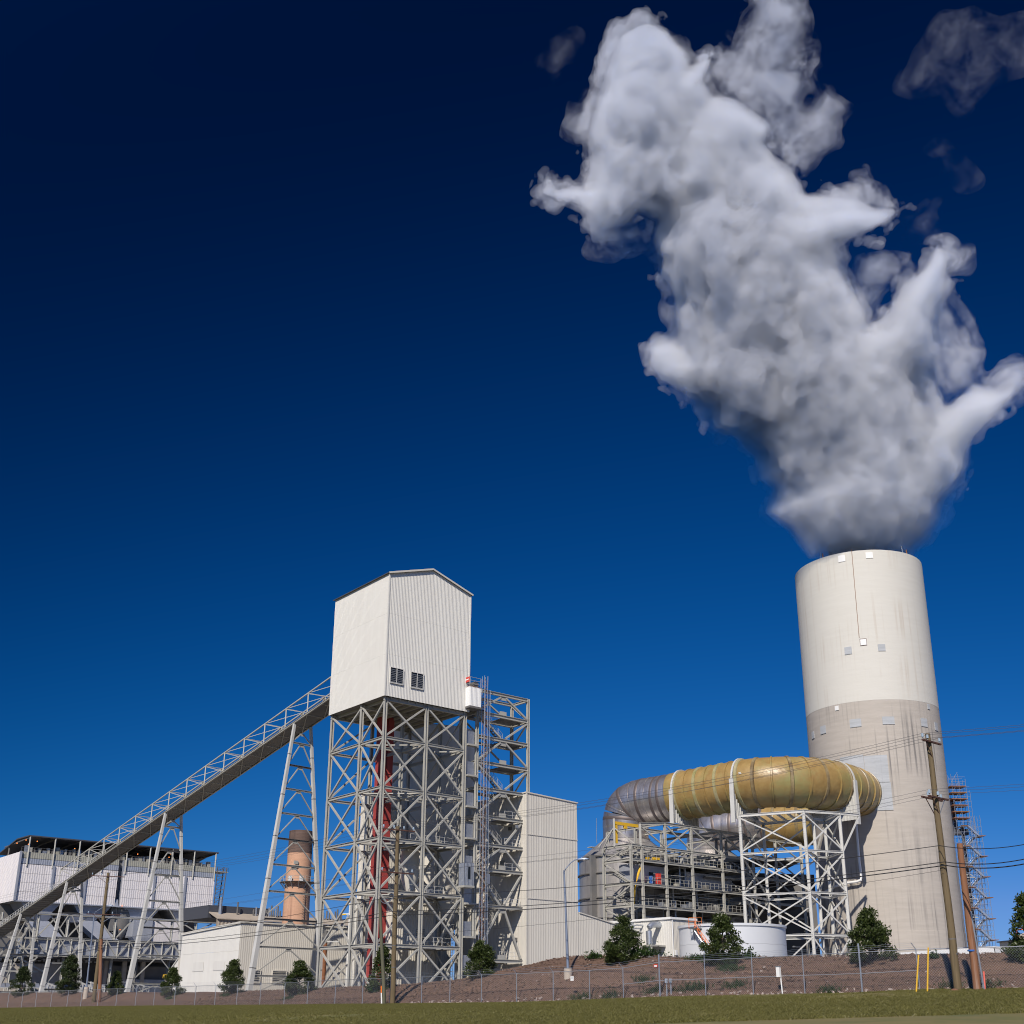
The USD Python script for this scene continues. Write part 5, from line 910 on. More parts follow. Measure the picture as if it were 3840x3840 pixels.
for x_, y_ in ((3212, 3110), (3221, 3210), (3190, 3308)): p = oncyl(x_, y_, CR_ + .9); q_ = oncyl(x_, y_, CR_); MB().bar(p, q_, .25).build('bracket', 'steel_dark', t2)
# ---------------------------------------------------------------- big gas ducts
def duct_tube(pts, r, k=40, rs=None):
    return MB().path(pts, r if rs is None else rs, k)
def bez(p0, p1, p2, p3, n):
    s = np.linspace(0, 1, n)[:, None]; return (1 - s) ** 3 * p0 + 3 * (1 - s) ** 2 * s * p1 + 3 * (1 - s) * s ** 2 * p2 + s ** 3 * p3
def resample(P, step):
    L = np.concatenate([[0], np.cumsum(np.linalg.norm(np.diff(P, axis=0), axis=1))]); n = max(2, int(L[-1] / step)); s = np.linspace(0, L[-1], n + 1); return np.stack([np.interp(s, L, P[:, k]) for k in range(3)], 1)
V1 = np.array([atY(2347, 3140, 222)[0], 222.0]); ZD = 39.6; RD = 4.45; RISE = 1.0
u1 = np.array([.80, -.60, 0]); Vt_ = np.array([*V1, 0])
zn = atY(2347, 3135, 222 - 4.6)[2]
el = bez(Vt_ + Z3 * (zn + 2.0), Vt_ + Z3 * (ZD - .5), Vt_ + u1 * 1.2 + Z3 * ZD, Vt_ + u1 * 8.2 + Z3 * ZD, 24)
S0 = Vt_ + u1 * 8.2 + Z3 * ZD; S1 = np.array([43.0, 205.8, ZD]); S1 = S0 + u1 * np.dot(S1 - S0, u1) + Z3 * RISE
E1 = np.array([*(CH + (CR_ - .4) * np.array([-.60, -.80])), ZD + RISE]); u2 = np.array([.60, .80, 0])
bend = bez(S1, S1 + u1 * 11, E1 - u2 * 10, E1, 40)
t = thing('gas_duct', 'giant ribbed flue duct, steel elbow then golden fibreglass, curving into the chimney', 'duct', [*V1, 0])
def ribbed(P, m, mb_, par, step, r0, rib=.16, name='duct_segment'):
    Q = resample(P, .5); L = np.concatenate([[0], np.cumsum(np.linalg.norm(np.diff(Q, axis=0), axis=1))]); n = max(1, round(L[-1] / step))
    for k in range(n):
        s = np.linspace(L[-1] * k / n, L[-1] * (k + 1) / n, 9); C_ = np.stack([np.interp(s, L, Q[:, j]) for j in range(3)], 1)
        duct_tube(C_, r0, 56, r0 + np.array([0, .02, .03, .03, .03, .03, .03, .02, 0]) * (1 if k % 2 else 1.8)).build(name, m, par, 50)
        d = C_[-1] - C_[-2]; d /= np.linalg.norm(d); w = .2 if k % 2 else .38
        duct_tube(np.array([C_[-1] - d * w, C_[-1] - d * w * .6, C_[-1] + d * w * .6, C_[-1] + d * w]), r0, 56, [r0 - .02, r0 + rib, r0 + rib, r0 - .02]).build('rib', m if k % 2 else mb_, par, 50)
ribbed(el, 'stainless', 'stainless_seam', t, 1.75, RD, .10, 'elbow_segment')
ribbed(np.array([S0, S0 + (S1 - S0) * .16]), 'stainless', 'stainless_seam', t, 1.7, RD + .02, .08, 'elbow_segment')
ribbed(np.array([S0 + (S1 - S0) * .16, S1]), 'fibreglass', 'fibreglass_green', t, 2.3, RD + .08, .2)
ribbed(bend, 'fibreglass', 'fibreglass_band', t, 2.5, RD + .08, .22)
def saddle(par, c, d, zbase, thick=.35, wide=5.1):
    """A white ring with a ribbed cradle plate below it, standing across the duct."""
    d = np.asarray(d, float) / np.linalg.norm(d); s = np.cross(d, Z3); R_ = RD + .3; th = np.linspace(-.05 * np.pi, 1.05 * np.pi, 25)
    rg_ = MB(); pr = [c + s * R_ * math.cos(x_) + Z3 * R_ * math.sin(x_) for x_ in th]
    for p_, q_ in zip(pr, pr[1:]): rg_.bar(p_, q_, .30, .34, up=d)
    rg_.build('ring', 'steel_white', par)
    n = 14; xs = np.linspace(-R_, R_, n + 1)
    for k in range(n):
        xa, xb = xs[k], xs[k + 1]; f = lambda x_: c[2] - math.sqrt(max(0, R_ * R_ - x_ * x_)) + .1
        MB().poly([c + d * .02 + s * xa + Z3 * (zbase - c[2]), c + d * .02 + s * xb + Z3 * (zbase - c[2]), c + d * .02 + s * xb + Z3 * (f(xb) - c[2]), c + d * .02 + s * xa + Z3 * (f(xa) - c[2])], -d * .05).build('cradle_plate', 'steel_white', par)
        MB().bar(c + s * xa + Z3 * (zbase - c[2]), c + s * xa + Z3 * (f(xa) - c[2]), .07, .5, up=d).build('stiffener', 'steel_white', par)
    for x_ in (-R_ - .1, R_ + .1): MB().bar(c + s * x_ + Z3 * (zbase - c[2] - .9), c + s * x_ + Z3 * .4, .34, .8, up=d).build('saddle_post', 'steel_white', par)
zT = 33.6
saddle(t, S0 + (S1 - S0) * .27, u1, 34.2); saddle(t, S1 + u1 * -.6, u1, 33.9); i3 = min(range(1, 39), key=lambda i: abs(pix(bend[i] - Z3 * 1)[0] - 3120)); saddle(t, bend[i3], bend[i3 + 1] - bend[i3], 33.9)
lab = MB(); Xd, Nd = -u1, np.array([-.6, -.8, .25]); Nd /= np.linalg.norm(Nd); pl_ = S1 + u1 * 1.0 + Nd * (RD + .2); lab.box(pl_, (.55, .02, .1), -Xd, Nd).box(pl_ + Z3 * .25, (.5, .02, .1), -Xd, Nd).build('stencil_mark', 'white_paint', t)
# second duct behind
V2 = np.array([atY(2655, 3170, 243)[0], 243.0]); Vt2 = np.array([*V2, 0]); zn2 = atY(2655, 3170, 238)[2]; Z2 = 37.5
t = thing('rear_gas_duct', 'second steel elbow and golden duct partly hidden behind the first', 'duct', [*V2, 0]); ub = np.array([.86, -.50, 0])
e2 = bez(Vt2 + Z3 * zn2, Vt2 + Z3 * (Z2 - .4), Vt2 + ub * 1.2 + Z3 * Z2, Vt2 + ub * 8.2 + Z3 * Z2, 20); ribbed(e2, 'stainless', 'stainless_seam', t, 1.75, RD, .1, 'elbow_segment'); q2 = Vt2 + ub * 8.2 + Z3 * Z2
ribbed(np.array([q2, q2 + ub * 5]), 'stainless', 'stainless_seam', t, 1.7, RD, .08, 'elbow_segment'); ribbed(np.array([q2 + ub * 5, q2 + ub * 15]), 'fibreglass', 'fibreglass_band', t, 2.4, RD + .06, .12)
# ---------------------------------------------------------------- absorber vessels
def vessel(C_, R_, zcone, zneck, rn, label, name, rings):
    t = thing(name, label, 'absorber vessel', [*C_, YARD]); zz = sorted([YARD - .3] + rings + [zcone])
    for k, (z0, z1) in enumerate(zip(zz, zz[1:])):
        for j in range(3): MB().lathe([*C_, 0], [(R_, z0), (R_, z1 - .04)], 24, j * 2.0944 + k * .5, (j + 1) * 2.0944 + k * .5 - .006).build('shell_plate', 'vessel_steel', t, 30)
        MB().lathe([*C_, 0], [(R_ - .02, z0), (R_ - .02, z1)], 48).build('seam_backing', 'stainless_seam', t, 30)
        if k: MB().lathe([*C_, 0], [(R_, z0 - .1), (R_ + .28, z0 - .1), (R_ + .28, z0 + .12), (R_, z0 + .12)], 72).build('ring_girder', 'steel_dark', t, 30)
    MB().lathe([*C_, 0], [(R_ + .02, zcone - .1), (R_ + .36, zcone - .1), (R_ + .36, zcone + .15), (R_, zcone + .15)], 72).build('ring_girder', 'steel_dark', t, 30)
    for j in range(12): MB().lathe([*C_, 0], [(R_, zcone + .1), (rn + .1, zneck)], 6, j * .5236, (j + 1) * .5236 - .006).build('cone_plate', 'vessel_steel', t, 40)
    MB().lathe([*C_, 0], [(rn + .05, zneck - .1), (rn + .3, zneck - .1), (rn + .3, zneck + .15), (rn, zneck + .15), (rn, zneck + 3.4)], 64).build('neck', 'stainless', t, 30)
    return t
cyl = lambda px, py, C_, R_: oncyl(px, py, R_, C_)[2]
R1 = 9.2
zcone = cyl(2347, 3205, V1, R1); rg = [cyl(2347, 3268, V1, R1), cyl(2347, 3362, V1, R1), cyl(2347, 3440, V1, R1)]
print('vessel', zcone, rg, zn)
va = vessel(V1, R1, zcone, zn - .2, RD, 'big round riveted steel absorber vessel left of the pipe building', 'absorber_vessel', rg)
p = oncyl(2238, 3160, R1 + .4, V1); MB().tube(p, p + Z3 * 4.6, .05, 6).build('vent_mast', 'galvanised', va); p2_ = oncyl(2222, 3178, R1 + .2, V1); MB().box(p2_, (1.6, 1.2, .12)).build('side_platform', 'steel', va)
vessel(V2, R1, cyl(2655, 3240, V2, R1), zn2 - .6, RD, 'second absorber vessel behind the pipe building', 'absorber_vessel', [YARD + 9, YARD + 16])
# ---------------------------------------------------------------- open pipe building in front of the vessels
FO = atY(2365, 3166, 200.0); fa, fbb = (FO[:2] - GO) @ GA, (FO[:2] - GO) @ GB
fcol = [onb(px, 3200, fbb)[0] for px in (2407, 2496, 2594, 2706, 2800)]; bl = ona(2263.5, 3183, fa)[0]; FD = 7.5
fz = [onb(2365, y, fbb)[1] for y in (3167, 3222, 3312, 3395, 3470)]
zup = onb(2496, 3089, fbb)[1]
t = thing('pipe_building', 'open steel frame building full of pipes and gratings before the absorber vessels', 'industrial frame', G(fa, fbb, YARD))
for a in [fa] + fcol:
    for b in (fbb, fbb + FD, fbb + 2 * FD) if a > fcol[0] + .1 else (fbb,): MB().ibar(G(a, b, YZ), G(a, b, (zup if a in fcol[1:] else fz[0])), .42, .4, .08, up=A3).build('column', 'steel', t)
MB().ibar(G(fa, bl, YZ), G(fa, bl, fz[0]), .5, .46, .08, up=A3).build('column', 'steel', t)
ae = fcol[-1]
for k, z in enumerate(fz):
    for b in (fbb, fbb + FD): MB().ibar(G(fa + .2 if b == fbb else fcol[1], b, z), G(ae, b, z), .45, .3, .07).build('beam', 'steel', t)
    MB().ibar(G(fa, fbb + .2, z), G(fa, bl - .2, z), .5, .34, .07).build('beam', 'steel', t)
    for a in fcol[1:]: MB().ibar(G(a, fbb + .2, z), G(a, fbb + 2 * FD, z), .45, .3, .07).build('beam', 'steel', t)
    if k: MB().gbox(fcol[0], ae, fbb + .4, fbb + 6.2, z + .28, z + .36).build('floor', 'steel_dark', t); MB().gbox(fcol[1] + 1, ae, fbb + 6.22, fbb + 2 * FD, z + .28, z + .36).build('floor', 'steel_dark', t); railing(t, [(fcol[0] + .3, fbb + .1), (fcol[1], fbb + .1), (fcol[2], fbb + .1), (fcol[3], fbb + .1), (ae - .2, fbb + .1)], z + .35, 'steel', 1.15)
    else:
        for a in np.linspace(fcol[0] + 1, ae - 2, 7): MB().ibar(G(a, fbb + .3, z - .1), G(a, fbb + FD, z - .1), .35, .22).build('joist', 'steel', t)
for a0, a1 in zip(fcol[1:], fcol[2:]):
    MB().ibar(G(a0, fbb, zup), G(a1, fbb, zup), .5, .34).build('beam', 'steel', t); MB().ibar(G(a0, fbb + FD, zup), G(a1, fbb + FD, zup), .5, .34).build('beam', 'steel', t)
    MB().bar(G(a0 + .2, fbb, zup - .3), G(a1 - .2, fbb, fz[0] + .3), .22).build('brace', 'steel', t); MB().bar(G(a1 - .2, fbb + .02, zup - .3), G(a0 + .2, fbb + .02, fz[0] + .3), .22).build('brace', 'steel', t)
for a in fcol[1:]: MB().ibar(G(a, fbb, zup), G(a, fbb + 2 * FD, zup), .45, .3).build('beam', 'steel', t)
ah = fcol[0] - .3; MB().ibar(G(ah, fbb, zup - .7), G(fcol[1], fbb, zup), .5, .34).build('beam', 'steel', t); MB().bar(G(ah, fbb, fz[0]), G(ah, fbb, zup - .7), .4).build('post', 'steel', t); MB().bar(G(ah, fbb, zup - 1), G(fcol[1], fbb, fz[0] + .3), .22).build('brace', 'steel', t)
for k in range(4):                                        # stairs zigzag in the left bay
    z0, z1 = fz[k + 1], fz[k]
    s0_, s1_ = (bl - 1.0, fbb + 1.0) if k % 2 == 0 else (bl - 1.0, fbb + 1.0)
    zm_ = (z0 + z1) / 2
    for w_ in (-.4, .4):
        MB().bar(G(fa + 1.3 + w_, fbb + 1.2, z0), G(fa + 1.3 + w_, bl - 1.4, zm_), .06, .28).build('stringer', 'steel', t); MB().bar(G(fa + 2.5 + w_, bl - 1.4, zm_), G(fa + 2.5 + w_, fbb + 1.2, z1), .06, .28).build('stringer', 'steel', t)
    tr = MB()
    for e in np.linspace(.08, .95, 8): tr.box(G(fa + 1.3, fbb + 1.2 + (bl - 2.6 - fbb) * e, z0 + (zm_ - z0) * e), (.8, .27, .05)); tr.box(G(fa + 2.5, bl - 1.4 - (bl - 2.6 - fbb) * e, zm_ + (z1 - zm_) * e), (.8, .27, .05))
    tr.build('treads', 'steel_dark', t); MB().gbox(fa + .6, fa + 3.2, bl - 1.4, bl - .3, zm_ - .1, zm_).build('landing', 'steel', t)
    r = MB()
    for h in (.55, 1.05): r.bar(G(fa + .85, fbb + 1.2, z0 + h), G(fa + .85, bl - 1.4, zm_ + h), .05).bar(G(fa + 3.0, bl - 1.4, zm_ + h), G(fa + 3.0, fbb + 1.2, z1 + h), .05).bar(G(fa + .5, bl - 1.4, zm_ + h), G(fa + .5, bl - .2, zm_ + h), .05)
    r.build('handrail', 'steel', t); MB().bar(G(fa, fbb + .3, z0 + .3) if k % 2 else G(fa, bl - .3, z0 + .3), G(fa, bl - .3, z1 - .3) if k % 2 else G(fa, fbb + .3, z1 - .3), .2).build('brace', 'steel', t)
MB().gbox(fcol[0] - .8, fcol[1] + 2.0, fbb + 2.2, fbb + 5, fz[2] + .4, fz[1] - .4).build('siding_room', 'panel_blue', t); MB().gbox(fcol[1] - 2.2, fcol[1] - 1.1, fbb + 2.12, fbb + 2.2, fz[2] + .4, fz[2] + 2.6).build('room_door', 'glass_dark', t)
MB().gbox(fcol[2] + 1.6, ae - 1, fbb + 3.2, fbb + 6, fz[2] + .4, fz[1] - .6).build('siding_room', 'panel_blue', t)
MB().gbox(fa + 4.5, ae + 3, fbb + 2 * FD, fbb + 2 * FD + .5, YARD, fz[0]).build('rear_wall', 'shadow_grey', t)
r2 = np.random.default_rng(8)
for k in range(60):                                       # pipes along and up the bays
    z = r2.choice(fz[1:]) - r2.uniform(.5, 2.2); b = fbb + r2.uniform(.8, 6); a0 = r2.uniform(fcol[0], ae - 6); L = r2.uniform(3, 10); rad = r2.choice([.07, .1, .16, .22])
    if k % 3: MB().tube(G(a0, b, z), G(min(ae, a0 + L), b, z), rad, 8).build('pipe', ('galvanised', 'steel', 'steel_dark')[k % 3], t, 40)
    else: MB().tube(G(a0, b, z - 2), G(a0, b, z + 2.5), rad, 8).build('pipe', ('galvanised', 'steel')[k % 2], t, 40)
for k in range(26): a = r2.uniform(fcol[0], ae - 1); z = r2.choice(fz[1:4]); MB().gbox(a, a + r2.uniform(.4, 1.3), fbb + .9, fbb + 1.8, z + .36, z + r2.uniform(.7, 1.7)).build('machine', ('steel', 'galvanised', 'band_beige', 'steel_dark')[k % 4], t)
for i, (px, py, m, nm, lb) in enumerate(((2442, 3309, 'blue_paint', 'blue_drum', 'small blue drum on the third floor of the pipe building'), (2471, 3306, 'sign_red', 'red_cabinet', 'red cabinet on the third floor of the pipe building'))):
    a, z = onb(px, py, fbb + .5); tt = thing(nm, lb, 'drum' if i == 0 else 'cabinet', G(a, fbb + .5, fz[2] + .36))
    if i == 0: MB().tube(G(a, fbb + .5, fz[2] + .36), G(a, fbb + .5, fz[2] + 1.6), .38, 16).build('body', m, tt, 40); MB().tube(G(a, fbb + .5, fz[2] + 1.6), G(a, fbb + .5, fz[2] + 1.66), .40, 16).build('lid', m, tt, 40)
    else: MB().gbox(a - .4, a + .4, fbb + .3, fbb + .9, fz[2] + .36, fz[2] + 2.2).build('body', m, tt); MB().gbox(a - .44, a + .44, fbb + .27, fbb + .93, fz[2] + 2.2, fz[2] + 2.26).build('top', m, tt)
p0, p1 = onb(2404, 3245, fbb + .6), onb(2378, 3330, fbb + .6); tt = thing('yellow_chute', 'yellow sloping hose chute behind the corner columns of the pipe building', 'chute', G(p1[0], fbb + .6, p1[1] - 6)); MB().path([G(p0[0], fbb + .6, p0[1]), G((p0[0] + p1[0]) / 2 + .15, fbb + .6, (p0[1] + p1[1]) / 2 + .4), G(p1[0], fbb + .6, p1[1] - .5), G(p1[0] - .3, fbb + .6, p1[1] - 3.2)], .22, 8).build('hose', 'yellow', tt, 40); MB().box(G(p0[0], fbb + .6, p0[1] + .1), (.6, .5, .3)).build('bracket', 'steel', tt)
for px in (2428, 2452, 2467): a, z = onb(px, 3220, fbb + .6); MB().gbox(a - .3, a + .3, fbb + .4, fbb + .9, z - .25, z + .25).build('yellow_valve', 'yellow', t)
jz = onb(2304, 3070, fbb + 4)[1]; ja, jz0 = onb(2304, 3172, fbb + 4); j1, jzb = onb(2392, 3098, fbb + 4)
tt = thing('jib_hoist', 'yellow jib beam with chain hoist on a braced post atop the stair bay', 'jib crane', G(ja, fbb + 4, fz[0])); MB().bar(G(ja, fbb + 4, fz[0]), G(ja, fbb + 4, jz), .35).build('post', 'steel', tt); MB().bar(G(ja + .2, fbb + 4, jzb), G(j1, fbb + 4, jzb), .3, .55).build('boom', 'yellow', tt); MB().gbox(ja + .3, ja + .8, fbb + 3.9, fbb + 4.1, jzb - 3.6, jzb - .3).build('yellow_plate', 'yellow', tt); MB().gbox(ja + 2.5, ja + 3.2, fbb + 3.8, fbb + 4.2, jzb - .8, jzb - .3).build('trolley', 'yellow', tt); MB().tube(G(ja + 2.9, fbb + 4, jzb - 1.6), G(ja + 2.9, fbb + 4, jzb - .6), .05, 6).build('chain', 'steel_dark', tt)
MB().bar(G(ja, fbb + 4, jz - 1.6), G(ja, bl, fz[0]), .16).build('stay', 'steel', tt); MB().bar(G(ja, fbb + 4, jz - 1.6), G(fa + 1.6, fbb, fz[0]), .16).build('stay', 'steel', tt); MB().bar(G(ja, fbb + 4, jz - 1.6), G(ja - 2, fbb + 6, fz[0]), .16).build('stay', 'steel', tt)
# ---------------------------------------------------------------- white pump house and duct work before it
wb0 = onb(2405, 3460, fbb - 12); t = thing('pump_house', 'small white flat roofed building with curved exhaust pipes left of the round tank', 'building', G(wb0[0], fbb - 12, YARD)); wb = fbb - 12; wa = onb(2516, 3500, wb)[0]; wz = onb(2516, 3447, wb)[1]; we = wa + 6; bq = ona(2405, 3462, wa)[0]
MB().corr(P2(wa, wb + 15), P2(wa, wb), YARD - .3, wz, -GA, .5, .02).build('side_wall', 'siding_white', t); MB().corr(P2(wa, wb), P2(we, wb), YARD - .3, wz, -GB, .3, .04).build('front_wall', 'siding_cream', t); MB().gbox(wa - .25, we + .2, wb - .25, wb + 15, wz, wz + .35).build('roof', 'white_paint', t)
MB().tube(G(wa + .25, wb - .14, YARD), G(wa + .25, wb - .14, wz - .1), .09, 8).build('downpipe', 'white_paint', t, 40); MB().gbox(wa + .6, wa + 1.1, wb - .3, wb - .05, wz - 5.6, wz - 4.8).build('meter_box', 'white_paint', t)
def duct_bend(par, b, z0, z1, r, m='galvanised', name='exhaust_pipe', out=2.6):
    MB().path([G(wa - out, b, z0), G(wa - out, b, z1 - 1.1), G(wa - out + .15, b, z1 - .5), G(wa - out + .6, b, z1 - .1), G(wa - out + 1.2, b, z1), G(wa - .05, b, z1)], r, 10).build(name, m, par, 40)
t = thing('exhaust_stand', 'grey stand with curved silver exhaust pipes against the white building', 'exhaust pipes', G(wa - 2.5, wb + 6, YARD))
for k, (b, z1, r) in enumerate(((2.4, wz - .8, .5), (6.2, wz - .7, .13), (6.7, wz - 1.2, .13), (7.2, wz - 1.7, .13), (7.7, wz - 2.2, .13), (8.8, wz - .5, .55))): duct_bend(t, wb + b, YARD, z1, r)
MB().gbox(wa - 3.4, wa - .1, wb + 1.2, wb + 9.5, wz - 4.3, wz - 4.05).build('shelf', 'steel', t)
for b in (1.4, 5.0, 9.2): MB().bar(G(wa - 3.2, wb + b, YARD), G(wa - 3.2, wb + b, wz - 4.2), .28).build('post', 'steel', t)
# ---------------------------------------------------------------- round white tank with orange railed stair
TC = np.array([atY(2745, 3500, 172)[0], 172.0]); TR = 7.75; tz = oncyl(2745, 3461, TR, TC)[2]
t = thing('round_tank', 'low round white storage tank with an orange railed spiral stair', 'storage tank', [*TC, YARD])
for z0, z1 in zip(np.linspace(YARD - .3, tz - .3, 5), np.linspace(YARD - .3, tz - .3, 5)[1:]): MB().lathe([*TC, 0], [(TR, z0), (TR, z1 - .02)], 96).build('shell_course', 'tank_white', t, 30)
MB().lathe([*TC, 0], [(TR - .05, tz - .34), (TR + .16, tz - .34), (TR + .16, tz), (TR, tz), (.01, tz + .5)], 96).build('roof', 'tank_white', t, 30)
p0, p1 = oncyl(2610, 3486, TR + .7, TC), oncyl(2676, 3556, TR + .7, TC); th0, th1 = math.atan2(p0[1] - TC[1], p0[0] - TC[0]), math.atan2(p1[1] - TC[1], p1[0] - TC[0]); n = 20
pt = lambda e, r, dz: np.array([TC[0] + r * math.cos(th0 + (th1 - th0) * e), TC[1] + r * math.sin(th0 + (th1 - th0) * e), tz - .8 + (p1[2] - p0[2] - 1.0) * e + dz]); E_ = np.linspace(0, 1.35, n)
for r_ in (TR + .25, TR + 1.05): MB().path([pt(e, r_, -.2) for e in E_], .11, 6).build('stair_stringer', 'galvanised', t)
tr = MB(); [tr.bar(pt(e, TR + .2, -.1), pt(e, TR + 1.1, -.1), .22, .05) for e in E_]; tr.build('stair_treads', 'steel_dark', t)
r = MB(); [r.path([pt(e, TR + 1.05, h) for e in E_], .045, 5) for h in (.5, 1.0)]; [r.bar(pt(e, TR + 1.05, -.1), pt(e, TR + 1.05, 1.0), .06) for e in E_[::3]]; r.build('stair_rail', 'orange', t)
pc = pt(-.06, TR + .6, -.1); MB().box(pc, (1.5, 1.3, .1)).build('stair_landing', 'steel_dark', t); r = MB()
for dx in (-.7, .7):
    for dy in (-.6, .6): r.bar(pc + A3 * dx + B3 * dy, pc + A3 * dx + B3 * dy + Z3 * 1.5, .06)
for h in (.5, 1.0, 1.5): r.bar(pc - A3 * .7 - B3 * .6 + Z3 * h, pc + A3 * .7 - B3 * .6 + Z3 * h, .05).bar(pc - A3 * .7 - B3 * .6 + Z3 * h, pc - A3 * .7 + B3 * .6 + Z3 * h, .05)
r.build('landing_rail', 'orange', t); MB().bar(pc - A3 * .5 - Z3 * .05, pc + np.array([0, 1.0, -1.6]), .1).bar(pc + A3 * .5 - Z3 * .05, pc + np.array([.5, 1.0, -1.6]), .1).build('landing_bracket', 'steel_dark', t)
# ---------------------------------------------------------------- support tower under the duct bend
K = np.array([51.2, 197.0]); dl, dr_ = np.array([-.88, .475]), np.array([.953, .30])
Lp = K + dl * 11.5; Rp = K + dr_ * 7.2; KB = K + np.array([3.9, 8.6]); LB_ = Lp + np.array([6.2, 9.2]); RB_ = Rp + np.array([-.6, 7.6])
kz = [atY(3025 + d, y, 197)[2] for d, y in ((0, 3042), (8, 3189), (20.8, 3346.6), (33, 3505))] + [YARD]
t = thing('duct_support_tower', 'pale cross braced steel tower holding up the bend of the golden duct', 'support tower', [*K, YARD]); pz = lambda p, z: np.array([*p, z])
for p in (K, Lp, Rp, KB, LB_, RB_): MB().ibar(pz(p, YZ), pz(p, kz[0]), .5, .46, .08, up=np.array([*dl, 0])).build('column', 'steel_white', t)
edges = ((Lp, K), (K, Rp), (LB_, KB), (Lp, LB_), (Rp, RB_), (KB, RB_), (K, KB))
for i, (p, q) in enumerate(edges):
    for k, z in enumerate(kz[:-1]): MB().ibar(pz(p, z), pz(q, z), .5 if k == 0 else .38, .3, .06).build('beam', 'steel_white', t)
    if i < 6:
        for z1, z0 in zip(kz, kz[1:]):
            MB().bar(pz(p, z0 + .4), pz(q, z1 - .4), .23).build('brace', 'steel_white' if i < 3 else 'steel', t)
            if i != 5: MB().bar(pz(q, z0 + .4) + [0, .05, 0], pz(p, z1 - .4) + [0, .05, 0], .23).build('brace', 'steel_white' if i < 3 else 'steel', t)
Re = Rp + dr_ * 4.0; MB().ibar(pz(Rp, kz[0]), pz(Re, kz[0] - .1), .5, .36).build('bracket_beam', 'steel_white', t); MB().bar(pz(Re, kz[0] - .3), pz(Rp, kz[1]), .26).build('kicker', 'steel_white', t)
for a in np.linspace(.1, .9, 6): p = Lp + (K - Lp) * a; MB().ibar(pz(p, kz[0] - .05), pz(p + (KB - K) * .98, kz[0] - .05), .4, .26).build('joist', 'steel_white', t)
for k in range(3): p = Lp + (K - Lp) * (.2 + .3 * k); MB().gbox(*(lambda g: (g[0] - .8, g[0] + .8, g[1] + 4, g[1] + 5))(((p - GO) @ GA, (p - GO) @ GB)), YARD, YARD + 5 + k).build('equipment', 'steel_dark', t)
# second rack behind it, under the rear duct
t = thing('rear_duct_rack', 'grey steel rack behind the support tower under the rear duct', 'frame', [45, 222, YARD]); ry = [(2722, 222), (2820, 218), (2905, 222), (3000, 226)]; rp = [np.array([atY(px, 3160, Y)[0], Y]) for px, Y in ry]; rz = [atY(2722, y, 222)[2] for y in (3152, 3220, 3300, 3390)]
for p in rp: MB().ibar(pz(p, YZ), pz(p, rz[0]), .5, .45).build('column', 'steel', t)
for p, q in zip(rp, rp[1:]):
    for z in rz: MB().ibar(pz(p, z), pz(q, z), .45, .3).build('beam', 'steel', t)
    for z1, z0 in zip(rz, rz[1:]): MB().bar(pz(p, z1), pz(q, z0), .22).build('brace', 'steel', t)
for z in rz[1:]: MB().poly([pz(rp[0], z), pz(rp[3], z), pz(rp[3] + [0, 12], z), pz(rp[0] + [0, 12], z)], Z3 * .1).build('floor', 'steel_dark', t)
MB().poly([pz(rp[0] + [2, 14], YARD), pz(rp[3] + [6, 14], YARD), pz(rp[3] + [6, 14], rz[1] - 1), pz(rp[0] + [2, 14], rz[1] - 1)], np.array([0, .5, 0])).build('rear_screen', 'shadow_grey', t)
for k in range(40): p = rp[0] + (rp[3] - rp[0]) * r2.uniform(0, 1) + [0, r2.uniform(-3, 5)]; z = r2.uniform(YARD + 1, rz[1]); MB().tube(pz(p, z), pz(p, z) + A3 * r2.uniform(1, 4), r2.uniform(.08, .25), 8).build('pipe', ('galvanised', 'steel', 'steel_dark')[k % 3], t, 40)
# ---------------------------------------------------------------- scaffold on the right of the chimney
t = thing('scaffold_tower', 'tall tube scaffold with zigzag stairs clinging to the right side of the chimney', 'scaffold', [88, 226, YARD]); Ys = 226.0
def sc_at(px, py, Y): return atY(px, py, Y)
sx0, sx1, sx2 = (atY(3650, 3540, Ys)[0], atY(3690, 3540, Ys)[0], atY(3728, 3540, Ys)[0]); ztall = atY(3560, 2905, Ys)[2]; zmid = atY(3660, 3060, Ys)[2]; zlow = atY(3660, 3098, Ys)[2]
inner = (sx0, sx0 + 1.6, sx0 + 3.0)
for x_, zt_ in ((sx0 - .8, ztall), (sx0 + .6, ztall), (sx0 + 2.0, ztall - 1), (sx1 + .6, zmid + 5), (sx2 - 1.1, zlow + 2), (sx2, zlow + 2)):
    for Y_ in (Ys - .8, Ys + .7, Ys + 2.2): MB().tube([x_, Y_, YZ], [x_, Y_, zt_], .045, 5).build('standard', 'galvanised', t)
for z in np.arange(YARD + 2, ztall, 2.0):
    xe = sx0 + 2.0 if z > zmid + 5 else (sx1 + .6 if z > zlow else sx2)
    l = MB()
    for Y_ in (Ys - .8, Ys + .7, Ys + 2.2): l.tube([sx0 - .8, Y_, z], [xe, Y_, z], .035, 5).tube([sx0 - .8, Y_, z + 1], [xe, Y_, z + 1], .03, 5)
    l.build('ledger', 'galvanised', t)
    MB().bar([sx0 - .8, Ys - .8, z], [sx0 + .6, Ys - .8, z + 2], .05).build('diagonal', 'galvanised', t)
for z in np.linspace(zlow + 1.5, ztall - 2.5, 6): MB().box([sx0 + .4, Ys + .4, z], (3.2, 2.8, .16), np.array([1., 0, 0]), np.array([0, 1., 0])).build('deck', 'wood_red', t)
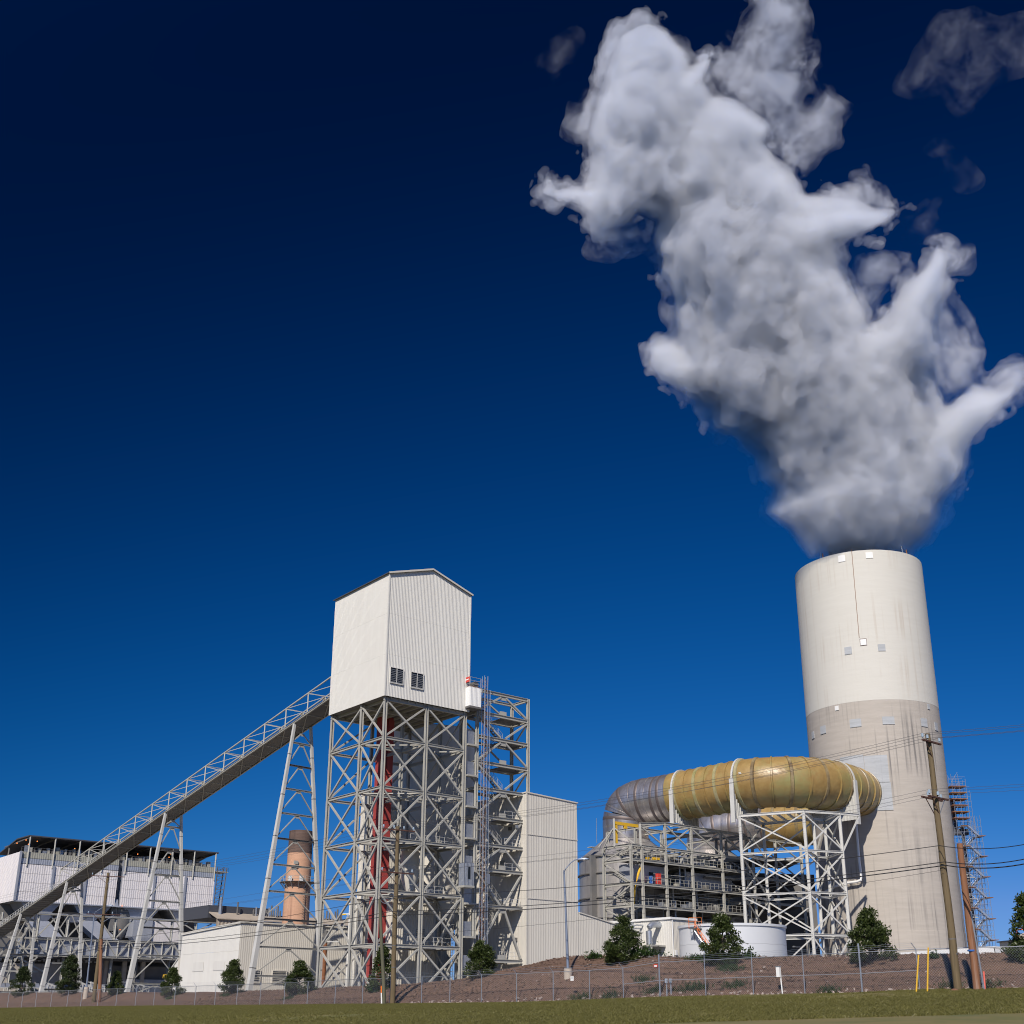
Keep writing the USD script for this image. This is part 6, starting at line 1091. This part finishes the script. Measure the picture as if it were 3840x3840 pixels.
MB().box([sx0 - .6, Ys + 1.5, (zlow + ztall) / 2 - 3], (1.6, .3, (ztall - zlow) * .7), np.array([1., 0, 0]), np.array([0, 1., 0])).build('dark_sheet', 'roof_dark', t); MB().box([sx0 + .6, Ys + 1.6, zlow - 1], (3.0, 1.2, 1.2), np.array([1., 0, 0]), np.array([0, 1., 0])).build('gantry_box', 'roof_dark', t); MB().bar([sx0 + 1.2, Ys + 1.6, YZ], [sx0 + 1.2, Ys + 1.6, zlow], .5).build('mast', 'steel_dark', t)
z = zlow; k = 0
while z > YARD + 3:
    x0, x1 = sx1 - .6, sx2 - .6; zb2 = z - 2.0
    a_, b_ = ((x0, x1) if k % 2 == 0 else (x1, x0)); Y_ = Ys - .4 if k % 2 == 0 else Ys + 1.4
    for w_ in (-.42, .42): MB().bar([a_, Y_ + w_, z], [b_, Y_ + w_, zb2], .06, .22).build('stair_stringer', 'galvanised', t)
    tr = MB(); [tr.box([a_ + (b_ - a_) * e, Y_, z - 2.0 * e], (.24, .84, .04), np.array([1., 0, 0]), np.array([0, 1., 0])) for e in np.linspace(.06, .94, 9)]; tr.build('stair_treads', 'galvanised', t)
    MB().box([a_ + (-.6 if k % 2 == 0 else .6), Ys + .5, z], (1.3, 2.9, .12), np.array([1., 0, 0]), np.array([0, 1., 0])).build('landing', 'wood_red', t)
    r = MB(); [r.tube([a_, Y_ - .45, z + h], [b_, Y_ - .45, zb2 + h], .03, 5) for h in (.5, 1.0)]; [r.tube([sx2 - .3, Ys - .8 + e, z + h], [sx2, Ys - .8 + e, z + h], .03, 4) for h in (.5, 1) for e in (0, 2.9)]; r.build('stair_rail', 'galvanised', t)
    z = zb2; k += 1
for px, py in ((3615, 3290), (3622, 3370), (3625, 3440), (3630, 3555)):
    p = atY(px, py, Ys + .5); MB().bar(p, p + np.array([1.8, 0, 1.6]), .18).bar(p, p + np.array([2.2, 0, 0]), .18).bar(p + np.array([0, 0, 1.5]), p + np.array([1.8, 0, .2]), .14).build('wall_bracket', 'steel', t)
# ---------------------------------------------------------------- things at the chimney foot and the right edge
P0_, P1_ = atY(3335, 3578, 150), atY(3732, 3558, 138); h_ = 1.35
t = thing('white_trailer', 'long low white covered trailer parked above the bank at the chimney foot', 'trailer', [P0_[0], P0_[1], YARD]); d = P1_ - P0_; d[2] = 0; L_ = np.linalg.norm(d); d /= L_; nrm = np.array([d[1], -d[0], 0]); zt0, zt1 = atY(3335, 3584, 150)[2], atY(3732, 3558, 138)[2]
for k in range(8):
    a, b = P0_ + d * L_ * k / 8, P0_ + d * (L_ * (k + 1) / 8 - .03); za, zb2 = zt0 + .3 + (zt1 - zt0) * k / 8, zt0 + .3 + (zt1 - zt0) * (k + 1) / 8
    MB().poly([[a[0], a[1], YARD + .6], [b[0], b[1], YARD + .6], [b[0], b[1], zb2], [a[0], a[1], za]], -nrm * 2.4).build('side_panel', 'white_paint', t)
MB().bar([*(P0_ + nrm * .05)[:2], YARD + .7], [*(P1_ + nrm * .05)[:2], YARD + .7], .2).build('chassis_rail', 'steel_dark', t)
for e in (.1, .2, .8, .9): c = P0_ + d * L_ * e; MB().tube([c[0], c[1], YARD + .5] - nrm * .3, [c[0], c[1], YARD + .5] + nrm * .1, .5, 16).build('wheel', 'cable', t, 40)
c = atY(3748, 3570, 120); t = thing('utility_cart', 'small dark utility cart with a pale roof at the right end of the white trailer', 'cart', [c[0], c[1], c[2] - 1]); Xc = np.array([.95, .3, 0]); Nc = np.array([.3, -.95, 0]); MB().box(c - Z3 * .35, (1.6, 1.0, .5), Xc, Nc).build('body', 'cable', t); MB().box(c + Z3 * .42 + Xc * -.2, (1.3, 1.05, .08), Xc, Nc).build('roof', 'white_paint', t); MB().box(c + Nc * .52 - Z3 * .3, (.8, .04, .25), Xc, Nc).build('side_panel', 'plaster_pad', t)
for x_ in (-.55, .55): MB().bar(c + Xc * x_ - Z3 * .1, c + Xc * (x_ - .05) + Z3 * .4, .06).build('roof_post', 'cable', t); MB().tube(c + Xc * x_ - Z3 * .6 + Nc * .4, c + Xc * x_ - Z3 * .6 + Nc * .55, .26, 12).build('wheel', 'cable', t, 40)
c0, c1 = atY(3748, 3535, 178), atY(4000, 3522, 160); d = c1 - c0; d[2] = 0; L_ = np.linalg.norm(d); d /= L_; nrm = np.array([-d[1], d[0], 0])
t = thing('grey_shed', 'low grey shed with a tan vaulted roof at the right edge', 'building', [c0[0], c0[1], YARD]); MB().poly([[*c0[:2], YARD], [*(c0 + d * L_)[:2], YARD], [*(c0 + d * L_)[:2], c0[2]], [*c0[:2], c0[2]]], nrm * 10).build('wall', 'siding_cream', t); MB().poly([[*(c0 - d * .3 - nrm * .3)[:2], c0[2]], [*(c0 + d * L_ - nrm * .3)[:2], c0[2]], [*(c0 + d * L_ + nrm * 10)[:2], c0[2]], [*(c0 - d * .3 + nrm * 10)[:2], c0[2]]], Z3 * .18).build('roof_slab', 'roof_dark', t)
th = np.linspace(0, np.pi, 13); v = [np.array([*(c0 + d * (s_ + 0) + nrm * (5 - 3.4 * math.cos(a)))[:2], c0[2] + .18 + 1.5 * math.sin(a)]) for s_ in (2.0, L_) for a in th]; MB().add(v, [[i, i + 1, i + 14, i + 13] for i in range(12)] ).build('vault', 'plaster_pad', t, 40); MB().add(v[:13], [[0, i, i + 1] for i in range(1, 12)]).build('vault_end', 'plaster_pad', t)
c = atY(3815, 3505, 190); t = thing('orange_frame', 'small pale orange gantry frame behind the tree at the right edge', 'frame', [c[0], c[1], YARD]); MB().bar([c[0], 190, YZ], [c[0], 190, atY(3812, 3486, 190)[2]], .18).build('post', 'salmon', t); MB().bar([c[0] - .1, 190, atY(3812, 3486, 190)[2]], [c[0] + 3, 190, atY(3812, 3484, 190)[2]], .18).build('beam', 'salmon', t); MB().bar([c[0] + 3, 190, YZ], [c[0] + 3, 190, atY(3812, 3486, 190)[2]], .18).build('post', 'salmon', t)
# ---------------------------------------------------------------- steam settings: noise gains, shells (level, density), scattering of the foot
BG=3.5
PG=[.30,.52,.48,.36]
WG=[.5,.5,.4,.25]
PLV=(('soft_vapour',.0,.06),('dense_vapour',.4,.07),('plume_core',.9,.09))
WLV=(('torn_edge',-.1,.05),('inner_edge',.3,.07))
FLV=(('faint_wisps',-.3,.008),('inner_wisps',.1,.012))
WLO=.45
def surface_nets(V, iso, origin, h):
    """Closed surface of V > iso on a grid of spacing h (naive surface nets)."""
    V = np.pad(V, 1, constant_values=-9.0) - iso; S = V > 0
    nx, ny, nz = V.shape
    acc = np.zeros((nx - 1, ny - 1, nz - 1, 3), np.float32); cnt = np.zeros((nx - 1, ny - 1, nz - 1), np.float32)
    for ax in range(3):
        o = [k for k in range(3) if k != ax]
        sl0 = [slice(None)] * 3; sl1 = [slice(None)] * 3; sl0[ax] = slice(0, -1); sl1[ax] = slice(1, None)
        a, b = V[tuple(sl0)], V[tuple(sl1)]; cr = S[tuple(sl0)] != S[tuple(sl1)]
        i = np.argwhere(cr); t = a[cr] / (a[cr] - b[cr])
        for d0 in (0, 1):
            for d1 in (0, 1):
                c = i.copy(); c[:, o[0]] -= d0; c[:, o[1]] -= d1
                ok = ((c >= 0) & (c < np.array(cnt.shape))).all(1)
                p = np.zeros((len(i), 3), np.float32); p[:, ax] = t; p[:, o[0]] = d0; p[:, o[1]] = d1
                np.add.at(acc, tuple(c[ok].T), p[ok]); np.add.at(cnt, tuple(c[ok].T), 1)
    use = cnt > 0; ids = np.full(cnt.shape, -1, np.int64); ids[use] = np.arange(use.sum())
    P = (np.argwhere(use) + acc[use] / cnt[use][:, None] - 1) * h + origin
    F = []
    for ax in range(3):
        o = [(ax + 1) % 3, (ax + 2) % 3]
        sl0 = [slice(None)] * 3; sl1 = [slice(None)] * 3; sl0[ax] = slice(0, -1); sl1[ax] = slice(1, None)
        cr = S[tuple(sl0)] != S[tuple(sl1)]; i = np.argwhere(cr); flip = S[tuple(sl0)][cr]
        ok = (i[:, o[0]] > 0) & (i[:, o[1]] > 0) & (i[:, o[0]] < cnt.shape[o[0]]) & (i[:, o[1]] < cnt.shape[o[1]])
        i, flip = i[ok], flip[ok]
        def at(a, b):
            c = i.copy(); c[:, o[0]] -= a; c[:, o[1]] -= b; return ids[tuple(c.T)]
        q = np.stack([at(1, 1), at(0, 1), at(0, 0), at(1, 0)], 1); q[~flip] = q[~flip][:, ::-1]
        F.append(q)
    F = np.vstack(F)
    return P, np.vstack([F[:, [0, 1, 2]], F[:, [0, 2, 3]]])

def fractal(shape, h, scales, gains, seed):
    """Sum of smooth random fields with the given feature sizes in metres, each in about -1..1."""
    rng = np.random.default_rng(seed); out = np.zeros(shape, np.float32)
    for s, g in zip(scales, gains):
        n = [int(math.ceil(k * h / s)) + 4 for k in shape]
        c = rng.uniform(-1, 1, n).astype(np.float32)
        grids = [np.arange(k, dtype=np.float32) * h / s + 1 for k in shape]
        z = c
        for ax in range(3):                       # separable cubic B-spline upsampling
            x = grids[ax]; i = np.floor(x).astype(int); t = x - i
            w = [(1 - t) ** 3 / 6, (3 * t ** 3 - 6 * t ** 2 + 4) / 6, (-3 * t ** 3 + 3 * t ** 2 + 3 * t + 1) / 6, t ** 3 / 6]
            r = 0
            for k in range(4):
                sh = [1, 1, 1]; sh[ax] = -1
                r = r + np.take(z, np.clip(i - 1 + k, 0, z.shape[ax] - 1), axis=ax) * w[k].reshape(sh)
            z = r
        out += g * z * 2.2
    return out

# the plume's outline as the photograph shows it; every part of it is as thick from front to back as its width allows
BODY = [(566, 972), (546, 950), (530, 925), (505, 905), (490, 890), (502, 850), (478, 835), (470, 795), (440, 765), (400, 750), (390, 710), (350, 685), (310, 660), (290, 630), (295, 600), (320, 592), (340, 600), (335, 560), (330, 510), (305, 470), (292, 420), (300, 385), (270, 372), (250, 395), (210, 400), (185, 370), (170, 355), (130, 350), (102, 335), (110, 300), (130, 325), (170, 320),
        (185, 290), (180, 240), (195, 180), (215, 120), (240, 60), (280, 38), (320, 45), (350, 80), (362, 112), (400, 98), (384, 140), (400, 160), (440, 170), (470, 190), (500, 215), (490, 250), (510, 270), (540, 290), (560, 330), (600, 340), (640, 345), (690, 358), (728, 362), (700, 395), (650, 410), (622, 430), (632, 470), (652, 520), (668, 560), (690, 556), (708, 520), (730, 490), (768, 450), (790, 425), (815, 440), (802, 480),
        (802, 520), (792, 560), (800, 600), (782, 645), (806, 700), (832, 682), (850, 662), (900, 676), (928, 662), (920, 692), (880, 730), (852, 760), (842, 810), (820, 850), (802, 870), (795, 900), (776, 940), (752, 958), (742, 975)]
HOLE = [(640, 730), (700, 750), (722, 830), (706, 890), (650, 880), (618, 800)]
THIN = [[(384, 130), (440, 60), (478, -30), (545, -30), (562, 60), (572, 130), (562, 180), (600, 158), (642, 188), (636, 220), (602, 272), (560, 305), (528, 284), (498, 215), (440, 172)], [(620, 345), (640, 306), (664, 300), (700, 356), (650, 372)], [(182, 250), (150, 230), (168, 160), (200, 104), (222, 120), (200, 200)], [(790, 500), (842, 570), (862, 620), (852, 672), (800, 700), (768, 620)],
        [(180, 442), (205, 395), (252, 390), (296, 380), (274, 424), (232, 432)], [(890, 660), (905, 636), (950, 622), (960, 670), (920, 698)], [(640, 440), (700, 430), (760, 430), (700, 500), (662, 540)], [(120, 340), (100, 300), (122, 284), (150, 330)], [(480, 210), (520, 200), (560, 280), (520, 300)], [(780, 420), (845, 430), (840, 470), (800, 470)]]
FAINT = [[(728, 150), (770, 86), (800, 36), (850, 26), (900, 46), (960, 30), (960, 112), (880, 132), (830, 190), (800, 150), (760, 160)], [(778, 258), (802, 250), (856, 312), (826, 326)], [(118, 70), (164, 58), (164, 104), (116, 140), (104, 110)], [(722, 400), (790, 346), (784, 402), (736, 424)]]

def build_plume(h=0.42):
    """Fields on one grid, in units of 5 m inside the outline: the plume's solid body, its torn edges, its faintest wisps."""
    from PIL import Image, ImageDraw
    K, OX, OY, SC = 2.16, 60, 60, 1
    def outline(polys):
        im = Image.new('L', (1080, 1120)); d = ImageDraw.Draw(im)
        for p in polys: d.polygon([(x + OX, y + OY) for x, y in p], fill=255)
        m = np.asarray(im) > 127; return (ndimage.distance_transform_edt(m) - ndimage.distance_transform_edt(~m)).astype(np.float32) * K
    mid = lambda py: 225 - 26 * (1 - np.exp(-(np.clip(2047 - py, 0, None) / 900) ** 1.4))      # the wind carries the plume to the left and a little nearer
    cs = [atY(1810 + K * x, K * y, mid(K * y)) for x, y in BODY + sum(THIN + FAINT, [])]
    lo, hi = np.min(cs, 0) - [3, 17, 3], np.max(cs, 0) + [3, 17, 3]; lo[2] = 89.4
    def grid(h):
        n = np.ceil((hi - lo) / h).astype(int); g = [(lo[k] + h * np.arange(n[k])).astype(np.float32) for k in range(3)]
        X, Y, Z = np.meshgrid(*g, indexing='ij'); q = [X, Y, Z - EYE]
        d = sum(q[k] * np.float32(F0[k]) for k in range(3)); u = X / d; v = -sum(q[k] * np.float32(U0[k]) for k in range(3)) / d
        px, py = CX + FPX * (u * cR - v * sR), CY + FPX * (u * sR + v * cR)
        return n, Z, np.abs(Y - mid(py)), np.stack([py / K + OY, (px - 1810) / K + OX]), d / FPX
    def inflate(dist, G_, R):
        n, Z, dy, ij, m = G_; d = ndimage.map_coordinates(dist, ij, order=1, mode='nearest') * m; c = np.clip(d, 0, R)
        return np.where(d > 0, np.minimum(d, (np.sqrt(c * (2 * R - c)) * 1.15 - dy) * .9), np.minimum(d, -dy * .3)) / 5
    G1 = grid(h); fade = np.clip((G1[1] - 80) / 55, .3, 1)
    S = np.clip(inflate(outline([BODY]), G1, 15), -2, 2.2); S -= .55 * np.clip(inflate(outline([HOLE]), G1, 6) * 2.5, 0, 1)
    T = S + fractal(tuple(G1[0]), h, [10, 4.8, 2.4, 1.2], PG, 5) * fade * np.clip(S + 1.6, 0, 1)
    G2 = grid(h * 2); E = np.clip(np.maximum(inflate(outline(THIN), G2, 7), inflate(outline([BODY]), G2, 15) - .08), -2, 2)
    N2 = fractal(tuple(G2[0]), h * 2, [10, 5, 2.6, 1.5], WG, 9)
    Fv = np.clip(inflate(outline(FAINT), G2, 5), -2, 2)
    return T, E + N2 * np.clip(E + 1.1, 0, 1), Fv + N2 * np.clip(Fv + .9, 0, 1) * .8, lo

# ---------------------------------------------------------------- steam plume: shells of thin, white, scattering vapour with torn wisps round them
SG = 1.75                                                   # light scattered many times inside the steam, folded into each first scattering
def steam(name, den, g=-.25, wisp=None, SG=SG):
    sc = lambda k: (k * SG, k * SG * .975, k * SG * .93)
    if not wisp: mats[name] = usdkit.material(stage, '/World/Looks/' + name, {'v': ('volume_coefficients', {'scatter_coeffs': sc(den), 'absorption_coeffs': (den * (1 - SG),) * 3, 'anisotropy': g})}, volume='v.volume'); return
    lo_n, k = wisp
    mats[name] = usdkit.material(stage, '/World/Looks/' + name, {'g': ('geometry', {}), 'n': ('noise_texture', {'scale': .13, 'detail': 10.0, 'roughness': .68, 'distortion': .6}), 'm': ('map_range', {'from_min': lo_n, 'from_max': lo_n + .22, 'to_min': 0.0, 'to_max': 1.0, 'clamp': True}),
        's': ('vector_math', {'math_type': 'scale', 'vector1': sc(den)}), 'a': ('vector_math', {'math_type': 'scale', 'vector1': (den * (1 - SG),) * 3}), 'v': ('volume_coefficients', {'anisotropy': g})},
        [('g.position', 'n.vector'), ('n.fac', 'm.value'), ('m.result', 's.scale'), ('m.result', 'a.scale'), ('s.vector', 'v.scatter_coeffs'), ('a.vector', 'v.absorption_coeffs')], volume='v.volume')
PSTEP = 0.42
T_, E_, Fv_, lo_ = build_plume(PSTEP)
t = thing('steam_plume', 'thick white steam plume billowing from the chimney top and drifting up left', 'steam plume', [74, 225, 91])
def shell(nm, V, iso, den, h, wisp=None): steam('steam_' + nm, den, wisp=wisp); P_, F_ = surface_nets(V, iso, lo_, h); print('plume', nm, len(F_)); obj(nm, (P_, F_), 'steam_' + nm, t)
for nm, iso, den in PLV: shell(nm, T_, iso, den, PSTEP)
for nm, iso, den in WLV: shell(nm, E_, iso, den, PSTEP * 2, (WLO, 1))
for nm, iso, den in FLV: shell(nm, Fv_, iso, den, PSTEP * 2, (WLO + .03, 1))
Tb = T_.copy(); zz = lo_[2] + PSTEP * np.arange(T_.shape[2]); Tb -= np.clip((zz - 102) / 12, 0, 5)[None, None, :]          # the shaded foot of the plume, filled with light scattered down from above
Tb += fractal(T_.shape, PSTEP, [12, 6], [.7, .4], 21) * np.clip((zz - 99) / 10, 0, 1)[None, None, :]
for nm, iso in (('base_vapour', .0), ('base_middle', .45), ('base_core', .9)): steam('steam_' + nm, .018, SG=BG); P_, F_ = surface_nets(Tb, iso, lo_, PSTEP); obj(nm, (P_, F_), 'steam_' + nm, t)
